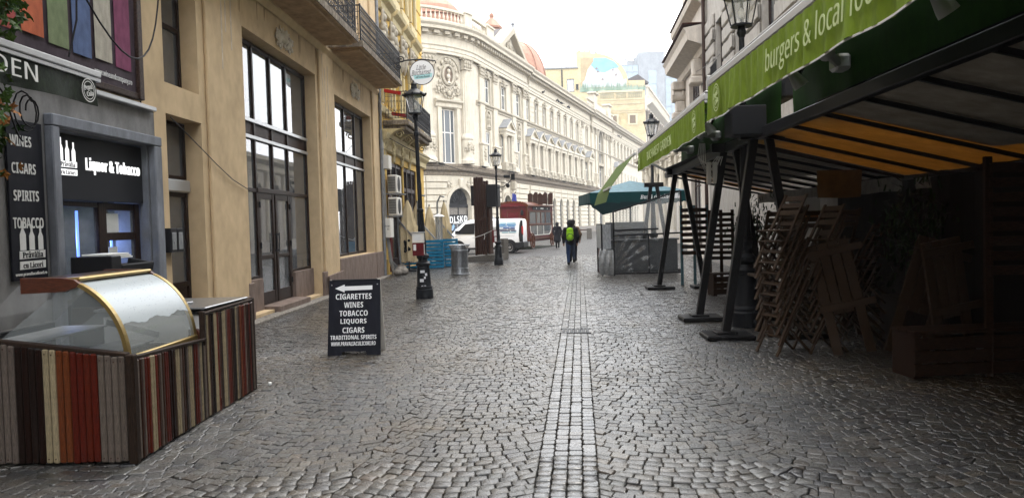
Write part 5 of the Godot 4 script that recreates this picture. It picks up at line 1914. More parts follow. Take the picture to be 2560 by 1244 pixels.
	h1.lathe(Vector3(0, 2.0, 0), [Vector2(0.0, 0.12), Vector2(0.1, 0.1), Vector2(0.24, 0.02), Vector2(0.22, 0.0), Vector2(0.0, 0.05)], 16)
	obj(h1, "hood", M.white, ph)
	var h2 := B.new()
	h2.lathe(Vector3(0, 1.0, 0), [Vector2(0.1, 0.0), Vector2(0.1, 0.98)], 12)
	obj(h2, "glass_tube", M.lampglass, ph)
	var h3 := B.new()
	for i in 8:
		h3.cyl(Vector3(cos(TAU * i / 8) * 0.13, 0.9, sin(TAU * i / 8) * 0.13), Vector3(cos(TAU * i / 8) * 0.13, 2.02, sin(TAU * i / 8) * 0.13), 0.012, 0.012, 5)
	h3.lathe(Vector3.ZERO, [Vector2(0.22, 0.0), Vector2(0.22, 0.06), Vector2(0.18, 0.1), Vector2(0.17, 0.95), Vector2(0.0, 0.96)], 12)
	obj(h3, "body", M.galv, ph)
	# timber column with loudspeakers on a concrete plinth
	var tw := thing("rusty_timber_column", "tall column of dark rust brown timbers on a concrete plinth in the street", "column", at(-2.52, 0, 34.0, -0.16))
	rng.seed = 12
	for i in 5:
		var b := B.new()
		var x := -0.3 + i * 0.112
		b.mm(x, x + 0.09, 0.32 - rng.randf() * 0.05, 3.74 - (0.32 if i > 3 else 0.0) + rng.randf() * 0.04, 0.0, 0.16, 0.012)
		obj(b, "timber", M.timber, tw)
		var c := B.new()
		c.mm(x, x + 0.09, 0.32, 3.66 - rng.randf() * 0.1, -0.55, -0.38, 0.012)
		obj(c, "timber", M.timber, tw)
		for y in [1.0, 1.85, 2.6]:
			var s := B.new()
			s.mm(x + 0.091, x + 0.111, y, y + 0.12, 0.01, 0.14)
			obj(s, "spacer", M.timber, tw)
	for k in 3:
		var b := B.new()
		b.mm(0.3, 0.4, 0.32, 2.35 + rng.randf() * 0.1, -0.5 + k * 0.22, -0.32 + k * 0.22, 0.012)
		obj(b, "timber", M.timber, tw)
	var pb := B.new()
	pb.prism([Vector2(-0.75, 0), Vector2(0.85, 0), Vector2(0.85, 0.3), Vector2(0.62, 0.3), Vector2(-0.6, 0.22), Vector2(-0.75, 0.2)], Transform3D(Basis(), Vector3(0, 0, -0.9)), 1.2)
	obj(pb, "plinth", M.cement, tw)
	for q in [[0.3, 0.78, 2.42, 3.42, -0.5, 0.2, "black loudspeaker cabinet on the right of the timber column"], [-0.44, -0.31, 2.5, 3.4, -0.35, 0.12, "black loudspeaker cabinet showing at the left edge of the timber column"]]:
		var sp := thing("loudspeaker_cabinet", q[6], "loudspeaker", tw.transform, "loudspeakers on the timber column")
		var b := B.new()
		b.mm(q[0], q[1], q[2], q[3], q[4], q[5], 0.015)
		obj(b, "cabinet", M.darkplastic, sp)
		var g := B.new()
		g.mm(q[0] + 0.03, q[1] - 0.03, q[2] + 0.03, q[3] - 0.03, q[5], q[5] + 0.006)
		obj(g, "front_cloth", M.black, sp)
	var bl := B.new()
	bl.xf = at(-1.6, 0, 35.2, -0.3)
	bl.mm(-0.1, 0.1, 0, 0.98, -0.35, 0.3, 0.03)
	tag(obj(bl, "concrete_block", M.cement), "upright weathered concrete block beside the lamp and timber column", "block")
	var co := B.new()
	co.tube([Vector3(-2.95, 1.05, -33.75), Vector3(-2.5, 1.18, -33.8), Vector3(-2.1, 1.35, -33.75), Vector3(-1.72, 1.5, -32.2), Vector3(-1.66, 1.55, -30.7)], 0.014, 5)
	co.tube([Vector3(-2.4, 1.22, -33.78), Vector3(-2.38, 1.1, -33.76), Vector3(-2.42, 0.98, -33.77)], 0.014, 5)
	tag(obj(co, "tied_rope", M.paper), "white rope tied round the timber column and the lamp", "rope")
	# low metal barrier far down the street
	var br := thing("low_street_barrier", "low horizontal bar on a stone post beyond the walkers", "barrier", at(4.6, 0, 72))
	var p1 := B.new()
	p1.mm(0.0, 0.45, 0, 1.0, -0.2, 0.2, 0.02)
	obj(p1, "post", M.cement, br)
	var p2 := B.new()
	p2.mm(-2.6, 0.0, 0.82, 0.92, -0.05, 0.05, 0.01)
	obj(p2, "bar", M.rust, br)
	# overhead wires
	for q in [[Vector3(-5.1, 4.75, -25.5), Vector3(-1.7, 3.55, -30.6), 0.25, "thin black wire from the hostel wall to the second lamp"], [Vector3(6.9, 8.05, -34), Vector3(5.3, 6.3, -22), 0.1, "thin wire between the stone building and the pipe on the right"]]:
		var w := B.new()
		var ps := []
		for i in 13:
			var u := i / 12.0
			var v: Vector3 = q[0].lerp(q[1], u)
			ps.append(v - Vector3(0, q[2] * 4 * u * (1 - u), 0))
		w.tube(ps, 0.012, 4)
		tag(obj(w, "overhead_wire", M.black), q[3], "wire", "overhead wires")

# ---------------------------------------------------------------- van and wagon
func wheel(parent: Node, c: Vector3, r: float, w: float) -> void:    # mirrored like the van's other shapes
	var b := B.new()
	b.xf = Transform3D(Basis(Vector3(1, 0, 0), PI / 2), c)
	b.lathe(Vector3.ZERO, [Vector2(r * 0.62, -w / 2), Vector2(r * 0.95, -w / 2), Vector2(r, -w * 0.35), Vector2(r, w * 0.35), Vector2(r * 0.95, w / 2), Vector2(r * 0.62, w / 2)], 24)
	var n := van_obj(b, "wheel", M.rubber, parent)
	var h := B.new()
	h.xf = b.xf
	h.lathe(Vector3.ZERO, [Vector2(0.0, w * 0.35), Vector2(r * 0.2, w * 0.36), Vector2(r * 0.25, w * 0.2), Vector2(r * 0.5, w * 0.2), Vector2(r * 0.62, w * 0.42), Vector2(r * 0.62, -w * 0.4), Vector2(0.0, -w * 0.4)], 20)
	for i in 8:
		var a := TAU * i / 8
		h.ball(Vector3(cos(a) * r * 0.4, w * 0.2, sin(a) * r * 0.4), Vector3(r * 0.06, w * 0.06, r * 0.06), 6, 4)
	van_obj(h, "hub", M.hub, n)

func van_obj(b: B, called: String, mat: Material, parent: Node) -> MeshInstance3D:
	b.mirror_z()
	return obj(b, called, mat, parent)

func build_van() -> void:
	# local x runs from the tail to the nose; shapes are drawn for the flank at +z and mirrored to face the street
	var o := thing("white_delivery_van", "white delivery van with blue dashes on its side beside the maroon wagon", "van", frame3(Vector3(-0.76, 0, -43.4), Vector3(-0.993, 0, -0.12), Vector3.UP))
	o.scale = Vector3(0.93, 1, 1)
	var st_ := [  # x, floor, belt, top, half width low, half width top
		[0.0, 0.45, 1.05, 1.8, 0.86, 0.72], [0.06, 0.3, 1.05, 1.9, 0.93, 0.8], [0.3, 0.28, 1.05, 1.93, 0.95, 0.82], [2.2, 0.26, 1.05, 1.95, 0.96, 0.82], [3.2, 0.26, 1.06, 1.93, 0.96, 0.81], [3.65, 0.26, 1.08, 1.8, 0.96, 0.78],
		[4.1, 0.26, 1.09, 1.45, 0.95, 0.76], [4.4, 0.26, 1.07, 1.16, 0.93, 0.76], [4.7, 0.28, 0.95, 1.03, 0.9, 0.74], [4.92, 0.32, 0.78, 0.88, 0.82, 0.66], [4.99, 0.4, 0.62, 0.7, 0.72, 0.6]]
	var b := B.new()
	var rings := []
	for s in st_:
		var ring := []
		var half := [Vector2(s[4] - 0.06, s[1]), Vector2(s[4], s[1] + 0.12), Vector2(s[4], s[2] - 0.12), Vector2(s[4] - 0.02, s[2]), Vector2(lerpf(s[4], s[5], 0.75), lerpf(s[2], s[3], 0.75)), Vector2(s[5], lerpf(s[2], s[3], 0.93)), Vector2(s[5] - 0.12, s[3])]
		for h in half:
			ring.append(Vector3(s[0], h.y, h.x - 0.0))
		half.reverse()
		for h in half:
			ring.append(Vector3(s[0], h.y, -h.x))
		rings.append(ring)
	for r in rings:
		r.reverse()
	b.loft(rings); b.cap(rings[0], true); b.cap(rings[-1])
	b.smooth(0.72)
	van_obj(b, "body", M.vanpaint, o)
	var side := func(x: float, y: float) -> Vector3:      # a point on the near flank
		var k := clampf((y - 1.05) / 0.9, 0, 1)
		return Vector3(x, y, lerpf(0.955, 0.83, k * 0.95) + 0.01)
	var dr := B.new()      # black tail corner, bumper, sill
	dr.mark()
	dr.mm(-0.07, 0.5, 0.3, 0.62, -0.94, 0.965, 0.04)
	dr.mark()
	dr.mm(0.1, 4.6, 0.24, 0.36, -0.94, 0.962, 0.02)
	dr.mark()
	dr.mm(4.5, 5.03, 0.3, 0.52, -0.86, 0.86, 0.06)
	van_obj(dr, "bumper", M.darkplastic, o)
	var ta := B.new()
	ta.prism([Vector2(-0.02, 0.62), Vector2(0.2, 0.62), Vector2(0.24, 1.0), Vector2(0.2, 1.55), Vector2(0.12, 1.86), Vector2(0.0, 1.82)], Transform3D(Basis(Vector3(1, 0, 0), -0.09), Vector3(0, 0.0, 1.02)), 0.012)
	van_obj(ta, "tail_corner", M.black, o)
	var tl := B.new()
	tl.mm(-0.03, 0.06, 1.0, 1.5, 0.84, 0.935, 0.01)
	van_obj(tl, "tail_light", M.red, o)
	for x in [0.8, 3.95]:
		var ar := B.new()
		ar.xf = Transform3D(Basis(Vector3(1, 0, 0), PI / 2), Vector3(x, 0.36, 0.9))
		ar.lathe(Vector3.ZERO, [Vector2(0.0, 0.065), Vector2(0.42, 0.065), Vector2(0.42, -0.1)], 24)
		van_obj(ar, "wheel_arch", M.black, o)
		wheel(o, Vector3(x, 0.33, 0.92), 0.33, 0.22)
		wheel(o, Vector3(x, 0.33, -0.85), 0.33, 0.22)
	var wi := B.new()
	wi.prism([Vector2(2.95, 1.12), Vector2(4.12, 1.14), Vector2(3.95, 1.3), Vector2(3.52, 1.7), Vector2(2.95, 1.74)], Transform3D(Basis(Vector3(1, 0, 0), -0.14), Vector3(0, 0.01, 1.125)), 0.01)
	van_obj(wi, "door_window", M.black, o)
	var ws := B.new()
	ws.quad(Vector3(3.72, 1.78, -0.7), Vector3(3.72, 1.78, 0.7), Vector3(4.4, 1.19, 0.72), Vector3(4.4, 1.19, -0.72))
	van_obj(ws, "windscreen", M.black, o)
	var hl := B.new()
	hl.prism([Vector2(4.55, 0.72), Vector2(4.9, 0.66), Vector2(4.86, 0.82), Vector2(4.6, 0.9)], Transform3D(Basis(Vector3.UP, -0.25), Vector3(0.1, 0, 2.08)), 0.02)
	van_obj(hl, "headlight", M.darkplastic, o)
	var sm := B.new()
	for x in [2.85, 4.12, 1.5]:
		sm.mark()
		sm.mm(x - 0.006, x + 0.006, 0.4, 1.08, 0.957, 0.965)
	sm.mark()
	sm.mm(0.5, 2.8, 0.98, 0.99, 0.958, 0.966)
	van_obj(sm, "door_seam", M.hub, o)
	var mi := B.new()
	mi.mm(3.9, 4.12, 1.14, 1.34, 1.0, 1.16, 0.03)
	van_obj(mi, "wing_mirror", M.darkplastic, o)
	var cols := [Color(0.02, 0.12, 0.42), Color(0.03, 0.28, 0.6), Color(0.02, 0.03, 0.1), Color(0.25, 0.5, 0.6)]
	var rng := RandomNumberGenerator.new()
	rng.seed = 3
	for i in 7:
		var d := B.new()
		d.col = cols[[3, 1, 1, 0, 2, 2, 3][i]]
		var y := 1.68 - i * 0.085
		var x := 0.38 + rng.randf() * 0.1
		var z: float = side.call(0, y).z
		for kk in 2:
			var w := rng.randf_range(0.25, 0.62)
			d.mark()
			d.mm(x, x + w, y - 0.024, y + 0.024, z - 0.02, z + 0.004, 0.003)
			x += w + 0.06
		van_obj(d, "printed_dash", M.sticker, o)
	text(o, "lettering", "FRIGAZ SUD", M.black, Transform3D(Basis(Vector3.UP, PI) * Basis(Vector3(1, 0, 0), -0.14), Vector3(2.0, 1.43, -0.905)), 0.13, 1.0)
	var rk := B.new()
	rk.mark()
	rk.mm(1.9, 1.94, 1.94, 2.02, -0.7, 0.7)
	rk.mark()
	rk.mm(2.6, 2.64, 1.94, 2.02, -0.7, 0.7)
	rk.mark()
	rk.mm(1.85, 2.7, 2.02, 2.1, 0.2, 0.5, 0.02)
	van_obj(rk, "roof_rack", M.alu, o)

func build_wagon() -> void:
	# local x along its long side away from the camera, z = the side facing right
	var o := thing("maroon_show_wagon", "maroon horse drawn style wagon with orange trim, glazed side and spoked wheels", "wagon", frame3(Vector3(-0.68, 0, -48.2), Vector3(0.285, 0, -0.96)))
	var L := 6.0
	var b := B.new()
	b.mm(0, L, 0.62, 2.75, -1.8, 0.0)
	b.mm(0.2, L - 0.2, 0.45, 0.62, -1.6, -0.1)
	obj(b, "body", M.maroon, o)
	var rf := B.new()
	var pr := []
	for i in 13:
		var a := PI * i / 12
		pr.append(Vector2(-0.9 + 1.04 * cos(a), 2.75 + 0.32 * sin(a)))
	rf.prism(pr, Transform3D(Basis(Vector3(0, 0, 1), Vector3(0, 1, 0), Vector3(-1, 0, 0)), Vector3(2.4, 0, 0)), 2.6)
	rf.mm(2.3, L + 0.12, 2.75, 2.86, -1.9, 0.12, 0.02)
	obj(rf, "roof", M.orange, o)
	var ty := B.new()
	var tp := []
	for i in 13:
		var a := PI * i / 12
		tp.append(Vector2(-0.9 + 0.95 * cos(a), 2.72 + 0.26 * sin(a)))
	ty.prism(tp, Transform3D(Basis(Vector3(0, 0, 1), Vector3(0, 1, 0), Vector3(-1, 0, 0)), Vector3(-0.16, 0, 0)), 0.05)
	obj(ty, "tympanum", M.maroon, o)
	var sc := B.new()      # scalloped edge under the arched end
	for i in 14:
		var a := PI * (i + 0.5) / 14
		sc.cyl(Vector3(-0.22, 2.72 + 0.3 * sin(a), -0.9 + 0.98 * cos(a)), Vector3(-0.19, 2.72 + 0.3 * sin(a), -0.9 + 0.98 * cos(a)), 0.08, 0.08, 10)
	obj(sc, "scalloped_trim", M.orange, o)
	var tr := B.new()
	for q in [[0.0, -1.8], [0.0, -0.06], [L - 0.08, -0.06]]:
		tr.mm(q[0] - 0.02, q[0] + 0.1, 0.5, 2.75, q[1] - 0.02, q[1] + 0.09, 0.01)
	for q in [[0.3, 5.7, 1.52, 1.62], [0.3, 5.7, 2.38, 2.46]]:
		tr.mm(q[0], q[1], q[2], q[3], 0.0, 0.05, 0.01)
	for x in [0.35, 1.95, 3.0, 4.1, 5.6]:
		tr.mm(x - 0.06, x + 0.06, 1.62, 2.38, 0.0, 0.05, 0.01)
	for q in [[-1.35, -1.3, 1.45, 2.45], [-0.55, -0.5, 1.45, 2.45]]:
		tr.mm(-0.02, 0.0, q[2], q[3], q[0], q[1])
	tr.mm(-0.02, 0.0, 2.4, 2.45, -1.35, -0.5)
	tr.mm(0.1, L, 0.6, 0.68, 0.0, 0.06, 0.01)
	obj(tr, "trim", M.orange, o)
	for q in [[0.45, 1.85], [2.05, 2.9], [3.1, 4.0], [4.2, 5.5]]:
		var g := B.new()
		g.quad(Vector3(q[0], 1.63, 0.02), Vector3(q[1], 1.63, 0.02), Vector3(q[1], 2.37, 0.02), Vector3(q[0], 2.37, 0.02))
		obj(g, "window", M.farpane, o)
	var lg := B.new()
	var pl := [Vector2(0.5, 1.48), Vector2(0.6, 1.1), Vector2(0.85, 0.92), Vector2(1.2, 0.86), Vector2(4.9, 0.86), Vector2(5.25, 0.95), Vector2(5.45, 1.15), Vector2(5.5, 1.48)]
	lg.prism(pl, Transform3D(Basis(), Vector3(0, 0, 0.005)), 0.015)
	obj(lg, "lower_glazing", M.farpane, o)
	var fm := B.new()
	for i in pl.size() - 1:
		fm.bar(Vector3(pl[i].x, pl[i].y, 0.03), Vector3(pl[i + 1].x, pl[i + 1].y, 0.03), 0.05, 0.05, 0.0, Vector3(0, 0, 1))
	for x in [2.1, 3.6]:
		fm.mm(x - 0.03, x + 0.03, 0.88, 1.48, 0.01, 0.05)
	obj(fm, "glazing_frame", M.white_frame, o)
	var sg := B.new()
	sg.mm(1.2, 5.3, 2.5, 2.72, 0.005, 0.04, 0.01)
	var s := obj(sg, "name_board", M.signblack, o)
	for q in [[2.0, 0.12], [3.3, 0.7], [4.6, 0.12]]:
		var m := B.new()
		m.mm(q[0] - q[1] / 2, q[0] + q[1] / 2, 2.57, 2.66, 0.04, 0.045)
		obj(m, "white_mark", M.paper, s)
	for q in [-0.25, -1.55]:
		var m := B.new()
		m.cyl(Vector3(-0.03, 1.95, q), Vector3(0.0, 1.95, q), 0.13, 0.13, 16)
		obj(m, "round_emblem", M.orange, o)
	var lt := B.new()
	lt.lathe(Vector3(-0.12, 2.15, -0.3), [Vector2(0.04, 0), Vector2(0.09, 0.05), Vector2(0.1, 0.25), Vector2(0.04, 0.36), Vector2(0.0, 0.42)], 8)
	obj(lt, "coach_lamp", M.iron, o)
	for q in [[0.7, 0.12], [5.4, 0.12], [0.7, -1.92], [5.4, -1.92]]:
		var w := B.new()
		var c := Vector3(q[0], 0.52, q[1])
		var ps := []
		for i in 25:
			ps.append(c + Vector3(cos(TAU * i / 24) * 0.48, sin(TAU * i / 24) * 0.48, 0))
		w.tube(ps, 0.04, 6)
		w.cyl(c - Vector3(0, 0, 0.08), c + Vector3(0, 0, 0.08), 0.1, 0.1, 10)
		var n := obj(w, "wheel", M.orange, o)
		for i in 10:
			var a := TAU * i / 10
			var sp := B.new()
			sp.bar(c + Vector3(cos(a) * 0.09, sin(a) * 0.09, 0), c + Vector3(cos(a) * 0.46, sin(a) * 0.46, 0), 0.04, 0.04, 0.008, Vector3(0, 0, 1))
			obj(sp, "spoke", M.orange, n)
	# pale planters and turf strip under it
	var tf := B.new()
	tf.xf = o.transform
	tf.mm(0.4, 6.3, 0.0, 0.05, -1.4, 0.2, 0.02)
	tag(obj(tf, "artificial_turf_mat", M.darkgreen), "strip of green turf matting under the maroon wagon", "mat")
	# ragged brown sign canopy standing above the wagon roof
	var cn := thing("brown_wagon_sign", "ragged dark brown sign frame standing up on the wagon roof", "sign", frame3(Vector3(0.05, 2.86, -51.2), Vector3(1, 0, -0.4)))
	for i in 5:
		var c := B.new()
		c.prism([Vector2(-0.75 + i * 0.36, 0.0), Vector2(-0.42 + i * 0.36, 0.0), Vector2(-0.4 + i * 0.36, 0.72 + 0.07 * sin(i * 2.0)), Vector2(-0.58 + i * 0.36, 0.82), Vector2(-0.74 + i * 0.36, 0.66 + 0.05 * cos(i * 3.0))], Transform3D(Basis(Vector3.UP, 0.12 * sin(i * 3.0)), Vector3(0, 0.05 * (i % 2), 0)), 0.05)
		obj(c, "board", M.timber, cn)
	var fl := thing("blue_flag", "dark blue flag hanging at the stone building's doorway above the wagon", "flag", at(-2.3, 0, 76.2))
	var f := B.new()
	for i in 8:
		var x := -0.32 + i * 0.08
		f.quad(Vector3(x, 2.6, 0.06 * sin(i * 1.4)), Vector3(x + 0.08, 2.6, 0.06 * sin((i + 1) * 1.4)), Vector3((x + 0.08) * 0.6, 4.7 - 0.1 * i * 0.2, 0.03 * sin((i + 1) * 1.4)), Vector3(x * 0.6, 4.7 - 0.1 * i * 0.2, 0.03 * sin(i * 1.4)))
	f.smooth()
	obj(f, "cloth", M.flagblue, fl)
	var f2 := B.new()
	f2.cyl(Vector3(0.2, 4.9, 0), Vector3(-0.4, 3.9, -1.2), 0.03, 0.03, 6)
	obj(f2, "pole", M.iron, fl)

# ---------------------------------------------------------------- the pale stone palace with the rounded corner
func fluted(b: B, c: Vector3, r: float, h: float, k := 14) -> void:
	var rings := []
	for q in [[0.0, 1.0], [0.5, 0.97], [1.0, 0.86]]:
		var ring := []
		for i in k * 2:
			var a := TAU * i / (k * 2)
			var rr: float = r * q[1] * (1.0 if i % 2 == 0 else 0.9)
			ring.append(c + Vector3(cos(a) * rr, q[0] * h, -sin(a) * rr))
		rings.append(ring)
	b.loft(rings)

func pediment(b: B, fc: Face, x: float, hw: float, y: float, h: float, z: float) -> void:
	# raking and level mouldings round a sunk triangle
	fc.fbox(b, x - hw - 0.1, x + hw + 0.1, y - 0.28, y, 0.0, z + 0.08)
	var t := Transform3D(Basis(), Vector3.ZERO)
	b.prism([Vector2(x - hw, y), Vector2(x + hw, y), Vector2(x, y + h * 0.8)], t, z - 0.15)
	for s in [-1, 1]:
		b.prism([Vector2(x + s * (hw + 0.16), y), Vector2(x + s * (hw - 0.16), y), Vector2(x, y + h * 0.74), Vector2(x, y + h)], t, z + 0.12)

func build_palace() -> void:
	var t := frame3(Vector3(-5.74, 0, -72.94), Vector3(0.2756, 0, -0.9613))
	var o := thing("stone_palace", "long cream stone palace with a rounded corner bay, columns and pedimented windows", "building", t)
	var fc := Face.new()
	fc.R = 9.0
	var rng := RandomNumberGenerator.new()
	rng.seed = 2024
	var ax := []
	for i in 8:
		ax.append(17.6 + 3.67 * i)
	var ax2 := [50.0]
	var ax3 := []
	for i in 8:
		ax3.append(74.3 + 3.9 * i)
	var wx := [3.5, 8.6, 13.7] + ax + ax2 + [68.6] + ax3
	var holes := []
	# upper floor windows, first floor windows, ground floor arches
	for x in wx:
		var hw := 0.62 if x > 17 else 0.8
		holes.append([x - hw, x + hw, 13.75, 16.15])
		if x == 3.5 or x == 13.7:
			holes.append([x - 0.75, x + 0.75, 7.5, 10.9])
		else:
			holes.append([x - 0.75, x + 0.75, 7.35, 11.1])
	for x in ax + ax2 + ax3 + [68.6, 54.5]:
		holes.append([x - 0.82, x + 0.82, 0.95, 4.85, 0.82])
	holes.append([7.4, 10.2, 0.1, 4.7, 1.4])
	holes.append([-4.7, -1.7, 0.05, 5.05, 1.5])
	holes.append([-5.2, -3.4, 7.25, 12.25])
	holes.append([58.4, 62.4, 7.3, 17.0, 2.0])
	holes.append([58.6, 62.2, 0.1, 5.4, 1.8])
	var b := B.new()
	fc.wall(b, -14.5, 110.0, 0.0, 19.2, holes, 0.3)
	b.quad(Vector3(110, 0, 0), Vector3(110, 0, -14), Vector3(110, 19, -14), Vector3(110, 19, 0))
	obj(b, "wall", M.cream, o)
	var bk := B.new()
	fc.fbox(bk, -13.0, 109.0, 0.05, 19.0, -1.6, -1.5)
	for y in [6.4, 13.2, 18.0]:
		fc.fbox(bk, -13.0, 109.0, y, y + 0.1, -1.5, -0.46)
	obj(bk, "back_room", M.room, o)
	# base and string courses, entablature
	var mo := B.new()
	for q in [[-14.5, -4.75], [-1.65, 7.35], [10.25, 58.55], [62.25, 110.0]]:
		mo.mark()
		fc.run(mo, q[0], q[1], [Vector2(0.0, 0.0), Vector2(0.22, 0.0), Vector2(0.22, 0.8), Vector2(0.12, 0.92), Vector2(0.0, 0.94)])
	obj(mo, "plinth_course", M.slab, o)
	var sc := B.new()
	sc.mark()
	fc.run(sc, -14.5, 110.0, [Vector2(0.02, 6.2), Vector2(0.1, 6.22), Vector2(0.12, 6.5), Vector2(0.4, 6.68), Vector2(0.46, 6.86), Vector2(0.46, 6.92), Vector2(0.08, 7.0)])
	sc.mark()
	fc.run(sc, -14.5, 110.0, [Vector2(0.02, 7.0), Vector2(0.2, 7.02), Vector2(0.2, 7.22), Vector2(0.02, 7.28)])
	obj(sc, "string_course", M.cream_dirt, o)
	var s2 := B.new()
	fc.run(s2, 0.3, 110.0, [Vector2(0.02, 13.12), Vector2(0.1, 13.15), Vector2(0.12, 13.32), Vector2(0.3, 13.42), Vector2(0.32, 13.55), Vector2(0.02, 13.62)])
	obj(s2, "string_course", M.cream_orn, o)
	var en := B.new()
	for q in [[-14.5, 16.9, 0.22], [16.9, 52.6, 0.0], [52.6, 71.2, 0.22], [71.2, 110.0, 0.0]]:
		var z: float = q[2]
		en.mark()
		fc.run(en, q[0], q[1], [Vector2(z + 0.05, 17.05), Vector2(z + 0.12, 17.1), Vector2(z + 0.12, 17.36), Vector2(z + 0.18, 17.38), Vector2(z + 0.18, 17.66), Vector2(z + 0.28, 17.78), Vector2(z + 0.06, 17.82), Vector2(z + 0.06, 18.6), Vector2(z + 0.16, 18.66), Vector2(z + 0.18, 19.0), Vector2(z + 0.82, 19.08), Vector2(z + 0.84, 19.32), Vector2(z + 1.02, 19.5), Vector2(z + 1.05, 19.66), Vector2(z - 0.2, 19.8)])
	obj(en, "entablature", M.cream, o)
	var de := B.new()
	var x := -13.4
	while x < 109.0:
		var z := 0.22 if (x < 16.9 or (x > 52.6 and x < 71.2)) else 0.0
		var step := 1.05 if x < 0 else 0.62
		fc.fbox(de, x, x + step * 0.5, 18.72, 19.0, z + 0.1, z + 0.6)
		x += step
	obj(de, "dentils", M.cream_orn, o, "", "", "", "stuff")
	# rusticated ground floor: separate courses
	var piers := []
	var cut := [-13.0, -4.75, -1.65, 2.4, 2.44, 7.3, 10.3, 13.0, 13.04]
	piers = [[-13.0, -7.0], [-6.96, -4.85], [-1.55, 1.2], [1.24, 4.2], [4.24, 7.25], [10.35, 13.2], [13.24, 16.7]]
	var ar: Array = ax + ax2 + [54.5]
	for i in ar.size() - 1:
		piers.append([ar[i] + 0.86, ar[i + 1] - 0.86])
	piers.append([55.4, 58.4]); piers.append([62.4, 64.6]); piers.append([64.64, 67.7]); piers.append([69.5, 73.4])
	for i in ax3.size() - 1:
		piers.append([ax3[i] + 0.86, ax3[i + 1] - 0.86])
	for q in piers:
		for r in 9:
			var y := 0.98 + r * 0.58
			var x0: float = q[0]
			var x1: float = q[1]
			if y > 4.5 and x0 > 17.0 and x0 < 56.0:
				x0 -= 0.5; x1 += 0.5
			if y > 4.9 and x0 > 16.0 and x0 < 56.0:
				x0 -= 0.3; x1 += 0.3
			var cb := B.new()
			fc.fbox(cb, x0 + 0.02, x1 - 0.02, y, y + 0.47, 0.0, 0.15, 0.03)
			obj(cb, "stone_course", M.cream, o)
	# plain storeys: fine joint bands between the upper windows
	for i in wx.size() - 1:
		if wx[i] < 17 or (wx[i] > 49 and wx[i] < 70):
			continue
		for r in 5:
			var cb := B.new()
			cb.mm(wx[i] + 0.95, wx[i + 1] - 0.95, 13.72 + r * 0.6, 14.26 + r * 0.6, 0.0, 0.045, 0.02)
			obj(cb, "stone_course", M.cream, o)
	# windows
	for xx in wx:
		var hw := 0.62 if xx > 17 else 0.8
		window(o, fc, xx - hw + 0.01, xx + hw - 0.01, 13.76, 16.14, -0.13, [0.5], [0.66], M.white_frame, M.farpane, 0.1, "window", 0.08)
		var lo := 7.5 if (xx == 3.5 or xx == 13.7) else 7.36
		var hi := 10.88 if (xx == 3.5 or xx == 13.7) else 11.08
		window(o, fc, xx - 0.74, xx + 0.74, lo, hi, -0.13, [0.5], [0.66], M.white_frame, M.farpane, 0.1, "window", 0.08)
		var s := B.new()      # moulded frame, keystone head and sill
		s.mm(xx - hw - 0.2, xx - hw, 13.64, 16.15, 0.0, 0.1, 0.02); s.mm(xx + hw, xx + hw + 0.2, 13.64, 16.15, 0.0, 0.1, 0.02)
		s.mm(xx - hw - 0.22, xx + hw + 0.22, 16.15, 16.42, 0.0, 0.12, 0.03); s.mm(xx - hw - 0.3, xx + hw + 0.3, 16.42, 16.56, 0.0, 0.26, 0.04)
		s.mm(xx - 0.16, xx + 0.16, 16.1, 16.62, 0.0, 0.3, 0.05)
		s.ball(Vector3(xx, 16.72, 0.15), Vector3(0.3, 0.18, 0.14), 8, 5)
		obj(s, "window_surround", M.cream_orn, o)
	for xx in ax + ax2 + ax3 + [68.6, 54.5]:
		window(o, fc, xx - 0.81, xx + 0.81, 0.98, 4.84, -0.16, [0.5], [0.3, 0.72], M.darkplastic, M.farpane, 0.1, "arched_window", 0.07)
		var s := B.new()
		fc.arch_ring(s, xx, 4.03, 0.82, 0.3, 0.82, 0.0, 0.13)
		s.mm(xx - 0.16, xx + 0.16, 4.8, 5.5, 0.0, 0.22, 0.04)
		obj(s, "arch_surround", M.cream, o)
		var v := B.new()
		v.mm(xx - 0.3, xx + 0.3, 0.3, 0.62, 0.221, 0.226)
		obj(v, "cellar_vent", M.black, o)
	# pedimented balcony windows with paired columns
	var colm := B.new()
	colm.lathe(Vector3.ZERO, [Vector2(0.2, 0.0), Vector2(0.2, 0.08), Vector2(0.155, 0.14), Vector2(0.155, 1.2), Vector2(0.135, 2.5), Vector2(0.19, 2.56), Vector2(0.13, 2.6), Vector2(0.22, 2.86), Vector2(0.22, 2.92)], 10)
	var cm := colm.mesh()
	for xx in ax + ax2 + ax3.slice(0, 2) + [8.6]:
		var p := B.new()
		var hw := 1.62 if xx > 17 and xx < 60 else 1.5
		pediment(p, fc, xx, hw, 11.62, 1.05, 0.75)
		p.mm(xx - hw, xx + hw, 10.98, 11.34, 0.0, 0.72, 0.03)
		var pd := obj(p, "window_pediment", M.cream, o)
		var rf := B.new()
		for sgn in [-1, 1]:
			rf.bar(Vector3(xx + sgn * (hw + 0.22), 11.66, 0.3), Vector3(xx, 12.74, 0.3), 1.22, 0.05, 0.0, Vector3(0, 1, 0))
		obj(rf, "zinc_cover", M.zinc_pale, pd)
		var ped := B.new()      # carved pedestals and little balustrade
		for sgn in [-1, 1]:
			for dx in [0.98, 1.42]:
				same(cm, "column", M.cream, o, Transform3D(Basis(), Vector3(xx + sgn * dx, 8.08, 0.5)))
				ped.mark()
				ped.mm(xx + sgn * dx - 0.21, xx + sgn * dx + 0.21, 7.26, 8.06, 0.05, 0.72, 0.02)
				ped.ball(Vector3(xx + sgn * dx, 7.66, 0.72), Vector3(0.12, 0.2, 0.08), 6, 4)
		ped.mark()
		ped.mm(xx - 0.76, xx + 0.76, 8.0, 8.12, 0.45, 0.65, 0.02)
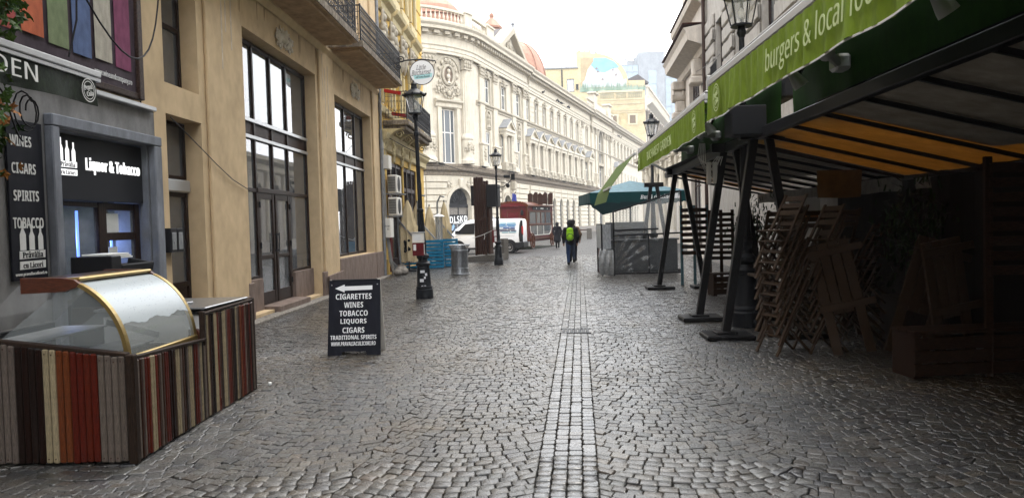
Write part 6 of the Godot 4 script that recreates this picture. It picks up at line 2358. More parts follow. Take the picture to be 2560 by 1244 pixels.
		for k in 5:
			ped.lathe(Vector3(xx - 0.56 + k * 0.28, 7.26, 0.55), [Vector2(0.05, 0), Vector2(0.09, 0.22), Vector2(0.045, 0.5), Vector2(0.06, 0.74)], 6)
		obj(ped, "carved_pedestal", M.cream_orn, o)
	# pilasters of the pavilions
	for xx in [1.7, 5.6, 11.9, 15.9, 46.6, 53.6, 56.8, 64.2, 66.4, 70.6]:
		var p := B.new()
		p.mm(xx - 0.62, xx + 0.62, 9.6, 15.95, 0.0, 0.22, 0.04)
		p.mm(xx - 0.78, xx + 0.78, 7.28, 7.7, 0.0, 0.42, 0.05); p.mm(xx - 0.72, xx + 0.72, 7.7, 9.4, 0.0, 0.34, 0.03); p.mm(xx - 0.8, xx + 0.8, 9.4, 9.6, 0.0, 0.44, 0.05)
		obj(p, "pilaster", M.cream, o)
		var c := B.new()
		capital(c, fc, xx, 15.95, 0.22, 1.2, 1.12)
		carve(c, fc, xx, 8.55, 0.34, 0.95, 1.4, 100 + int(xx * 10), 8)
		obj(c, "carved_capital", M.cream_orn, o)
	var qn := B.new()
	for r in 18:
		qn.mark()
		qn.mm(45.0 + (0.12 if r % 2 else 0.0), 45.9, 7.3 + r * 0.54, 7.78 + r * 0.54, 0.0, 0.14, 0.03)
		qn.mark()
		qn.mm(72.0, 73.0 - (0.12 if r % 2 else 0.0), 7.3 + r * 0.54, 7.78 + r * 0.54, 0.0, 0.14, 0.03)
	obj(qn, "quoin", M.cream, o)
	for xx in [3.5, 13.7]:      # reliefs with figures in the narrow bays
		var c := B.new()
		fc.arch_ring(c, xx, 12.35, 0.55, 0.16, 0.55, 0.0, 0.16)
		c.mm(xx - 0.71, xx - 0.55, 11.1, 12.35, 0.0, 0.16); c.mm(xx + 0.55, xx + 0.71, 11.1, 12.35, 0.0, 0.16)
		c.ball(Vector3(xx, 12.4, 0.1), Vector3(0.2, 0.26, 0.2), 8, 6)
		c.lathe(Vector3(xx, 11.3, 0.05), [Vector2(0.3, 0), Vector2(0.2, 0.3), Vector2(0.34, 0.75), Vector2(0.1, 0.92)], 8)
		carve(c, fc, xx, 11.3, 0.1, 1.3, 0.7, 31, 8)
		obj(c, "relief_figure", M.cream_orn, o)
	# doorway in the first pavilion and the grand arch of the second
	var dw := B.new()
	dw.mark()
	fc.arch_ring(dw, 8.8, 3.3, 1.4, 0.3, 1.4, 0.0, 0.2)
	dw.mm(6.7, 7.3, 5.3, 6.2, 0.0, 0.6, 0.1); dw.mm(10.3, 10.9, 5.3, 6.2, 0.0, 0.6, 0.1)
	dw.mm(6.9, 7.2, 0.9, 5.3, 0.0, 0.3, 0.05); dw.mm(10.4, 10.7, 0.9, 5.3, 0.0, 0.3, 0.05)
	dw.mark()
	fc.arch_ring(dw, 60.4, 15.0, 2.0, 0.4, 2.0, 0.0, 0.25); fc.arch_ring(dw, 60.4, 3.6, 1.8, 0.4, 1.8, 0.0, 0.25)
	dw.mm(58.0, 58.4, 7.3, 15.0, 0.0, 0.25); dw.mm(62.4, 62.8, 7.3, 15.0, 0.0, 0.25); dw.mm(58.4, 62.4, 11.0, 11.5, -0.2, 0.3, 0.06)
	obj(dw, "doorway_surround", M.cream_orn, o)
	window(o, fc, 7.42, 10.18, 0.12, 4.68, -0.25, [0.25, 0.5, 0.75], [0.7], M.brown_frame, M.farpane, 0.12, "entrance_door", 0.08)
	window(o, fc, 58.42, 62.38, 7.32, 16.98, -0.25, [0.33, 0.66], [0.3, 0.6, 0.8], M.white_frame, M.farpane, 0.12, "great_window", 0.08)
	window(o, fc, 58.62, 62.18, 0.12, 5.38, -0.25, [0.33, 0.66], [0.6], M.brown_frame, M.farpane, 0.12, "entrance_door", 0.08)
	# rounded corner bay
	for xx in [-2.15, -6.6, -10.6]:
		var f := B.new()
		var foot := fc.p(xx, 10.1, 0.1)
		fluted(f, foot, 0.5, 5.85)
		f.lathe(fc.p(xx, 7.3, 0.1), [Vector2(0.8, 0.0), Vector2(0.8, 0.3), Vector2(0.66, 0.45), Vector2(0.62, 0.6), Vector2(0.62, 2.2), Vector2(0.7, 2.3), Vector2(0.7, 2.45), Vector2(0.58, 2.6), Vector2(0.5, 2.8)], 18)
		obj(f, "fluted_column", M.cream, o)
		var c := B.new()
		capital(c, fc, xx, 15.95, 0.55, 1.15, 1.12)
		carve(c, fc, xx, 8.8, 0.66, 1.0, 1.3, 7, 9)
		carve(c, fc, xx - 0.4, 8.6, 0.5, 0.7, 1.0, 8, 6); carve(c, fc, xx + 0.4, 8.6, 0.5, 0.7, 1.0, 9, 6)
		obj(c, "carved_capital", M.cream_orn, o)
	window(o, fc, -5.18, -3.42, 7.3, 12.22, -0.25, [0.3, 0.7], [0.57], M.white_frame, M.farpane, 0.1, "tall_window", 0.09)
	var ws := B.new()
	fc.fbox(ws, -5.6, -5.2, 7.28, 12.3, 0.0, 0.18); fc.fbox(ws, -3.4, -3.0, 7.28, 12.3, 0.0, 0.18)
	fc.run(ws, -5.8, -2.8, [Vector2(0.1, 12.3), Vector2(0.2, 12.4), Vector2(0.2, 12.7), Vector2(0.45, 12.85), Vector2(0.48, 13.0), Vector2(0.05, 13.1)])
	obj(ws, "window_surround", M.cream, o)
	var ov := B.new()      # oval niche with a bust
	var om := -4.3
	var ps := []
	for i in 29:
		var a := TAU * i / 28
		ps.append(fc.p(om + cos(a) * 0.62, 15.25 + sin(a) * 0.85, 0.12))
	ov.tube(ps, 0.13, 6)
	ps = []
	for i in 29:
		var a := TAU * i / 28
		ps.append(fc.p(om + cos(a) * 0.9, 15.25 + sin(a) * 1.15, 0.06))
	ov.tube(ps, 0.07, 6)
	for i in 14:
		var a := TAU * i / 14
		ov.ball(fc.p(om + cos(a) * 1.08, 15.2 + sin(a) * 1.4, 0.1), Vector3(0.2, 0.22, 0.14), 6, 4)
	carve(ov, fc, om, 13.6, 0.18, 1.5, 1.1, 55, 12)
	carve(ov, fc, om - 1.1, 13.9, 0.1, 0.9, 0.9, 56, 7); carve(ov, fc, om + 1.1, 13.9, 0.1, 0.9, 0.9, 57, 7)
	carve(ov, fc, om, 16.5, 0.12, 1.0, 0.5, 58, 6)
	fc.arch_ring(ov, om, 15.6, 1.35, 0.18, 1.25, 0.0, 0.12)
	obj(ov, "oval_wreath", M.cream_orn, o)
	var ni := B.new()
	var rg := []
	for i in 24:
		var a := TAU * i / 24
		rg.append(fc.p(om + cos(a) * 0.6, 15.25 + sin(a) * 0.83, 0.03))
	ni.cap(rg)
	obj(ni, "niche", M.niche, o)
	var bu := B.new()
	bu.ball(fc.p(om, 15.62, 0.16), Vector3(0.16, 0.21, 0.17), 10, 8)
	bu.ball(fc.p(om, 15.12, 0.12), Vector3(0.3, 0.24, 0.17), 10, 6)
	bu.lathe(fc.p(om, 14.5, 0.14), [Vector2(0.2, 0.0), Vector2(0.18, 0.1), Vector2(0.09, 0.2), Vector2(0.12, 0.45)], 10)
	bu.cyl(fc.p(om, 15.25, 0.14), fc.p(om, 15.5, 0.15), 0.09, 0.08, 8)
	obj(bu, "bust", M.cream, o)
	# graffiti-covered corner door
	var dr := B.new()
	fc.arch_ring(dr, -3.2, 3.55, 1.5, 0.28, 1.5, 0.0, 0.18)
	fc.fbox(dr, -5.0, -4.72, 0.3, 3.55, 0.0, 0.18); fc.fbox(dr, -1.68, -1.4, 0.3, 3.55, 0.0, 0.18)
	carve(dr, fc, -4.6, 5.4, 0.06, 0.9, 0.7, 21, 7); carve(dr, fc, -1.8, 5.4, 0.06, 0.9, 0.7, 22, 7)
	dr.box(fc.p(-3.2, 5.5, 0.15), Vector3(0.4, 0.9, 0.4), 0.08, Basis(Vector3.UP, -0.35))
	obj(dr, "arch_surround", M.cream, o)
	var dd := B.new()
	fc.fbox(dd, -4.68, -1.72, 0.05, 2.62, -0.3, -0.25); fc.fbox(dd, -4.68, -1.72, 3.3, 3.58, -0.3, -0.2)
	fc.fbox(dd, -4.68, -4.56, 2.62, 3.3, -0.3, -0.24); fc.fbox(dd, -1.84, -1.72, 2.62, 3.3, -0.3, -0.24); fc.fbox(dd, -3.26, -3.14, 2.62, 3.3, -0.3, -0.24)
	for i in 9:
		var a := PI * i / 8
		dd.bar(fc.p(-3.2 + cos(a) * 0.3, 3.55 + sin(a) * 0.3, -0.24), fc.p(-3.2 + cos(a) * 1.45, 3.55 + sin(a) * 1.45, -0.24), 0.05, 0.05)
	var door := obj(dd, "corner_door", M.black, o)
	var fan := B.new()
	var rg2 := [fc.p(-1.7, 3.52, -0.29)]
	for i in 13:
		var a := PI * i / 12
		rg2.append(fc.p(-3.2 + cos(a) * 1.5, 3.55 + sin(a) * 1.5, -0.29))
	fan.cap(rg2)
	obj(fan, "fanlight", M.darkplastic, door)
	var pn := B.new()
	pn.mark()
	fc.fbox(pn, -4.56, -3.26, 2.63, 3.29, -0.3, -0.27)
	pn.mark()
	fc.fbox(pn, -3.14, -1.84, 2.63, 3.29, -0.3, -0.27)
	obj(pn, "pale_panel", M.slab, door)
	var mid := fc.p(-3.2, 2.2, -0.23)
	var gt := Transform3D(Basis(Vector3.UP, -3.2 / 9.0), mid)
	text(door, "graffiti_tag", "DLSKO", M.white, gt * Transform3D(Basis(Vector3(0, 0, 1), 0.04), Vector3(0, 0, 0)), 0.62, 2.4, "Droid Sans", true)
	var gw := B.new()
	var gp := []
	for i in 16:
		gp.append(gt * Vector3(-0.8 + i * 0.09, -0.42 + 0.08 * (i % 2), 0.0))
	gw.tube(gp, 0.03, 5)
	gw.tube([gt * Vector3(1.02, -0.15, 0), gt * Vector3(1.15, 0.1, 0), gt * Vector3(1.0, 0.2, 0), gt * Vector3(0.85, 0.05, 0), gt * Vector3(1.0, -0.25, 0)], 0.035, 5)
	obj(gw, "graffiti_line", M.white, door)
	var po := B.new()
	for i in 16:
		po.col = [Color(0.25, 0.4, 0.55), Color(0.5, 0.5, 0.5), Color(0.12, 0.12, 0.13), Color(0.35, 0.45, 0.6)][i % 4]
		var q := Vector3(rng.randf_range(-1.4, 1.3), rng.randf_range(-1.65, -0.7), -0.015)
		po.xf = gt
		po.mark()
		po.prism([Vector2(q.x, q.y), Vector2(q.x + 0.25, q.y - 0.05), Vector2(q.x + 0.32, q.y + 0.3), Vector2(q.x + 0.15, q.y + 0.42), Vector2(q.x - 0.05, q.y + 0.25)], Transform3D(Basis(), Vector3(0, 0, -0.018 + i * 0.0008)), 0.003)
	obj(po, "torn_poster", M.sticker, door)
	# parapet, roof pediment, roof
	var pa := B.new()
	for q in [[-13.5, -7.6], [-2.4, -1.2], [2.6, 4.6]]:
		pa.mark()
		fc.fbox(pa, q[0], q[1], 19.78, 21.15, 0.0, 0.55); fc.fbox(pa, q[0] - 0.1, q[1] + 0.1, 21.15, 21.32, -0.06, 0.66)
	for q in [[54.0, 56.4, 2.6], [66.2, 68.4, 2.3]]:
		pa.mark()
		pa.mm(q[0], q[1], 19.8, 19.8 + q[2], -0.4, 0.6, 0.05); pa.mm(q[0] - 0.3, q[1] + 0.3, 19.8 + q[2], 20.1 + q[2], -0.6, 0.9, 0.06)
	pa.mark()
	pa.mm(56.4, 66.2, 19.8, 21.3, -0.3, 0.2, 0.05)
	obj(pa, "parapet", M.cream, o)
	balustrade(o, fc, -7.6, -2.4, 19.85, 0.3, 1.3, 12, M.cream)
	balustrade(o, fc, -1.2, 2.6, 19.85, 0.3, 1.3, 9, M.cream)
	balustrade(o, fc, 49.5, 54.0, 19.85, 0.3, 1.3, 9, M.cream)
	balustrade(o, fc, 68.4, 72.0, 19.85, 0.3, 1.3, 7, M.cream)
	var rp := B.new()
	rp.prism([Vector2(5.6, 19.8), Vector2(14.6, 19.8), Vector2(10.1, 22.3)], Transform3D(Basis(), Vector3(0, 0, -0.4)), 0.7)
	for sgn in [-1, 1]:
		rp.prism([Vector2(10.1 + sgn * 5.0, 19.75), Vector2(10.1 + sgn * 4.1, 19.75), Vector2(10.1, 22.05), Vector2(10.1, 22.7)], Transform3D(Basis(), Vector3(0, 0, -0.5)), 1.5)
	rp.mm(5.1, 15.1, 19.75, 20.0, -0.4, 1.02, 0.05)
	carve(rp, fc, 10.1, 20.8, 0.38, 2.2, 1.5, 77, 11); carve(rp, fc, 8.2, 20.4, 0.36, 1.6, 0.7, 78, 7); carve(rp, fc, 12.0, 20.4, 0.36, 1.6, 0.7, 79, 7)
	obj(rp, "roof_pediment", M.cream_orn, o)
	var ro := B.new()
	ro.quad(Vector3(2, 19.7, -0.3), Vector3(110, 19.7, -0.3), Vector3(110, 22.4, -6.0), Vector3(2, 22.4, -6.0))
	ro.quad(Vector3(2, 22.4, -6.0), Vector3(110, 22.4, -6.0), Vector3(110, 19.0, -13.0), Vector3(2, 19.0, -13.0))
	ro.prism([Vector2(5.2, 19.9), Vector2(15.0, 19.9), Vector2(10.1, 22.74)], Transform3D(Basis(), Vector3(0, 0, -4.0)), 3.5)
	var c2 := fc.p(-7, 19.85, -4)
	ro.lathe(Vector3(0, 0, -9.0), [Vector2(8.6, 19.8), Vector2(5.0, 21.2), Vector2(0.0, 21.6)], 40)
	obj(ro, "roof", M.roof, o)
	var dm := B.new()      # copper dome behind the roof pediment
	var pr := []
	for i in 12:
		var a := PI / 2 * i / 11
		pr.append(Vector2(4.3 * cos(a) + 0.02, 21.6 + 6.5 * sin(a)))
	dm.lathe(Vector3(38.5, 0, -7.6), [Vector2(4.6, 19.0), Vector2(4.6, 21.5), Vector2(4.7, 21.6)] + pr, 28)
	for i in 12:
		var a := TAU * i / 12
		var rb := []
		for q in pr:
			rb.append(Vector3(38.5 + cos(a) * (q.x + 0.05), q.y, -7.6 - sin(a) * (q.x + 0.05)))
		dm.tube(rb, 0.09, 4)
	obj(dm, "copper_dome", M.copper, o)
	var tu := B.new()
	tu.xf = t.affine_inverse() * Transform3D(Basis(), Vector3(-4.7, 0, -88))
	tu.lathe(Vector3.ZERO, [Vector2(0.95, 20.0), Vector2(0.95, 23.9), Vector2(1.25, 24.0), Vector2(1.28, 24.2), Vector2(1.2, 24.3), Vector2(0.5, 25.1), Vector2(0.24, 25.3), Vector2(0.3, 25.45), Vector2(0.3, 25.65), Vector2(0.16, 25.85), Vector2(0.05, 25.95), Vector2(0.03, 26.3), Vector2(0.0, 26.35)], 8)
	obj(tu, "copper_turret", M.copper, o)
	var tw := B.new()
	tw.xf = tu.xf
	for i in 8:
		var a := TAU * (i + 0.5) / 8
		tw.mark()
		tw.box(Vector3(cos(a) * 0.89, 23.3, -sin(a) * 0.89), Vector3(0.03, 0.8, 0.42), 0.0, Basis(Vector3.UP, a))
	obj(tw, "turret_window", M.farpane, o)
	var t2 := B.new()
	t2.xf = t.affine_inverse() * Transform3D(Basis(), Vector3(-9.9, 0, -74.5))
	t2.lathe(Vector3.ZERO, [Vector2(3.0, 20.0), Vector2(2.9, 21.6), Vector2(3.1, 21.7), Vector2(2.7, 22.6), Vector2(1.7, 23.6), Vector2(0.4, 24.2), Vector2(0.0, 24.4)], 16)
	t2.xf.origin += t.affine_inverse().basis * Vector3(-2.6, 0, 0)
	obj(t2, "corner_cupola", M.copper, o)
	var pp := B.new()
	pp.xf = t.affine_inverse() * Transform3D(Basis(), Vector3(-2.4, 0, -92))
	pp.cyl(Vector3(0, 20, 0), Vector3(0, 25.4, 0), 0.2, 0.2, 10); pp.lathe(Vector3(0, 25.5, 0), [Vector2(0.26, 0), Vector2(0.26, 0.15), Vector2(0.0, 0.25)], 10)
	obj(pp, "flue_pipe", M.zinc, o)
	for q in [-5.6, 0.6, 9.4, 17.6, 24.9, 32.3, 39.6]:      # floodlights along the ledge
		var f := B.new()
		f.box(fc.p(q, 7.18, 0.55), Vector3(0.5, 0.16, 0.36), 0.03, Basis(Vector3.UP, q / 9.0 if q < 0 else 0.0) * Basis(Vector3(1, 0, 0), 0.35))
		obj(f, "floodlight", M.darkplastic, o)
	# pigeons on the string courses and cornice
	var pg: Node3D = null
	for q in [[24.0, "lone pigeon on the palace ledge, apart from the others and nearest the roof pediment"], [31.0, "pigeon at the near end of the longer row on the palace ledge"], [32.0, "pigeon second from the near end of the longer row on the palace ledge"], [33.1, "pigeon third from the near end of the longer row on the palace ledge"], [33.8, "pigeon at the far end of the longer row on the palace ledge"], [37.2, "nearer pigeon of the close pair on the palace ledge"], [38.1, "farther pigeon of the close pair on the palace ledge"], [78.0, "first pigeon on the far wing of the palace, beyond the second pavilion"], [79.2, "second pigeon on the far wing of the palace, beyond the second pavilion"], [81.0, "last pigeon on the far wing of the palace, farthest down the street"]]:
		var tr := t * Transform3D(Basis(Vector3.UP, q[0]), Vector3(q[0], 17.86, 0.2))
		if pg == null:
			pg = bird("pigeon", q[1], tr)
			pg.set_meta("group", "pigeons on the palace ledge")
		else:
			copy(pg, "pigeon", tr, q[1])

func bird(called: String, label: String, tr: Transform3D) -> Node3D:
	var o := thing(called, label, "bird", tr)
	var b := B.new()
	b.ball(Vector3(0, 0.14, 0), Vector3(0.2, 0.12, 0.12), 8, 6)
	b.ball(Vector3(0.18, 0.28, 0), Vector3(0.075, 0.075, 0.07), 8, 6)
	b.cyl(Vector3(0.1, 0.18, 0), Vector3(0.17, 0.27, 0), 0.08, 0.06, 8)
	b.cyl(Vector3(0.24, 0.28, 0), Vector3(0.3, 0.26, 0), 0.02, 0.004, 5)
	b.bar(Vector3(-0.12, 0.13, 0), Vector3(-0.4, 0.06, 0), 0.1, 0.03)
	b.cyl(Vector3(0.02, 0.05, 0.04), Vector3(0.02, 0.0, 0.04), 0.01, 0.01, 4); b.cyl(Vector3(0.02, 0.05, -0.04), Vector3(0.02, 0.0, -0.04), 0.01, 0.01, 4)
	obj(b, "body", M.darkplastic, o)
	return o

# ---------------------------------------------------------------- buildings beyond
func build_far() -> void:
	var fc := Face.new()
	var yb := thing("pale_yellow_block", "plain pale yellow block with one dark window behind the copper dome", "building", Transform3D(Basis(), Vector3(0, 0, -165)))
	var b := B.new()
	b.xf = Transform3D()
	fc.wall(b, -14, 9.4, 0, 34.6, [[7.0, 8.6, 29.6, 32.4], [3.2, 4.4, 29.0, 31.6]], 0.4)
	b.quad(Vector3(9.4, 0, 0), Vector3(9.4, 0, -12), Vector3(9.4, 34.6, -12), Vector3(9.4, 34.6, 0))
	obj(b, "wall", M.yellow_pale, yb)
	window(yb, fc, 7.02, 8.58, 29.62, 32.38, -0.2, [0.5], [], M.darkplastic, M.farpane, 0.12)
	window(yb, fc, 3.22, 4.38, 29.02, 31.58, -0.2, [0.5], [], M.darkplastic, M.farpane, 0.12)
	var r := B.new()
	r.mm(-14.2, 9.5, 34.6, 34.95, -12, 0.3, 0.04)
	obj(r, "roof", M.zinc, yb)
	var ra := B.new()
	for i in 24:
		ra.cyl(Vector3(-14 + i, 34.9, 0), Vector3(-14 + i, 35.9, 0), 0.04, 0.04, 4)
	ra.bar(Vector3(-14, 35.9, 0), Vector3(9.4, 35.9, 0), 0.06, 0.06); ra.bar(Vector3(-14, 35.4, 0), Vector3(9.4, 35.4, 0), 0.04, 0.04)
	obj(ra, "roof_railing", M.zinc, yb)
	var dpp := B.new()
	dpp.cyl(Vector3(6.0, 10, 0.2), Vector3(6.0, 34.4, 0.2), 0.14, 0.14, 6); dpp.mm(9.0, 9.5, 30.0, 31.2, 0.0, 0.3)
	obj(dpp, "downpipe", M.darkplastic, yb)
	# building with a painted gable
	var mu := thing("painted_gable_building", "cream building with a painted sky, birds, plants and balustrade on its arched gable wall", "building", Transform3D(Basis(), Vector3(0, 0, -200)))
	var ol := [Vector2(11.1, 0), Vector2(28.75, 0), Vector2(28.75, 38.0), Vector2(24.6, 38.0)]
	for i in 13:
		var a := lerpf(0.1, 1.6, i / 12.0)
		ol.append(Vector2(15.2 + 9.3 * cos(a), 37.2 + 8.2 * sin(a)))
	ol.append(Vector2(14.9, 45.9)); ol.append(Vector2(11.1, 46.0))
	var gw := B.new()
	gw.col = Color(0.7, 0.57, 0.34)
	gw.prism(ol, Transform3D(Basis(), Vector3(0, 0, -1.2)), 1.2)
	var wall := obj(gw, "gable_wall", M.mural, mu)
	var p := func(called: String, pts: Array, co: Color, z: float) -> void:
		var q := B.new()
		q.col = co
		q.prism(pts, Transform3D(Basis(), Vector3(0, 0, z)), 0.02)
		obj(q, called, M.mural, wall)
	var sky := [Vector2(12.6, 36.5), Vector2(24.0, 36.5), Vector2(24.0, 38.5)]
	for i in 12:
		var a := lerpf(0.15, 1.5, i / 11.0)
		sky.append(Vector2(15.0 + 8.3 * cos(a), 37.2 + 6.9 * sin(a)))
	sky.append(Vector2(12.6, 44.2))
	p.call("painted_sky", sky, Color(0.72, 0.76, 0.76), 0.01)
	p.call("painted_blue_sky", [Vector2(15.0, 42.2), Vector2(16.5, 40.6), Vector2(18.5, 40.3), Vector2(20.4, 41.2), Vector2(22.2, 41.5), Vector2(21.0, 43.0), Vector2(18.8, 44.0), Vector2(14.5, 44.1)], Color(0.3, 0.58, 0.74), 0.04)
	p.call("painted_curtain", [Vector2(12.2, 37.5), Vector2(13.2, 38.5), Vector2(13.9, 41.0), Vector2(15.5, 43.2), Vector2(15.6, 44.2), Vector2(12.2, 44.3)], Color(0.55, 0.43, 0.25), 0.06)
	var rng := RandomNumberGenerator.new()
	rng.seed = 6
	for q in [[16.2, 40.4], [17.4, 38.4], [20.1, 40.7], [20.9, 39.4], [15.9, 41.2]]:
		p.call("painted_bird", [Vector2(q[0], q[1]), Vector2(q[0] + 0.35, q[1] + 0.35), Vector2(q[0] + 0.7, q[1] + 1.0), Vector2(q[0] + 0.55, q[1] + 0.2), Vector2(q[0] + 1.0, q[1] + 0.1), Vector2(q[0] + 0.4, q[1] - 0.1)], Color(0.35, 0.28, 0.26), 0.08)
	for i in 34:
		var x := 12.3 + i * 0.48
		var pts := [Vector2(x - 0.5, 35.4)]
		for k in 5:
			pts.append(Vector2(x + (k - 2) * 0.28 - 0.1 + rng.randf() * 0.2, 36.2 + rng.randf() * (2.2 if x < 24 else 1.2)))
			pts.append(Vector2(x + (k - 2) * 0.28 + 0.12, 35.8))
		pts.append(Vector2(x + 0.6, 35.4))
		p.call("painted_plant", pts, Color(0.2, 0.31, 0.22).lerp(Color(0.4, 0.5, 0.38), rng.randf()), 0.1 + (i % 3) * 0.03)
	p.call("painted_ledge", [Vector2(16.5, 35.0), Vector2(28.2, 35.0), Vector2(28.2, 35.5), Vector2(16.5, 35.5)], Color(0.72, 0.62, 0.42), 0.2)
	for i in 21:
		var x := 17.2 + i * 0.52
		if i == 7 or i == 13:
			continue
		p.call("painted_baluster_gap", [Vector2(x, 33.4), Vector2(x + 0.22, 33.6), Vector2(x + 0.16, 34.2), Vector2(x + 0.25, 34.6), Vector2(x + 0.1, 35.0), Vector2(x - 0.05, 34.6), Vector2(x + 0.04, 34.2), Vector2(x - 0.02, 33.6)], Color(0.3, 0.32, 0.22), 0.22)
	for q in [[33.0, 33.35, 0.74], [31.9, 32.4, 0.62], [30.2, 30.5, 0.62], [29.6, 29.75, 0.5]]:
		p.call("painted_cornice", [Vector2(16.8, q[0]), Vector2(28.0, q[0]), Vector2(28.3, q[1]), Vector2(16.5, q[1])], Color(q[2], q[2] * 0.84, q[2] * 0.52), 0.12)
	for x in [18.0, 23.0]:
		p.call("painted_pilaster", [Vector2(x - 0.7, 10), Vector2(x + 0.7, 10), Vector2(x + 0.7, 29.5), Vector2(x - 0.7, 29.5)], Color(0.7, 0.56, 0.32), 0.15)
		for k in 6:
			p.call("painted_capital", [Vector2(x - 1.0 + k * 0.33, 28.0), Vector2(x - 0.75 + k * 0.33, 28.0), Vector2(x - 0.6 + k * 0.3, 29.6), Vector2(x - 1.1 + k * 0.36, 29.6)], Color(0.6, 0.48, 0.26), 0.18)
	for x in [20.5, 25.4]:
		p.call("painted_window_frame", [Vector2(x - 1.2, 26.5), Vector2(x + 1.2, 26.5), Vector2(x + 1.3, 29.4), Vector2(x - 1.3, 29.4)], Color(0.74, 0.66, 0.45), 0.15)
		p.call("painted_window", [Vector2(x - 0.75, 26.9), Vector2(x + 0.75, 26.9), Vector2(x + 0.75, 29.0), Vector2(x - 0.75, 29.0)], Color(0.22, 0.16, 0.1), 0.18)
	for i in 3:
		p.call("painted_panel", [Vector2(18.9 + i * 0.05, 31.0 - i * 9.0 - 5.0), Vector2(22.1, 31.0 - i * 9.0 - 5.0), Vector2(22.1, 31.0 - i * 9.0 - 9.0), Vector2(18.9, 31.0 - i * 9.0 - 9.0)], Color(0.68, 0.56, 0.32), 0.15)
	# its street side, running away to the right
	var sidet := Transform3D(Basis(), Vector3(0, 0, 200)) * frame3(Vector3(28.75, 0, -200.2), Vector3(0.256, 0, -0.967))
	sidet = frame3(Vector3(28.76, 0, -0.4), Vector3(0.256, 0, -0.967))
	var sf := B.new()
	sf.xf = sidet
	fc.wall(sf, 0, 75, 0, 33.6, [], 0.3)
	fc.run(sf, -0.6, 75, [Vector2(0.2, 30.2), Vector2(0.5, 30.6), Vector2(0.5, 31.2), Vector2(1.9, 32.2), Vector2(2.1, 33.2), Vector2(0.0, 33.6)])
	obj(sf, "street_front", M.cream, mu)
	for i in 12:
		var c := B.new()
		c.xf = sidet
		c.lathe(Vector3(1.5 + i * 4.2, 25.0, 0.5), [Vector2(0.5, 0.0), Vector2(0.62, 0.6), Vector2(0.4, 1.4), Vector2(0.62, 2.6), Vector2(0.5, 4.0), Vector2(0.75, 5.2)], 8)
		carve(c, fc, 3.4 + i * 4.2, 29.4, 0.4, 2.2, 1.6, i, 7)
		c.mm(2.6 + i * 4.2, 4.4 + i * 4.2, 22.0, 27.5, 0.05, 0.12)
		obj(c, "carved_bracket", M.cream_dirt, mu)
	var bl := B.new()
	bl.xf = sidet
	for i in 75:
		bl.mm(i, i + 0.45, 34.0, 36.2, 0.4, 0.8)
	bl.mm(-0.3, 75, 33.6, 34.0, 0.2, 1.0); bl.mm(-0.3, 75, 36.2, 36.7, 0.2, 1.0)
	obj(bl, "roof_balustrade", M.cream, mu)
	var mr := B.new()
	mr.prism([Vector2(23.0, 38), Vector2(30.5, 38), Vector2(27.5, 40.3), Vector2(25.0, 39.2)], Transform3D(Basis(), Vector3(0, 0, -10)), 6)
	mr.mm(12, 28.5, 36.0, 37.9, -30, -1.3)
	obj(mr, "roof", M.roof, mu)
	var i2 := 0
	for q in [[12.0, 46.0], [13.4, 46.0], [14.6, 46.0], [16.3, 45.4]]:
		var tr := Transform3D(Basis(Vector3.UP, i2 * 1.3).scaled(Vector3(1.5, 1.5, 1.5)), Vector3(q[0], q[1], -200.6))
		tag(bird("crow", ["black bird at the outer corner of the painted gable's top", "second black bird from the corner on the painted gable", "black bird next to the arch on the painted gable's flat top", "black bird on the curve of the painted gable"][i2], tr), "", "", "birds on the painted gable")
		i2 += 1
	# glass and concrete office tower
	var tw := thing("glass_office_tower", "grey concrete and pale blue glass office tower with roof masts far behind the gable", "building", Transform3D(Basis(), Vector3(0, 0, -260)))
	var cs := B.new()
	cs.mm(35.4, 44.2, 0, 58.4, -14, 0.0, 0.1)
	obj(cs, "concrete_core", M.concrete, tw)
	var gl := B.new()
	gl.mark()
	gl.mm(29.6, 35.38, 0, 54.4, -14, -0.6)
	gl.mark()
	gl.mm(44.22, 52, 0, 54.6, -14, -0.6)
	obj(gl, "glazed_block", M.towerpane_solid, tw)
	var fr := B.new()
	for i in 20:
		var y := 54.2 - i * 2.4
		fr.mm(29.5, 35.38, y, y + 0.16, -0.6, -0.45); fr.mm(44.22, 52, y, y + 0.16, -0.6, -0.45)
	for i in 4:
		fr.mm(29.6 + i * 1.9, 29.75 + i * 1.9, 0, 54.4, -0.6, -0.47); fr.mm(44.3 + i * 2.0, 44.45 + i * 2.0, 0, 54.6, -0.6, -0.47)
	obj(fr, "glazing_grid", M.concrete, tw)
	for k in 9:
		var w := B.new()
		w.mm(38.7, 41.3, 49.8 - k * 2.35, 52.0 - k * 2.35, 0.0, 0.06, 0.02)
		obj(w, "strip_window", M.towerpane_solid, tw)
	var ms := B.new()
	for q in [[34.6, 63.0], [35.4, 61.5], [43.0, 62.5]]:
		ms.mark()
		ms.cyl(Vector3(q[0], 54, -3), Vector3(q[0], q[1], -3), 0.09, 0.06, 5)
	for i in 5:
		ms.mm(34.4, 35.6, 58.6 + i * 0.9, 58.75 + i * 0.9, -3.1, -2.9)
	ms.mm(41.8, 44.2, 60.6, 60.75, -3.1, -2.9); ms.mm(42.0, 44.8, 61.4, 61.5, -3.1, -2.9)
	ms.mark()
	ms.mm(32.0, 34.6, 54.4, 56.4, -6, -4); ms.mm(31.4, 35.0, 57.0, 57.2, -6, -4); ms.mm(31.5, 31.7, 54.4, 58.0, -5, -4.8)
	obj(ms, "roof_mast", M.zinc, tw)

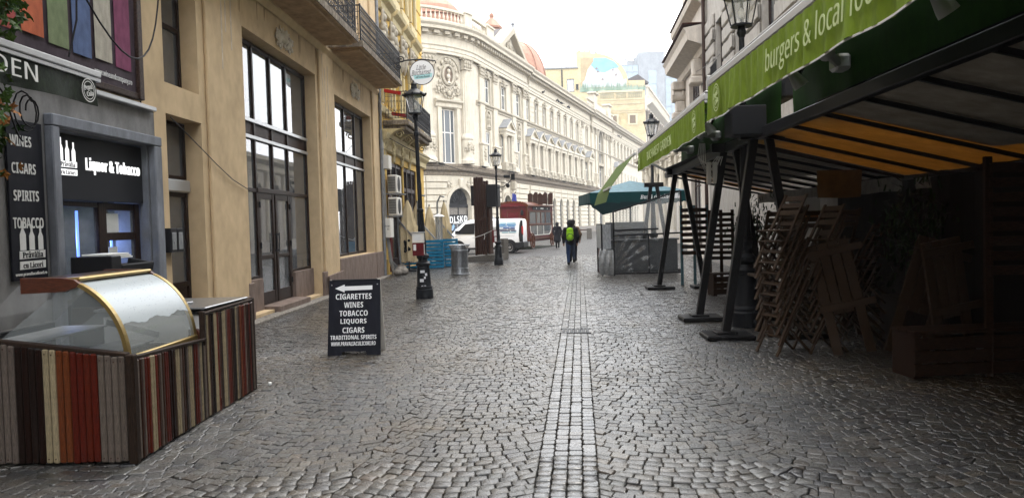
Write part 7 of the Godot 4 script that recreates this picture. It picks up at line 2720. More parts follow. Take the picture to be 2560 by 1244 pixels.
# ---------------------------------------------------------------- right side
func build_right_buildings() -> void:
	var t := frame3(Vector3(7.0, 0, -36.0), Vector3(-0.053, 0, 1))
	var o := thing("stone_corner_building", "pale stone building with heavy cornice and a scrolled console above the second green awning", "building", t)
	var fc := Face.new()
	var b := B.new()
	fc.wall(b, 0, 6.5, 0, 16, [[1.6, 4.4, 5.6, 7.7], [1.6, 4.4, 0.5, 4.2]], 0.3)
	b.quad(Vector3(0, 0, -12), Vector3(0, 0, 0), Vector3(0, 16, 0), Vector3(0, 16, -12))
	b.quad(Vector3(0, 16, 0), Vector3(6.5, 16, 0), Vector3(6.5, 16, -12), Vector3(0, 16, -12))
	obj(b, "wall", M.stone_pale, o)
	window(o, fc, 1.62, 4.38, 5.62, 7.68, -0.18, [0.25, 0.5, 0.75], [0.65], M.brown_panel, M.pane, 0.1)
	window(o, fc, 1.62, 4.38, 0.52, 4.18, -0.18, [0.33, 0.66], [0.7], M.brown_panel, M.pane, 0.1)
	var rm := B.new()
	rm.mm(0.1, 6.4, 0.1, 15, -1.5, -1.4)
	obj(rm, "back_room", M.room, o)
	var c := B.new()
	c.mark()
	fc.run(c, -0.7, 6.5, [Vector2(0.05, 8.0), Vector2(0.15, 8.05), Vector2(0.2, 8.3), Vector2(0.75, 8.5), Vector2(0.8, 8.8), Vector2(0.9, 8.95), Vector2(0.0, 9.1)])
	c.mark()
	fc.run(c, -0.4, 6.5, [Vector2(0.1, 9.1), Vector2(0.15, 9.12), Vector2(0.15, 9.9), Vector2(0.5, 10.1), Vector2(0.55, 10.3), Vector2(0.0, 10.4)])
	c.mark()
	fc.run(c, -0.3, 6.5, [Vector2(0.05, 12.4), Vector2(0.3, 12.6), Vector2(0.35, 12.8), Vector2(0.0, 12.9)])
	obj(c, "cornice", M.stone_pale, o)
	var v := B.new()      # console scroll under the cornice
	for z in [0.1, 0.55]:
		v.tube(scroll(Vector3(0.15, 7.35, z), Vector3(0, 0, 1) if false else Vector3.RIGHT, Vector3.UP, 0.3, 1.6, 1), 0.07, 6)
	v.mm(-0.15, 0.5, 7.6, 8.0, 0.0, 0.6, 0.05); v.mm(-0.05, 0.4, 6.6, 7.1, 0.0, 0.45, 0.05); v.mm(-0.1, 0.45, 6.3, 6.6, 0.0, 0.6, 0.05)
	v.cyl(Vector3(0.15, 7.35, 0.0), Vector3(0.15, 7.35, 0.6), 0.3, 0.3, 16)
	v.mm(4.8, 5.4, 7.3, 8.0, 0.0, 0.4, 0.06); v.mm(4.7, 5.5, 7.0, 7.3, 0.0, 0.5, 0.06)
	obj(v, "scrolled_console", M.stone_pale, o)
	var mt := B.new()
	mt.mark()
	mt.mm(-0.75, 6.5, 9.1, 9.14, 0.0, 0.93)
	mt.mark()
	mt.mm(-0.45, 6.5, 10.4, 10.44, 0.0, 0.58)
	obj(mt, "metal_flashing", M.rust, o)
	# next house: rusticated
	var o2 := thing("rusticated_house", "grey beige rusticated house with brown drainpipe behind the large right lamp", "building", t)
	var b2 := B.new()
	var holes := []
	for i in 8:
		holes.append([8.4 + i * 3.4, 9.7 + i * 3.4, 6.0, 8.6])
		holes.append([8.4 + i * 3.4, 9.7 + i * 3.4, 10.0, 12.6])
	fc.wall(b2, 6.52, 76, 0, 15, holes, 0.3, 0.02)
	b2.quad(Vector3(6.52, 15, 0), Vector3(76, 15, 0), Vector3(76, 15, -12), Vector3(6.52, 15, -12))
	obj(b2, "wall", M.stone_grey, o2)
	var rm2 := B.new()
	rm2.mm(6.6, 75.9, 5.2, 14, -1.5, -1.4)
	obj(rm2, "back_room", M.room, o2)
	for i in 8:
		var x := 8.4 + i * 3.4
		for y in [6.0, 10.0]:
			window(o2, fc, x + 0.01, x + 1.29, y + 0.01, y + 2.59, -0.16, [0.5], [0.68], M.brown_frame, M.pane, 0.09)
		if i < 4:
			for r in 8:
				var k := B.new()
				k.mm(x - 1.95 + 0.1, x - 0.12, 4.9 + r * 0.52, 5.36 + r * 0.52, 0.02, 0.12, 0.04)
				obj(k, "stone_block", M.stone_grey, o2)
				if r % 2 == 0:
					var k2 := B.new()
					k2.mm(x - 0.45, x - 0.02, 4.92 + r * 0.52, 5.34 + r * 0.52, 0.121, 0.16, 0.02)
					obj(k2, "stone_block", M.stone_grey, o2)
	var gr := B.new()
	for i in 9:
		gr.cyl(Vector3(8.5 + i * 0.14, 6.0, 0.25), Vector3(8.5 + i * 0.14, 7.0, 0.25), 0.012, 0.012, 4)
	for y in [6.05, 6.5, 7.0]:
		gr.mm(8.4, 9.75, y, y + 0.03, 0.24, 0.27)
	obj(gr, "window_grille", M.wrought, o2)
	var dp := B.new()
	dp.cyl(Vector3(6.62, 0.1, 0.16), Vector3(6.62, 14.9, 0.16), 0.07, 0.07, 8)
	obj(dp, "drainpipe", M.brown_panel, o2)

func build_opposite_house() -> void:
	# the low ornate house past the corner, seen between the awnings and mirrored in the tan building's windows
	var o := thing("low_ornate_house", "low cream ornate house beyond the stone corner building, glimpsed behind the teal parasol", "building", frame3(Vector3(9.6, 0, -69.5), Vector3(0, 0, 1)))
	var fc := Face.new()
	var b := B.new()
	var holes := []
	for i in 7:
		holes.append([1.6 + i * 3.9, 3.6 + i * 3.9, 0.9, 5.2, 1.0])
	fc.wall(b, 0, 28, 0, 7.2, holes, 0.4)
	b.quad(Vector3(28, 0, 0), Vector3(28, 0, -9), Vector3(28, 7.2, -9), Vector3(28, 7.2, 0))
	obj(b, "wall", M.stone_pale, o)
	var rm := B.new()
	rm.mm(0.1, 27.9, 0.1, 7, -1.5, -1.4)
	obj(rm, "back_room", M.room, o)
	for i in 7:
		window(o, fc, 1.62 + i * 3.9, 3.58 + i * 3.9, 0.92, 5.18, -0.25, [0.5], [0.3, 0.7], M.brown_frame, M.farpane, 0.1, "arched_window")
		var s := B.new()
		fc.arch_ring(s, 2.6 + i * 3.9, 4.2, 1.0, 0.3, 1.0, 0.0, 0.18)
		s.mm(2.35 + i * 3.9, 2.85 + i * 3.9, 5.1, 5.9, 0.0, 0.35, 0.06)
		obj(s, "arch_surround", M.cream_orn, o)
		var c := B.new()
		fluted(c, Vector3(4.55 + i * 3.9, 0.9, 0.2), 0.3, 4.6, 10)
		capital(c, fc, 4.55 + i * 3.9, 5.5, 0.3, 0.7, 0.6)
		obj(c, "column", M.cream, o)
	var co := B.new()
	fc.run(co, -0.3, 28.2, [Vector2(0.1, 6.1), Vector2(0.2, 6.2), Vector2(0.2, 6.6), Vector2(0.7, 6.85), Vector2(0.75, 7.1), Vector2(0.0, 7.3)])
	obj(co, "cornice", M.cream, o)
	var rf := B.new()
	rf.mm(0, 28, 7.2, 7.35, -9, 0.0)
	obj(rf, "roof", M.zinc, o)

func cloth_strip(x0: float, x1: float, y0: float, y1: float, n: int, amp: float, seed_: float) -> B:
	# a hanging cloth in local x,y with gentle folds in z
	var b := B.new()
	var m := 4
	for i in n:
		for j in m:
			var q := []
			for w in [[i, j], [i + 1, j], [i + 1, j + 1], [i, j + 1]]:
				var x := lerpf(x0, x1, float(w[0]) / n)
				var f := 1.0 - float(w[1]) / m
				var y := lerpf(y0, y1, float(w[1]) / m) + f * 0.008 * sin(x * 5.1 + seed_)
				q.append(Vector3(x, y, f * amp * (sin(x * 6.3 + seed_) * (0.6 + 0.4 * sin(x * 1.7)) + 0.5 * sin(x * 17.0 + seed_ * 2.0) + 0.25 * sin(x * 41.0 + y * 30.0)) + 0.35 * amp * sin(x * 31.0)))
			b.quad(q[0], q[1], q[2], q[3])
	b.smooth()
	return b

func build_awning(label: String, t: Transform3D, L: float, words: String, wx: float, ww: float, wh: float, badges: Array, italic: bool, group: String) -> Node3D:
	# local: x from the far end towards the camera, y up, z out to the street; rail at z = 0
	var o := thing("green_awning", label, "awning", t, group)
	var r := B.new()
	r.mm(0, L, 3.2, 3.3, -0.09, 0.0, 0.02); r.mm(-0.02, L, 3.302, 3.33, -0.1, -0.02, 0.008); r.mm(0, L, 3.17, 3.198, -0.05, -0.01, 0.004)
	r.mm(-0.03, 0.0, 3.17, 3.34, -0.12, 0.01, 0.006)
	obj(r, "front_rail", M.alu_white, o)
	var v := cloth_strip(0.02, L, 2.79, 3.2, int(L * 24), 0.022, 0.7)
	v.xf = Transform3D()
	var va := obj(v, "valance", M.green, o)
	var pi := B.new()
	for i in int(L * 6):
		var xa := 0.02 + i / 6.0
		pi.bar(Vector3(xa, 2.787 + 0.008 * sin(xa * 5.1 + 0.7), 0.011 * sin(xa * 6.3 + 0.7)), Vector3(xa + 1.0 / 6, 2.787 + 0.008 * sin((xa + 1.0 / 6) * 5.1 + 0.7), 0.011 * sin((xa + 1.0 / 6) * 6.3 + 0.7)), 0.008, 0.014)
	obj(pi, "hem", M.paper, va)
	var f := B.new()
	var n := int(L * 2)
	for i in n:
		var xa := L * i / n
		var xb := L * (i + 1) / n
		f.quad(Vector3(xa, 3.26, -0.06), Vector3(xb, 3.26, -0.06), Vector3(xb, 3.5, -0.95), Vector3(xa, 3.5, -0.95))
	obj(f, "canopy", M.green, o)
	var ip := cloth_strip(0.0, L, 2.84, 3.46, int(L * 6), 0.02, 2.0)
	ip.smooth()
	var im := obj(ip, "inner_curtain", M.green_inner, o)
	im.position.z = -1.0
	var sh := Basis(Vector3(1, 0, 0), Vector3(0.14 if italic else 0.0, 1, 0), Vector3(0, 0, 1))
	text(va, "lettering", words, M.green_print, Transform3D(sh, Vector3(wx + ww / 2, 2.985, 0.026)), wh, ww, "Droid Sans", false, 0.003)
	for x in badges:
		drink_badge(va, Transform3D(Basis(), Vector3(x, 3.0, 0.026)), 0.155, M.green_print)
	var k := 0
	var x := 1.6
	while x < L - 0.6:      # folded arms under the canopy
		var a := B.new()
		a.bar(Vector3(x, 3.12, -0.9), Vector3(x + 0.75, 3.08, -0.5), 0.07, 0.09, 0.02); a.bar(Vector3(x + 0.75, 3.08, -0.5), Vector3(x + 0.05, 3.2, -0.12), 0.06, 0.07, 0.02)
		a.ball(Vector3(x + 0.76, 3.08, -0.5), Vector3(0.08, 0.09, 0.08), 8, 6); a.box(Vector3(x, 3.12, -0.92), Vector3(0.2, 0.16, 0.16), 0.03)
		obj(a, "folding_arm", M.alu_white, o)
		x += 2.6
	var cs := B.new()
	cs.mm(0, L, 3.2, 3.5, -1.22, -1.03, 0.03)
	obj(cs, "cassette", M.darkplastic, o)
	return o

func build_roof_tent(label: String, d0: float, d1: float, x0: float, x1: float, skew: float, yellow: Array) -> void:
	# rear canopy: fabric bays between ribs, sloping down to the houses
	var o := thing("terrace_canopy", label, "canopy", Transform3D(), "dark canvas canopies behind the awnings")
	var n := int(round((d1 - d0) / 1.02))
	var y0 := 2.8
	var y1 := 2.2
	for i in n:
		var a := lerpf(d0, d1, float(i) / n)
		var c := lerpf(d0, d1, float(i + 1) / n)
		var xa := skew * (a - d0)
		var xc := skew * (c - d0)
		for part in 2:
			var u0 := 0.0 if part == 0 else 0.78
			var u1 := 0.78 if part == 0 else 1.0
			var b := B.new()
			var p := func(d: float, u: float, xs: float, up: float) -> Vector3: return Vector3(lerpf(x0, x1, u) + xs, lerpf(y0, y1, u) + up, -d)
			var sag := -0.02
			for k in 4:
				var e0 := lerpf(a, c, k / 4.0)
				var e1 := lerpf(a, c, (k + 1) / 4.0)
				var s0 := sag * sin(PI * k / 4.0)
				var s1 := sag * sin(PI * (k + 1) / 4.0)
				b.quad(p.call(e0, u0, xa, s0), p.call(e0, u1, xa, s0), p.call(e1, u1, xc, s1), p.call(e1, u0, xc, s1))
			b.smooth()
			var yl: bool = yellow.has(i) or (part == 1 and yellow.has(-1) and i < n - 1)
			obj(b, "canvas_bay", M.canvas_yellow if yl else M.canvas_dark, o)
	for i in n + 1:
		var a := lerpf(d0, d1, float(i) / n)
		var r := B.new()
		r.bar(Vector3(x0 + skew * (a - d0), y0 - 0.045, -a), Vector3(x1 + skew * (a - d0), y1 - 0.045, -a), 0.045, 0.045)
		obj(r, "rib", M.black, o)
	var bm := B.new()
	bm.mark()
	bm.bar(Vector3(x0, y0 - 0.04, -d0), Vector3(x0 + skew * (d1 - d0), y0 - 0.04, -d1), 0.11, 0.13, 0.01)
	bm.mark()
	bm.bar(Vector3(x1, y1 - 0.04, -d0), Vector3(x1 + skew * (d1 - d0), y1 - 0.04, -d1), 0.06, 0.06)
	obj(bm, "beam", M.black, o)
	# a second, opaque tarpaulin laid over the dark bays
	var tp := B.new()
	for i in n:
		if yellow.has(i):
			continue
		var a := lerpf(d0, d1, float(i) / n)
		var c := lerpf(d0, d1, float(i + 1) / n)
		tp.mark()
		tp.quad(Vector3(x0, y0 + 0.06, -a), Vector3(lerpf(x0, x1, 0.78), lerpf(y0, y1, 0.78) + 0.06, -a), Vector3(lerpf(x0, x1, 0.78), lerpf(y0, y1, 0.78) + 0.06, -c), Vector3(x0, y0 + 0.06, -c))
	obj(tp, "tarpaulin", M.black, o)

func a_frame(label: String, x: float, d: float, w: float, h: float) -> void:
	var o := thing("awning_trestle", label, "trestle", at(x, 0, d), "black trestles carrying the awnings")
	for q in [[-w / 2, -0.1], [w / 2, 0.1]]:
		var b := B.new()
		b.bar(Vector3(q[0], 0.05, 0), Vector3(q[1], h, 0), 0.11, 0.11, 0.01, Vector3(0, 0, 1))
		var l := obj(b, "leg", M.blackwood, o)
		var p := B.new()
		p.mm(q[0] - 0.3, q[0] + 0.34, 0.0, 0.07, -0.28, 0.28, 0.015)
		p.mm(q[0] - 0.14, q[0] + 0.14, 0.07, 0.1, -0.14, 0.14, 0.01)
		obj(p, "base_plate", M.blackwood, l)
	var c := B.new()
	c.mm(-0.3, 0.3, h - 0.02, h + 0.12, -0.09, 0.09, 0.01)
	obj(c, "head_plate", M.blackwood, o)

func make_chair() -> Node3D:
	var o := thing("folding_wooden_chair", "", "chair", Transform3D(), "stacked folding wooden chairs")
	for s in [-1, 1]:
		var a := B.new()
		a.bar(Vector3(s * 0.2, 0.0, 0.26), Vector3(s * 0.2, 0.88, -0.2), 0.022, 0.045, 0.004, Vector3(1, 0, 0))
		obj(a, "back_leg", M.chairwood, o)
		var b := B.new()
		b.bar(Vector3(s * 0.175, 0.0, -0.24), Vector3(s * 0.175, 0.46, 0.2), 0.022, 0.045, 0.004, Vector3(1, 0, 0))
		obj(b, "front_leg", M.chairwood, o)
	var sl := B.new()
	sl.mm(-0.2, 0.2, -0.009, 0.009, -0.033, 0.033, 0.004)
	var sm := sl.mesh()
	for i in 5:
		same(sm, "seat_slat", M.chairwood, o, Transform3D(Basis(), Vector3(0, 0.455, -0.14 + i * 0.08)))
	for i in 3:
		same(sm, "back_slat", M.chairwood, o, Transform3D(Basis(Vector3(1, 0, 0), 1.1), Vector3(0, 0.66 + i * 0.085, -0.095 - i * 0.044)))
	var x := B.new()
	x.mm(-0.2, 0.2, 0.2, 0.225, 0.13, 0.155, 0.003)
	obj(x, "stretcher", M.chairwood, o)
	return o

func build_right() -> void:
	build_awning("long bright green awning lettered burgers and local, over the right foreground", frame3(Vector3(2.06, 0, -9.15), Vector3(0, 0, 1)), 18.0, "burgers & local food", 2.36, 2.3, 0.26, [0.5], true, "green awnings on the right")
	build_awning("second green awning lettered BUCHAREST GARDEN, beyond the long one", frame3(Vector3(2.4, 0, -18.0), Vector3(-0.022, 0, 1)), 7.85, "BUCHAREST GARDEN", 1.85, 3.3, 0.17, [0.35, 7.25], false, "green awnings on the right")
	# slanted end flap of the second awning
	var fl := B.new()
	fl.xf = Transform3D(Basis(), Vector3(0, 0, -18.1))
	for q in [[2.32, 3.2, 1.74, 2.42], [1.74, 2.42, 1.64, 2.1]]:
		for k in 13:
			var z0 := -0.1 - k * 0.3
			fl.quad(Vector3(q[2], q[3], z0), Vector3(q[0], q[1], z0), Vector3(q[0], q[1], z0 - 0.3), Vector3(q[2], q[3], z0 - 0.3))
	var e := thing("short_green_awning", "short green awning pulled out low over the plastic screen", "awning", Transform3D(), "green awnings on the right")
	obj(fl, "canopy", M.green_dull, e)
	var er := B.new()
	er.bar(Vector3(1.74, 2.44, -18.08), Vector3(1.74, 2.44, -19.95), 0.05, 0.05)
	er.bar(Vector3(2.34, 3.22, -18.08), Vector3(2.34, 3.22, -19.95), 0.05, 0.05); er.bar(Vector3(2.45, 3.15, -18.3), Vector3(3.2, 2.75, -18.3), 0.05, 0.05)
	obj(er, "front_rail", M.alu_white, e)
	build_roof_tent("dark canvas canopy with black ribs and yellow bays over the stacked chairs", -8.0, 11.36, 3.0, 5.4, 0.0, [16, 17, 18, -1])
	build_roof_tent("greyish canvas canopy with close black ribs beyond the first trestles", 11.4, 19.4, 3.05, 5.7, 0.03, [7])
	a_frame("black wooden trestle nearest the stacked chairs, on a square base plate", 3.06, 10.47, 1.06, 2.72)
	a_frame("black wooden trestle just beyond the nearest one, under the end of the second awning", 3.12, 12.4, 1.08, 2.72)
	a_frame("black wooden trestle in front of the plastic screen", 3.38, 18.15, 1.08, 2.72)
	a_frame("black wooden trestle standing behind the plastic screen", 3.75, 24.6, 0.95, 2.72)
	var cb := thing("black_junction_cabinet", "black cabinet fixed on top of the nearest trestle under the awning", "cabinet", at(2.8, 2.72, 10.2))
	var c1 := B.new()
	c1.mm(-0.25, 0.2, 0.0, 0.38, -0.2, 0.2, 0.01)
	obj(c1, "casing", M.darkplastic, cb)
	var c2 := B.new()
	for i in 5:
		c2.tube([Vector3(-0.28 + i * 0.02, 0.1, -2.0), Vector3(-0.3 + i * 0.03, -0.1 - 0.03 * i, -2.05), Vector3(-0.18 + i * 0.05, -0.35 - 0.05 * (i % 3), -2.1), Vector3(0.0 + i * 0.02, -0.12, -2.0)], 0.008, 4)
	for i in 3:
		c2.mm(-0.16 + i * 0.1, -0.09 + i * 0.1, -0.55, -0.2, -2.12, -2.05, 0.01)
	tag(obj(c2, "white_cables", M.paper), "loops of white cable and adaptors hanging on the second trestle", "cables")
	get_node("white_cables").transform = at(2.9, 2.75, 10.3)
	for i in 3:
		var sp := thing("round_spotlight", ["white round spotlight under the front of the long awning", "second white round spotlight, over the stacked chairs", "white spotlight at the joint of the two awnings"][i], "spotlight", at([2.75, 2.6, 2.55][i], [3.0, 2.95, 2.93][i], [5.2, 7.6, 11.2][i]), "spotlights under the awnings")
		var b := B.new()
		b.xf = Transform3D(Basis(Vector3(0, 0, 1), 0.6), Vector3.ZERO)
		b.lathe(Vector3.ZERO, [Vector2(0.0, 0.12), Vector2(0.045, 0.11), Vector2(0.07, 0.0), Vector2(0.075, -0.04), Vector2(0.0, -0.04)], 14)
		obj(b, "housing", M.alu_white, sp)
		var y := B.new()
		y.bar(Vector3(0, 0.05, -0.1), Vector3(0.1, 0.25, 0.0), 0.02, 0.03)
		obj(y, "bracket", M.darkplastic, sp)
	# grey scalloped strip and yellow sheet at the back edge
	var gs := cloth_strip(-19.0, -10.6, 1.98, 2.2, 60, 0.02, 1.0)
	var g := obj(gs, "grey_canopy_strip", M.canvas_grey)
	g.transform = frame3(Vector3(5.45, 0, 0), Vector3(0, 0, 1))
	tag(g, "hanging grey canvas strip along the back edge of the far canopy", "canvas strip")
	var ys := cloth_strip(3.7, 4.4, 1.9, 2.3, 10, 0.04, 3.0)
	var yn := obj(ys, "ochre_sheet", M.canvas_ochre)
	yn.transform = Transform3D(Basis(Vector3.UP, 0.1), Vector3(0.4, 0.0, -10.9))
	tag(yn, "ochre canvas sheet hanging behind the stacked chairs", "canvas sheet")
	# chairs in tall stacks
	var ch := make_chair()
	var first := true
	var stacks := [[2.95, 9.25, 0.5, 9, "left"], [3.42, 9.35, 0.35, 8, "right"], [4.05, 9.7, -0.4, 6, "third"]]
	var words := ["stack beside the large lamp base", "stack standing between the two taller ones" , "low stack deep in the shade"]
	words = ["stack next to the large lamp", "stack right of the one by the lamp", "darkest stack under the yellow canvas"]
	for s in stacks.size():
		var q: Array = stacks[s]
		for i in int(q[3]):
			var tr := at(q[0] + 0.012 * sin(i * 2.2), i * 0.128, q[1] + 0.01 * cos(i * 1.7), q[2] + 0.04 * sin(i * 1.3) - 1.75)
			var ord: String = ["bottom", "second lowest", "third lowest", "fourth lowest", "fifth lowest", "sixth lowest", "seventh lowest", "eighth lowest", "topmost"][i] if i < q[3] - 1 else "topmost"
			var lb: String = "%s folding wooden chair of the %s" % [ord, words[s]]
			if first:
				ch.transform = tr
				ch.set_meta("label", lb)
				first = false
			else:
				copy(ch, "folding_wooden_chair", tr, lb)
	for q in [[3.3, 10.6, "left of the folding chairs stood upright along the back row"], [3.75, 10.7, "middle folding chair stood upright along the back row"], [4.2, 10.75, "right of the folding chairs stood upright along the back row"]]:
		copy(ch, "folding_wooden_chair", at(q[0], 0.85, q[1], PI + 0.1), q[2])
	for q in [[3.75, 10.75]]:
		var tb := thing("wooden_trestle_table", "long wooden table carrying the back row of chairs", "table", at(q[0], 0, q[1]))
		for i in 5:
			var s := B.new()
			s.mm(-0.75, 0.75, 0.81, 0.845, -0.3 + i * 0.12, -0.19 + i * 0.12, 0.004)
			obj(s, "top_plank", M.chairwood, tb)
		for x in [-0.6, 0.6]:
			for s in [-1, 1]:
				var l := B.new()
				l.bar(Vector3(x, 0, s * 0.28), Vector3(x, 0.81, -s * 0.2), 0.05, 0.08, 0.005, Vector3(1, 0, 0))
				obj(l, "leg", M.chairwood, tb)
	for k in 3:
		var tb := thing("folded_wooden_table", ["folded wooden table leaning just right of the chair stacks", "middle folded wooden table leaning in the shade", "folded wooden table leaning nearest the pallet screen"][k], "table", Transform3D(Basis(Vector3.UP, -0.3 + k * 0.25) * Basis(Vector3(0, 0, 1), [0.22, -0.3, 0.15][k]), Vector3(3.75 + k * 0.42, 0.02, -9.0 + k * 0.3)), "folded wooden tables")
		for i in 4:
			var s := B.new()
			s.mm(-0.3 + i * 0.12, -0.19 + i * 0.12, 0.0 if i in [0, 3] else 0.5, 1.35, -0.02, 0.02, 0.004)
			obj(s, "plank", M.chairwood, tb)
		var s2 := B.new()
		s2.mark()
		s2.mm(-0.32, 0.3, 0.55, 0.63, 0.02, 0.05, 0.004)
		s2.mark()
		s2.mm(-0.32, 0.3, 1.2, 1.28, 0.02, 0.05, 0.004)
		obj(s2, "batten", M.chairwood, tb)
	# pallet screens
	for k in 3:
		var tr: Transform3D = [at(5.0, 1.0, 7.6, -0.1), at(4.1, 0.7, 17.2, -0.3), at(3.85, 0.75, 18.9, -0.25)][k]
		var pw := thing("pallet_screen", ["dark pallet board screen at the right edge under the canopy", "orange brown pallet screen behind the third trestle", "pallet screen in a pale blue frame beside the plastic booth"][k], "pallet screen", tr, "pallet wood screens")
		var w: float = [1.1, 0.5, 0.62][k]
		var h: float = [1.15, 1.1, 1.2][k]
		var n: int = [8, 9, 8][k]
		for i in n:
			var s := B.new()
			s.mm(-w / 2, w / 2, h * i / n + 0.012, h * (i + 0.72) / n, 0.0, 0.022, 0.004)
			obj(s, "board", M.palletwood, pw)
		var u := B.new()
		for x in [-w / 2, 0.0, w / 2]:
			u.mark()
			u.mm(x - 0.035, x + 0.035, -tr.origin.y, h + 0.03, -0.06, -0.002, 0.004)
		obj(u, "upright", M.teal_top if k == 2 else M.palletwood, pw)
	# bench with planter, and dark hedge plants
	for k in 2:
		var bn := thing("wooden_bench_box", ["wooden bench box beside the plastic booth", "long dark wooden bench in the right foreground shade"][k], "bench", [at(4.0, 0, 16.4, 0.1), at(4.75, 0, 7.9, 0.1)][k])
		var w: float = [0.7, 2.2][k]
		for i in 3:
			var s := B.new()
			s.mm(-w / 2, w / 2, 0.44, 0.475, -0.2 + i * 0.14, -0.07 + i * 0.14, 0.004)
			obj(s, "seat_plank", M.palletwood, bn)
			var s2 := B.new()
			s2.mm(-w / 2, w / 2, 0.03 + i * 0.13, 0.15 + i * 0.13, 0.19, 0.215, 0.004)
			obj(s2, "front_board", M.palletwood, bn)
		for x in [-w / 2 + 0.05, w / 2 - 0.05]:
			var l := B.new()
			l.mm(x - 0.04, x + 0.04, 0, 0.44, -0.2, 0.18, 0.004)
			obj(l, "leg", M.palletwood, bn)
	var rng := RandomNumberGenerator.new()
	rng.seed = 44
	for k in 2:
		var pl := thing("potted_evergreen", ["dark evergreen bush in a box behind the table stack", "dark evergreen bush behind the third trestle"][k], "plant", [at(4.75, 0, 9.8), at(4.3, 0, 15.2)][k], "potted evergreens under the canopies")
		var bx := B.new()
		bx.mm(-0.3, 0.3, 0, 0.6, -0.3, 0.3, 0.02)
		obj(bx, "planter", M.darkwood, pl)
		var tk := B.new()
		tk.cyl(Vector3(0, 0.55, 0), Vector3(0.05, 1.7, 0), 0.03, 0.015, 6)
		for i in 6:
			tk.cyl(Vector3(0.02, 0.8 + i * 0.12, 0), Vector3(cos(i * 2.0) * 0.3, 1.2 + i * 0.12, sin(i * 2.0) * 0.3), 0.012, 0.005, 4)
		obj(tk, "stem", M.darkwood, pl)
		var lf := B.new()
		for i in 700:
			var c := Vector3(rng.randfn(0, 0.2), 1.4 + rng.randfn(0, 0.3), rng.randfn(0, 0.2))
			c.y = clampf(c.y, 0.62, 2.1)
			lf.col = Color(0.012, 0.03, 0.012).lerp(Color(0.03, 0.06, 0.02), rng.randf())
			lf.xf = Transform3D(Basis.from_euler(Vector3(rng.randf() * TAU, rng.randf() * TAU, 0)), c)
			lf.quad(Vector3(-0.015, 0, 0), Vector3(0.015, 0, 0), Vector3(0.01, 0.09, 0.01), Vector3(-0.01, 0.09, 0.01))
		obj(lf, "foliage", M.darkleaf, pl, "", "", "", "stuff")
	# plastic-sheeted booth
	var bo := thing("plastic_sheeted_booth", "glazed terrace screen wrapped in wrinkled clear plastic at the end of the awnings", "screen", Transform3D(Basis(), Vector3(0, 0, -22.9)))
	var fr := B.new()
	for q in [[2.26, 0, 2.26, 1.92], [4.3, 0, 4.28, 2.5], [2.26, 1.92, 4.28, 2.5], [2.26, 1.2, 4.3, 1.24], [2.26, 0.06, 4.3, 0.06], [3.3, 0.06, 3.3, 1.24], [2.26, 1.36, 3.6, 1.38]]:
		fr.bar(Vector3(q[0], q[1], 0), Vector3(q[2], q[3], 0), 0.05, 0.05, 0.005, Vector3(0, 0, 1))
	for q in [[1.92, -1.9], [1.92, -0.2]]:
		fr.bar(Vector3(q[0], 0, q[1]), Vector3(q[0], 1.55, q[1]), 0.05, 0.05, 0.005)
	fr.bar(Vector3(1.92, 1.55, -1.9), Vector3(1.92, 1.55, -0.2), 0.04, 0.04)
	obj(fr, "frame", M.black, bo)
	var fi := B.new()
	fi.quad(Vector3(2.29, 1.25, 0.0), Vector3(4.27, 1.27, 0.0), Vector3(4.25, 2.46, 0.0), Vector3(2.29, 1.88, 0.0))
	obj(fi, "clear_film", M.film, bo)
	var wr := B.new()
	for i in 40:
		for j in 16:
			var q := []
			for w in [[i, j], [i + 1, j], [i + 1, j + 1], [i, j + 1]]:
				var x: float = lerpf(2.28, 4.27, w[0] / 40.0)
				var y: float = lerpf(0.08, 1.2, w[1] / 16.0)
				var a := atan2(y - 0.1, x - 2.1)
				var dd := Vector2(x - 2.1, y - 0.1).length()
				q.append(Vector3(x, y, 0.03 + 0.036 * sin(a * 26.0) * exp(-dd * 0.8) + 0.012 * sin(x * 9 + y * 5)))
			wr.quad(q[0], q[1], q[2], q[3])
	wr.smooth()
	obj(wr, "wrinkled_film", M.film_low, bo)
	var w2 := B.new()
	for i in 14:
		for j in 14:
			var q := []
			for w in [[i, j], [i + 1, j], [i + 1, j + 1], [i, j + 1]]:
				var u: float = w[0] / 14.0
				var y: float = lerpf(0.03, 0.78, w[1] / 14.0)
				var bul := 0.1 * sin(PI * w[1] / 14.0)
				q.append(Vector3(lerpf(1.84 - bul * 0.6, 2.24, u), y, 0.03 + bul + 0.025 * sin(u * 16.0 - y * 7.0) + 0.012 * sin(u * 31.0 + y * 4.0)))
			w2.quad(q[0], q[1], q[2], q[3])
	w2.smooth()
	obj(w2, "bunched_film", M.film_white, bo)
	var sb := B.new()
	for j in 12:
		var y0 := 0.03 + j * 0.065
		var z0 := -0.1 + 0.06 * sin(j * 0.9)
		sb.quad(Vector3(1.84 - 0.06 * sin(PI * j / 12.0), y0, 0.02), Vector3(1.84 - 0.06 * sin(PI * (j + 1) / 12.0), y0 + 0.065, 0.02), Vector3(1.93, y0 + 0.065, -1.9), Vector3(1.93, y0, -1.9))
	obj(sb, "brown_side_cover", M.redcloth, bo)
	var sg := B.new()
	sg.mark()
	sg.mm(1.9, 2.2, 0.8, 1.55, -0.22, -0.2)
	sg.mark()
	sg.mm(1.9, 1.92, 0.8, 1.55, -1.9, -0.2)
	obj(sg, "grey_side_panel", M.galv, bo)
	var ct := thing("grey_bar_counter", "grey counter behind the plastic booth screen", "counter", at(3.4, 0, 24.6))
	var k1 := B.new()
	k1.mm(-1.2, 1.0, 0, 1.0, -0.4, 0.4, 0.02)
	obj(k1, "body", M.bar_grey, ct)
	var k2 := B.new()
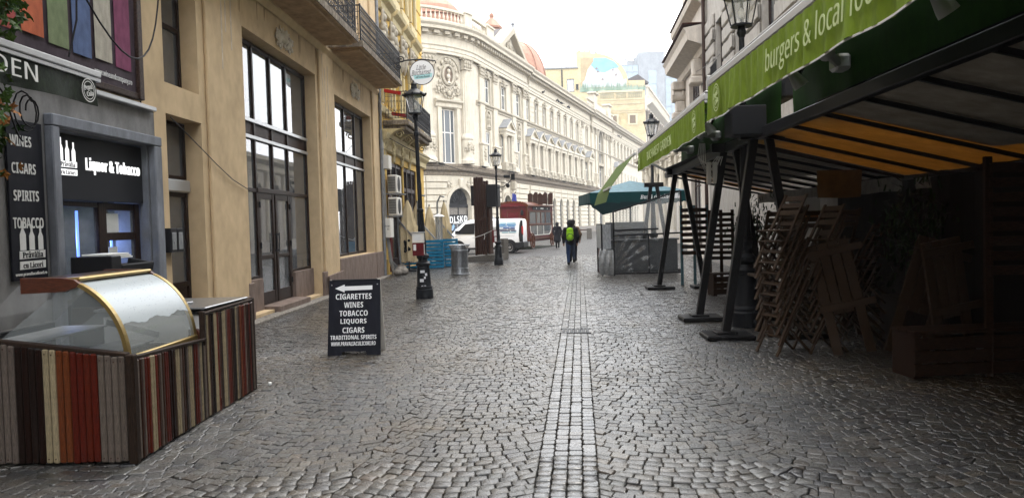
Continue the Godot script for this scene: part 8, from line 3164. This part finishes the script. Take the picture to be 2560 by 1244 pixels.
	k2.mm(-1.25, 1.05, 1.002, 1.05, -0.45, 0.45, 0.01); k2.mm(-1.2, 0.2, 1.05, 1.6, -0.4, -0.35, 0.01)
	obj(k2, "top", M.bar_grey, ct)
	# teal parasol
	var um := thing("teal_market_parasol", "open teal parasol with white lettering on its valance behind the plastic booth", "parasol", Transform3D(Basis(Vector3.UP, 0.06), Vector3(3.35, 0, -27.6)))
	var pk := Vector3(0, 3.08, 0)
	var cor := [Vector3(-1.68, 2.62, 1.68), Vector3(1.68, 2.62, 1.68), Vector3(1.68, 2.62, -1.68), Vector3(-1.68, 2.62, -1.68)]
	for i in 4:
		var a: Vector3 = cor[i]
		var c: Vector3 = cor[(i + 1) % 4]
		var p := B.new()
		p.tri(a, c, pk); p.tri(c, a, pk - Vector3(0, 0.015, 0))
		obj(p, "canopy_panel", M.teal_top, um)
		var v := B.new()
		for k in 24:
			var u0 := k / 24.0
			var u1 := (k + 1) / 24.0
			var nn := (a + c).normalized() * 0.03
			nn.y = 0
			var q0 := a.lerp(c, u0)
			var q1 := a.lerp(c, u1)
			v.quad(q0 - Vector3(0, 0.36 + 0.02 * sin(k * 1.1), 0) + nn * sin(k * 1.3), q1 - Vector3(0, 0.36 + 0.02 * sin(k * 1.1 + 1.1), 0) + nn * sin(k * 1.3 + 1.3), q1, q0)
		v.smooth()
		obj(v, "valance", M.teal, um)
		var rb := B.new()
		rb.mark()
		rb.cyl(a + Vector3(0, -0.03, 0), pk - Vector3(0, 0.06, 0), 0.018, 0.018, 5); rb.cyl((a + pk) / 2 - Vector3(0, 0.05, 0), Vector3(0, 2.2, 0), 0.016, 0.016, 5)
		rb.mark()
		rb.cyl(((a + c) / 2) + Vector3(0, -0.03, 0), pk - Vector3(0, 0.06, 0), 0.018, 0.018, 5); rb.cyl(((a + c) / 2 + pk) / 2 - Vector3(0, 0.05, 0), Vector3(0, 2.2, 0), 0.016, 0.016, 5)
		obj(rb, "rib", M.black, um)
	text(um, "lettering", "Bun\u0103 diminea\u021ba", M.white, Transform3D(Basis(Vector3(1, 0, 0), Vector3(0.2, 1, 0), Vector3(0, 0, 1)), Vector3(0.72, 2.45, 1.73)), 0.17, 1.35, "Droid Serif", true)
	var up := B.new()
	up.cyl(Vector3(0, 0, 0), Vector3(0, 3.05, 0), 0.035, 0.035, 8); up.mm(-0.4, 0.4, 0, 0.08, -0.4, 0.4, 0.02)
	obj(up, "pole", M.iron, um)
	var lf := B.new()      # a lowered corner of dark cloth
	lf.prism([Vector2(-1.68, 2.28), Vector2(0.2, 2.28), Vector2(-0.4, 2.05), Vector2(-1.25, 1.86), Vector2(-1.48, 2.05), Vector2(-1.6, 2.12)], Transform3D(Basis(), Vector3(0, 0, 1.66)), 0.02)
	obj(lf, "drooping_cloth", M.tealdark, um)
	# things seen past the canopies: pictures on the house wall, back curtain
	var pc := thing("framed_wall_picture", "small lit framed picture on the wall beyond the first trestle", "picture", at(5.2, 1.75, 15.0))
	var p1 := B.new()
	p1.mm(-0.3, 0.3, -0.25, 0.25, -0.02, 0.0, 0.005)
	obj(p1, "frame", M.paper, pc)
	var p2 := B.new()
	p2.col = Color(0.3, 0.12, 0.05)
	p2.mm(-0.26, 0.26, -0.2, -0.02, 0.001, 0.006); p2.mm(-0.2, 0.0, -0.02, 0.08, 0.001, 0.006)
	obj(p2, "print", M.sticker, pc)
	var bk := B.new()
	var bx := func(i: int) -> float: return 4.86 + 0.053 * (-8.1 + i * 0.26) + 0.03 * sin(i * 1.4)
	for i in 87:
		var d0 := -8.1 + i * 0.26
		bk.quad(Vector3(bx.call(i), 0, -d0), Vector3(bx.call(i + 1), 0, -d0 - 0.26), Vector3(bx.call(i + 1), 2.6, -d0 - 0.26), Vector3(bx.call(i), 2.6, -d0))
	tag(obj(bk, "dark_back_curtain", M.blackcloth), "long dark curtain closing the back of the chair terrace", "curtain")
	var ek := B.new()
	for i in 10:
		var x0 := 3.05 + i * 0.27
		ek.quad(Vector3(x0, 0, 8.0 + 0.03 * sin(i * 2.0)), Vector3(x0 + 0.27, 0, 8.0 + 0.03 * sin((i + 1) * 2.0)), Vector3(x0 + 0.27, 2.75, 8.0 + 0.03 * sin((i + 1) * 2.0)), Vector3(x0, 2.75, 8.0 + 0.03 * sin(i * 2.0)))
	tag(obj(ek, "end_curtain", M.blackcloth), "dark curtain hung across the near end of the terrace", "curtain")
	var bt := B.new()
	bt.xf = Transform3D(Basis(Vector3.UP, 0.5), Vector3(-2.9, 0.02, -7.95))
	bt.box(Vector3.ZERO, Vector3(0.035, 0.03, 0.05), 0.006)
	tag(obj(bt, "paper_scrap", M.paper), "white scrap of paper on the cobbles at the enclosure's far corner", "litter")

# ---------------------------------------------------------------- people
func figure(parent: Node3D, bones: Array, cell: float, lo: Vector3, hi: Vector3) -> void:
	# bones: [a, b, radius a, radius b, colour]; smooth union of tapered capsules, meshed by surface nets
	var n := Vector3i(((hi - lo) / cell).ceil()) + Vector3i.ONE
	var f := PackedFloat32Array()
	f.resize(n.x * n.y * n.z)
	f.fill(0.3)
	var sx := 1
	var sy := n.x
	var sz := n.x * n.y
	var kk := 0.035
	for bo in bones:
		var a: Vector3 = bo[0]
		var b: Vector3 = bo[1]
		var ra: float = bo[2]
		var rb: float = bo[3]
		var m := maxf(ra, rb) + 0.09
		var p0 := Vector3i(((a.min(b) - Vector3(m, m, m) - lo) / cell).floor()).clamp(Vector3i.ZERO, n - Vector3i.ONE)
		var p1 := Vector3i(((a.max(b) + Vector3(m, m, m) - lo) / cell).ceil()).clamp(Vector3i.ZERO, n - Vector3i.ONE)
		var ab := b - a
		var l2 := maxf(ab.length_squared(), 1e-6)
		for z in range(p0.z, p1.z + 1):
			for y in range(p0.y, p1.y + 1):
				for x in range(p0.x, p1.x + 1):
					var p := lo + Vector3(x, y, z) * cell
					var t := clampf((p - a).dot(ab) / l2, 0, 1)
					var d := (p - a - ab * t).length() - lerpf(ra, rb, t)
					var i := x + y * sy + z * sz
					var e := f[i]
					var h := maxf(kk - absf(d - e), 0.0) / kk
					f[i] = minf(d, e) - h * h * kk * 0.25
	var idx := {}
	var pos := []
	var col := []
	for z in n.z - 1:
		for y in n.y - 1:
			for x in n.x - 1:
				var i := x + y * sy + z * sz
				var s0 := f[i] < 0.0
				var mixed := false
				for o in [sx, sy, sz, sx + sy, sx + sz, sy + sz, sx + sy + sz]:
					if (f[i + o] < 0.0) != s0:
						mixed = true
						break
				if not mixed:
					continue
				var acc := Vector3.ZERO
				var c := 0
				for e in [[0, 0, 0, 1, 0, 0], [0, 1, 0, 1, 1, 0], [0, 0, 1, 1, 0, 1], [0, 1, 1, 1, 1, 1], [0, 0, 0, 0, 1, 0], [1, 0, 0, 1, 1, 0], [0, 0, 1, 0, 1, 1], [1, 0, 1, 1, 1, 1], [0, 0, 0, 0, 0, 1], [1, 0, 0, 1, 0, 1], [0, 1, 0, 0, 1, 1], [1, 1, 0, 1, 1, 1]]:
					var fa := f[i + e[0] * sx + e[1] * sy + e[2] * sz]
					var fb := f[i + e[3] * sx + e[4] * sy + e[5] * sz]
					if (fa < 0.0) != (fb < 0.0):
						acc += Vector3(e[0], e[1], e[2]).lerp(Vector3(e[3], e[4], e[5]), fa / (fa - fb))
						c += 1
				var p := lo + (Vector3(x, y, z) + acc / c) * cell
				idx[i] = pos.size()
				pos.append(p)
				var best := 1e9
				var bc := Color(0.1, 0.1, 0.1)
				for bo in bones:
					var ab: Vector3 = bo[1] - bo[0]
					var t := clampf((p - bo[0]).dot(ab) / maxf(ab.length_squared(), 1e-6), 0, 1)
					var d: float = (p - bo[0] - ab * t).length() - lerpf(bo[2], bo[3], t)
					if d < best:
						best = d
						bc = bo[4]
				col.append(bc)
	var b := B.new()
	for z in range(1, n.z - 1):
		for y in range(1, n.y - 1):
			for x in range(1, n.x - 1):
				var i := x + y * sy + z * sz
				for ax in [[sx, sy, sz], [sy, sz, sx], [sz, sx, sy]]:
					var s0 := f[i] < 0.0
					var s1: bool = f[i + ax[0]] < 0.0
					if s0 == s1:
						continue
					var q := [i - ax[1] - ax[2], i - ax[2], i, i - ax[1]]
					if not (idx.has(q[0]) and idx.has(q[1]) and idx.has(q[2]) and idx.has(q[3])):
						continue
					if s1:
						q.reverse()
					b.col = col[idx[q[0]]]
					b.quad(pos[idx[q[0]]], pos[idx[q[1]]], pos[idx[q[2]]], pos[idx[q[3]]])
	b.smooth(0.1)
	obj(b, "body", M.cloth, parent)

func hand(sx: float, wrist: Vector3, dir: Vector3, skin: Color) -> Array:      # palm, four fingers and a thumb as short chains
	var o := [[wrist, wrist + dir * 0.075, 0.03, 0.036, skin]]
	for i in 4:
		var k := wrist + dir * 0.08 + Vector3(0, 0, -0.03 + i * 0.02)
		var l: float = [0.05, 0.06, 0.056, 0.044][i]
		o.append([k, k + dir * l + Vector3(-sx * 0.012, 0, 0.01), 0.011, 0.009, skin])
	o.append([wrist + dir * 0.03, wrist + dir * 0.07 + Vector3(-sx * 0.01, 0, -0.045), 0.013, 0.01, skin])
	return o

func build_people() -> void:
	# all three walk away: faces towards -z
	var jeans := Color(0.03, 0.055, 0.13)
	var jeans2 := Color(0.018, 0.024, 0.045)
	var jacket := Color(0.012, 0.013, 0.018)
	var skin := Color(0.42, 0.26, 0.19)
	var boot := Color(0.01, 0.01, 0.011)
	var a := thing("person", "person in dark hooded jacket and jeans carrying a lime green backpack, walking away", "person", at(1.24, 0, 29.3))
	var bones := [
		[Vector3(-0.1, 0.08, -0.16), Vector3(-0.1, 0.05, 0.04), 0.045, 0.05, boot], [Vector3(0.1, 0.13, 0.1), Vector3(0.1, 0.2, 0.26), 0.045, 0.05, boot],
		[Vector3(-0.1, 0.1, 0.0), Vector3(-0.1, 0.48, -0.05), 0.058, 0.078, jeans], [Vector3(-0.1, 0.48, -0.05), Vector3(-0.09, 0.9, 0.0), 0.08, 0.11, jeans],
		[Vector3(0.1, 0.22, 0.2), Vector3(0.1, 0.5, 0.06), 0.055, 0.076, jeans2], [Vector3(0.1, 0.5, 0.06), Vector3(0.09, 0.9, 0.0), 0.08, 0.11, jeans2],
		[Vector3(-0.06, 0.88, 0), Vector3(0.06, 0.88, 0), 0.13, 0.13, jacket], [Vector3(0, 0.92, 0), Vector3(0, 1.2, 0), 0.17, 0.175, jacket], [Vector3(-0.08, 1.0, 0), Vector3(-0.1, 1.32, 0.01), 0.13, 0.125, jacket], [Vector3(0.08, 1.0, 0), Vector3(0.1, 1.32, 0.01), 0.13, 0.125, jacket],
		[Vector3(-0.17, 1.37, 0), Vector3(0.17, 1.37, 0), 0.085, 0.085, jacket], [Vector3(0, 1.38, 0), Vector3(0, 1.5, -0.02), 0.075, 0.065, jacket],
		[Vector3(-0.21, 1.37, 0.0), Vector3(-0.29, 1.1, 0.05), 0.075, 0.062, jacket], [Vector3(-0.29, 1.1, 0.05), Vector3(-0.27, 0.88, -0.06), 0.06, 0.05, jacket],
		[Vector3(0.21, 1.37, 0.0), Vector3(0.29, 1.1, 0.02), 0.075, 0.062, jacket], [Vector3(0.29, 1.1, 0.02), Vector3(0.26, 0.88, -0.1), 0.06, 0.05, jacket],
		[Vector3(0, 1.58, -0.03), Vector3(0, 1.63, -0.02), 0.098, 0.1, skin], [Vector3(0, 1.6, -0.13), Vector3(0, 1.57, -0.125), 0.018, 0.02, skin], [Vector3(0, 1.51, -0.09), Vector3(0, 1.52, -0.1), 0.035, 0.035, skin]]
	bones += hand(-1, Vector3(-0.27, 0.86, -0.07), Vector3(0.02, -0.95, -0.3).normalized(), skin) + hand(1, Vector3(0.26, 0.86, -0.11), Vector3(-0.02, -0.95, -0.3).normalized(), skin)
	figure(a, bones, 0.024, Vector3(-0.46, -0.02, -0.36), Vector3(0.46, 1.82, 0.42))
	hood(a, Vector3(0, 1.6, -0.01), 0.12, Color(0.016, 0.016, 0.02), true)
	var bp := B.new()
	bp.xf = Transform3D(Basis(), Vector3(-0.03, 1.17, 0.2))
	bp.box(Vector3(0, -0.02, 0.0), Vector3(0.27, 0.42, 0.17), 0.07)
	bp.ball(Vector3(0, 0.17, 0.0), Vector3(0.13, 0.1, 0.08), 12, 8)
	bp.smooth(0.2)
	var pk := obj(bp, "backpack", M.lime, a)
	var b2 := B.new()
	b2.xf = bp.xf
	b2.box(Vector3(0, -0.1, 0.1), Vector3(0.2, 0.2, 0.09), 0.04)
	b2.smooth(0.2)
	obj(b2, "front_pocket", M.lime, pk)
	var b3 := B.new()
	b3.xf = bp.xf
	var ps := []
	for i in 13:
		var t := PI * i / 12
		ps.append(Vector3(cos(t) * 0.115, -0.07 + sin(t) * 0.1, 0.15))
	b3.tube(ps, 0.012, 5)
	for s in [-1, 1]:
		b3.tube([Vector3(s * 0.1, 0.2, -0.03), Vector3(s * 0.12, 0.27, -0.12), Vector3(s * 0.14, 0.2, -0.28)], 0.022, 5)
	obj(b3, "strap", M.black, pk)
	var c := thing("person", "person in a long black hooded coat and boots walking beside the maroon wagon", "person", at(1.22, 0, 48.8))
	bones = [
		[Vector3(-0.07, 0.08, -0.14), Vector3(-0.07, 0.05, 0.03), 0.045, 0.048, boot], [Vector3(0.07, 0.08, -0.02), Vector3(0.07, 0.07, 0.14), 0.045, 0.048, boot],
		[Vector3(-0.07, 0.08, 0.0), Vector3(-0.08, 0.5, -0.04), 0.05, 0.07, boot], [Vector3(0.07, 0.1, 0.12), Vector3(0.08, 0.5, 0.03), 0.05, 0.07, boot],
		[Vector3(-0.08, 0.5, -0.03), Vector3(-0.08, 0.85, 0), 0.075, 0.1, jacket], [Vector3(0.08, 0.5, 0.02), Vector3(0.08, 0.85, 0), 0.075, 0.1, jacket],
		[Vector3(-0.06, 0.52, 0), Vector3(-0.05, 1.0, 0), 0.17, 0.14, jacket], [Vector3(0.06, 0.52, 0), Vector3(0.05, 1.0, 0), 0.17, 0.14, jacket], [Vector3(0, 0.95, 0), Vector3(0, 1.28, 0), 0.16, 0.165, jacket],
		[Vector3(-0.15, 1.32, 0), Vector3(0.15, 1.32, 0), 0.085, 0.085, jacket], [Vector3(0, 1.34, 0), Vector3(0, 1.46, -0.02), 0.07, 0.06, jacket],
		[Vector3(-0.19, 1.32, 0), Vector3(-0.27, 1.08, 0.04), 0.07, 0.06, jacket], [Vector3(-0.27, 1.08, 0.04), Vector3(-0.22, 0.86, -0.08), 0.058, 0.048, jacket],
		[Vector3(0.19, 1.32, 0), Vector3(0.27, 1.08, 0.04), 0.07, 0.06, jacket], [Vector3(0.27, 1.08, 0.04), Vector3(0.24, 0.86, -0.06), 0.058, 0.048, jacket],
		[Vector3(0, 1.52, -0.03), Vector3(0, 1.58, -0.02), 0.093, 0.095, skin], [Vector3(0, 1.55, -0.12), Vector3(0, 1.52, -0.12), 0.016, 0.018, skin]]
	bones += hand(-1, Vector3(-0.22, 0.84, -0.09), Vector3(0.02, -0.95, -0.2).normalized(), skin) + hand(1, Vector3(0.24, 0.84, -0.07), Vector3(-0.02, -0.95, -0.2).normalized(), skin)
	figure(c, bones, 0.026, Vector3(-0.44, -0.02, -0.34), Vector3(0.44, 1.76, 0.34))
	hood(c, Vector3(0, 1.55, -0.01), 0.12, Color(0.014, 0.014, 0.017), false)
	var d := thing("person", "person in a brown jacket and dark hat mostly hidden by the backpack walker", "person", at(1.42, 0, 31.6))
	var br := Color(0.16, 0.1, 0.06)
	bones = [
		[Vector3(-0.1, 0.08, -0.14), Vector3(-0.1, 0.05, 0.03), 0.045, 0.05, boot], [Vector3(0.1, 0.08, 0.0), Vector3(0.1, 0.07, 0.16), 0.045, 0.05, boot],
		[Vector3(-0.1, 0.1, 0.0), Vector3(-0.1, 0.48, -0.04), 0.058, 0.078, jacket], [Vector3(-0.1, 0.48, -0.04), Vector3(-0.09, 0.9, 0.0), 0.08, 0.11, jacket],
		[Vector3(0.1, 0.12, 0.12), Vector3(0.1, 0.5, 0.04), 0.055, 0.076, jacket], [Vector3(0.1, 0.5, 0.04), Vector3(0.09, 0.9, 0.0), 0.08, 0.11, jacket],
		[Vector3(0, 0.9, 0), Vector3(0, 1.3, 0), 0.19, 0.17, br], [Vector3(-0.18, 1.38, 0), Vector3(0.18, 1.38, 0), 0.085, 0.085, br], [Vector3(0, 1.38, 0), Vector3(0, 1.5, -0.02), 0.075, 0.06, br],
		[Vector3(-0.22, 1.38, 0.0), Vector3(-0.3, 1.12, 0.05), 0.07, 0.06, br], [Vector3(-0.3, 1.12, 0.05), Vector3(-0.26, 0.9, -0.06), 0.058, 0.048, br],
		[Vector3(0.22, 1.38, 0.0), Vector3(0.33, 1.14, 0.03), 0.07, 0.06, br], [Vector3(0.33, 1.14, 0.03), Vector3(0.3, 0.92, -0.1), 0.058, 0.048, br],
		[Vector3(0, 1.6, -0.03), Vector3(0, 1.65, -0.02), 0.098, 0.1, skin], [Vector3(0, 1.62, -0.13), Vector3(0, 1.58, -0.125), 0.018, 0.02, skin]]
	bones += hand(-1, Vector3(-0.26, 0.88, -0.07), Vector3(0.02, -0.95, -0.2).normalized(), skin) + hand(1, Vector3(0.3, 0.9, -0.11), Vector3(-0.02, -0.95, -0.2).normalized(), skin)
	figure(d, bones, 0.028, Vector3(-0.5, -0.02, -0.36), Vector3(0.5, 1.84, 0.36))
	hood(d, Vector3(0, 1.62, -0.01), 0.125, Color(0.02, 0.018, 0.018), false)

func hood(parent: Node3D, c: Vector3, r: float, co: Color, fur: bool) -> void:
	var b := B.new()
	b.col = co
	var k := 16
	for i in 9:
		for j in k:
			var p := []
			var q := []
			for w in [[i, j], [i + 1, j], [i + 1, j + 1], [i, j + 1]]:
				var u: float = lerpf(0.02, 2.1, w[0] / 9.0)      # from the back of the head to the face opening
				var t: float = TAU * w[1] / k
				var d := Vector3(sin(u) * cos(t), sin(u) * sin(t), cos(u))
				var rr := r * (1.0 + 0.06 * sin(t * 3.0))
				p.append(c + d * Vector3(rr, rr * 1.15, rr * 1.1)); q.append(d)
			b.squad(p, q)
	var h := obj(b, "hood", M.cloth, parent)
	if fur:
		var f := B.new()
		f.col = Color(0.03, 0.026, 0.022)
		for i in 22:
			var t := TAU * i / 22
			f.ball(c + Vector3(cos(t) * r * 0.95, sin(t) * r * 1.08, -r * 0.45), Vector3(0.02, 0.024, 0.022), 6, 4)
		obj(f, "fur_trim", M.cloth, h)
	var n := B.new()
	n.col = co
	n.lathe(c + Vector3(0, -r * 1.6, 0.02), [Vector2(r * 1.05, 0.0), Vector2(r * 0.95, r * 0.7)], 14)
	obj(n, "collar", M.cloth, h)
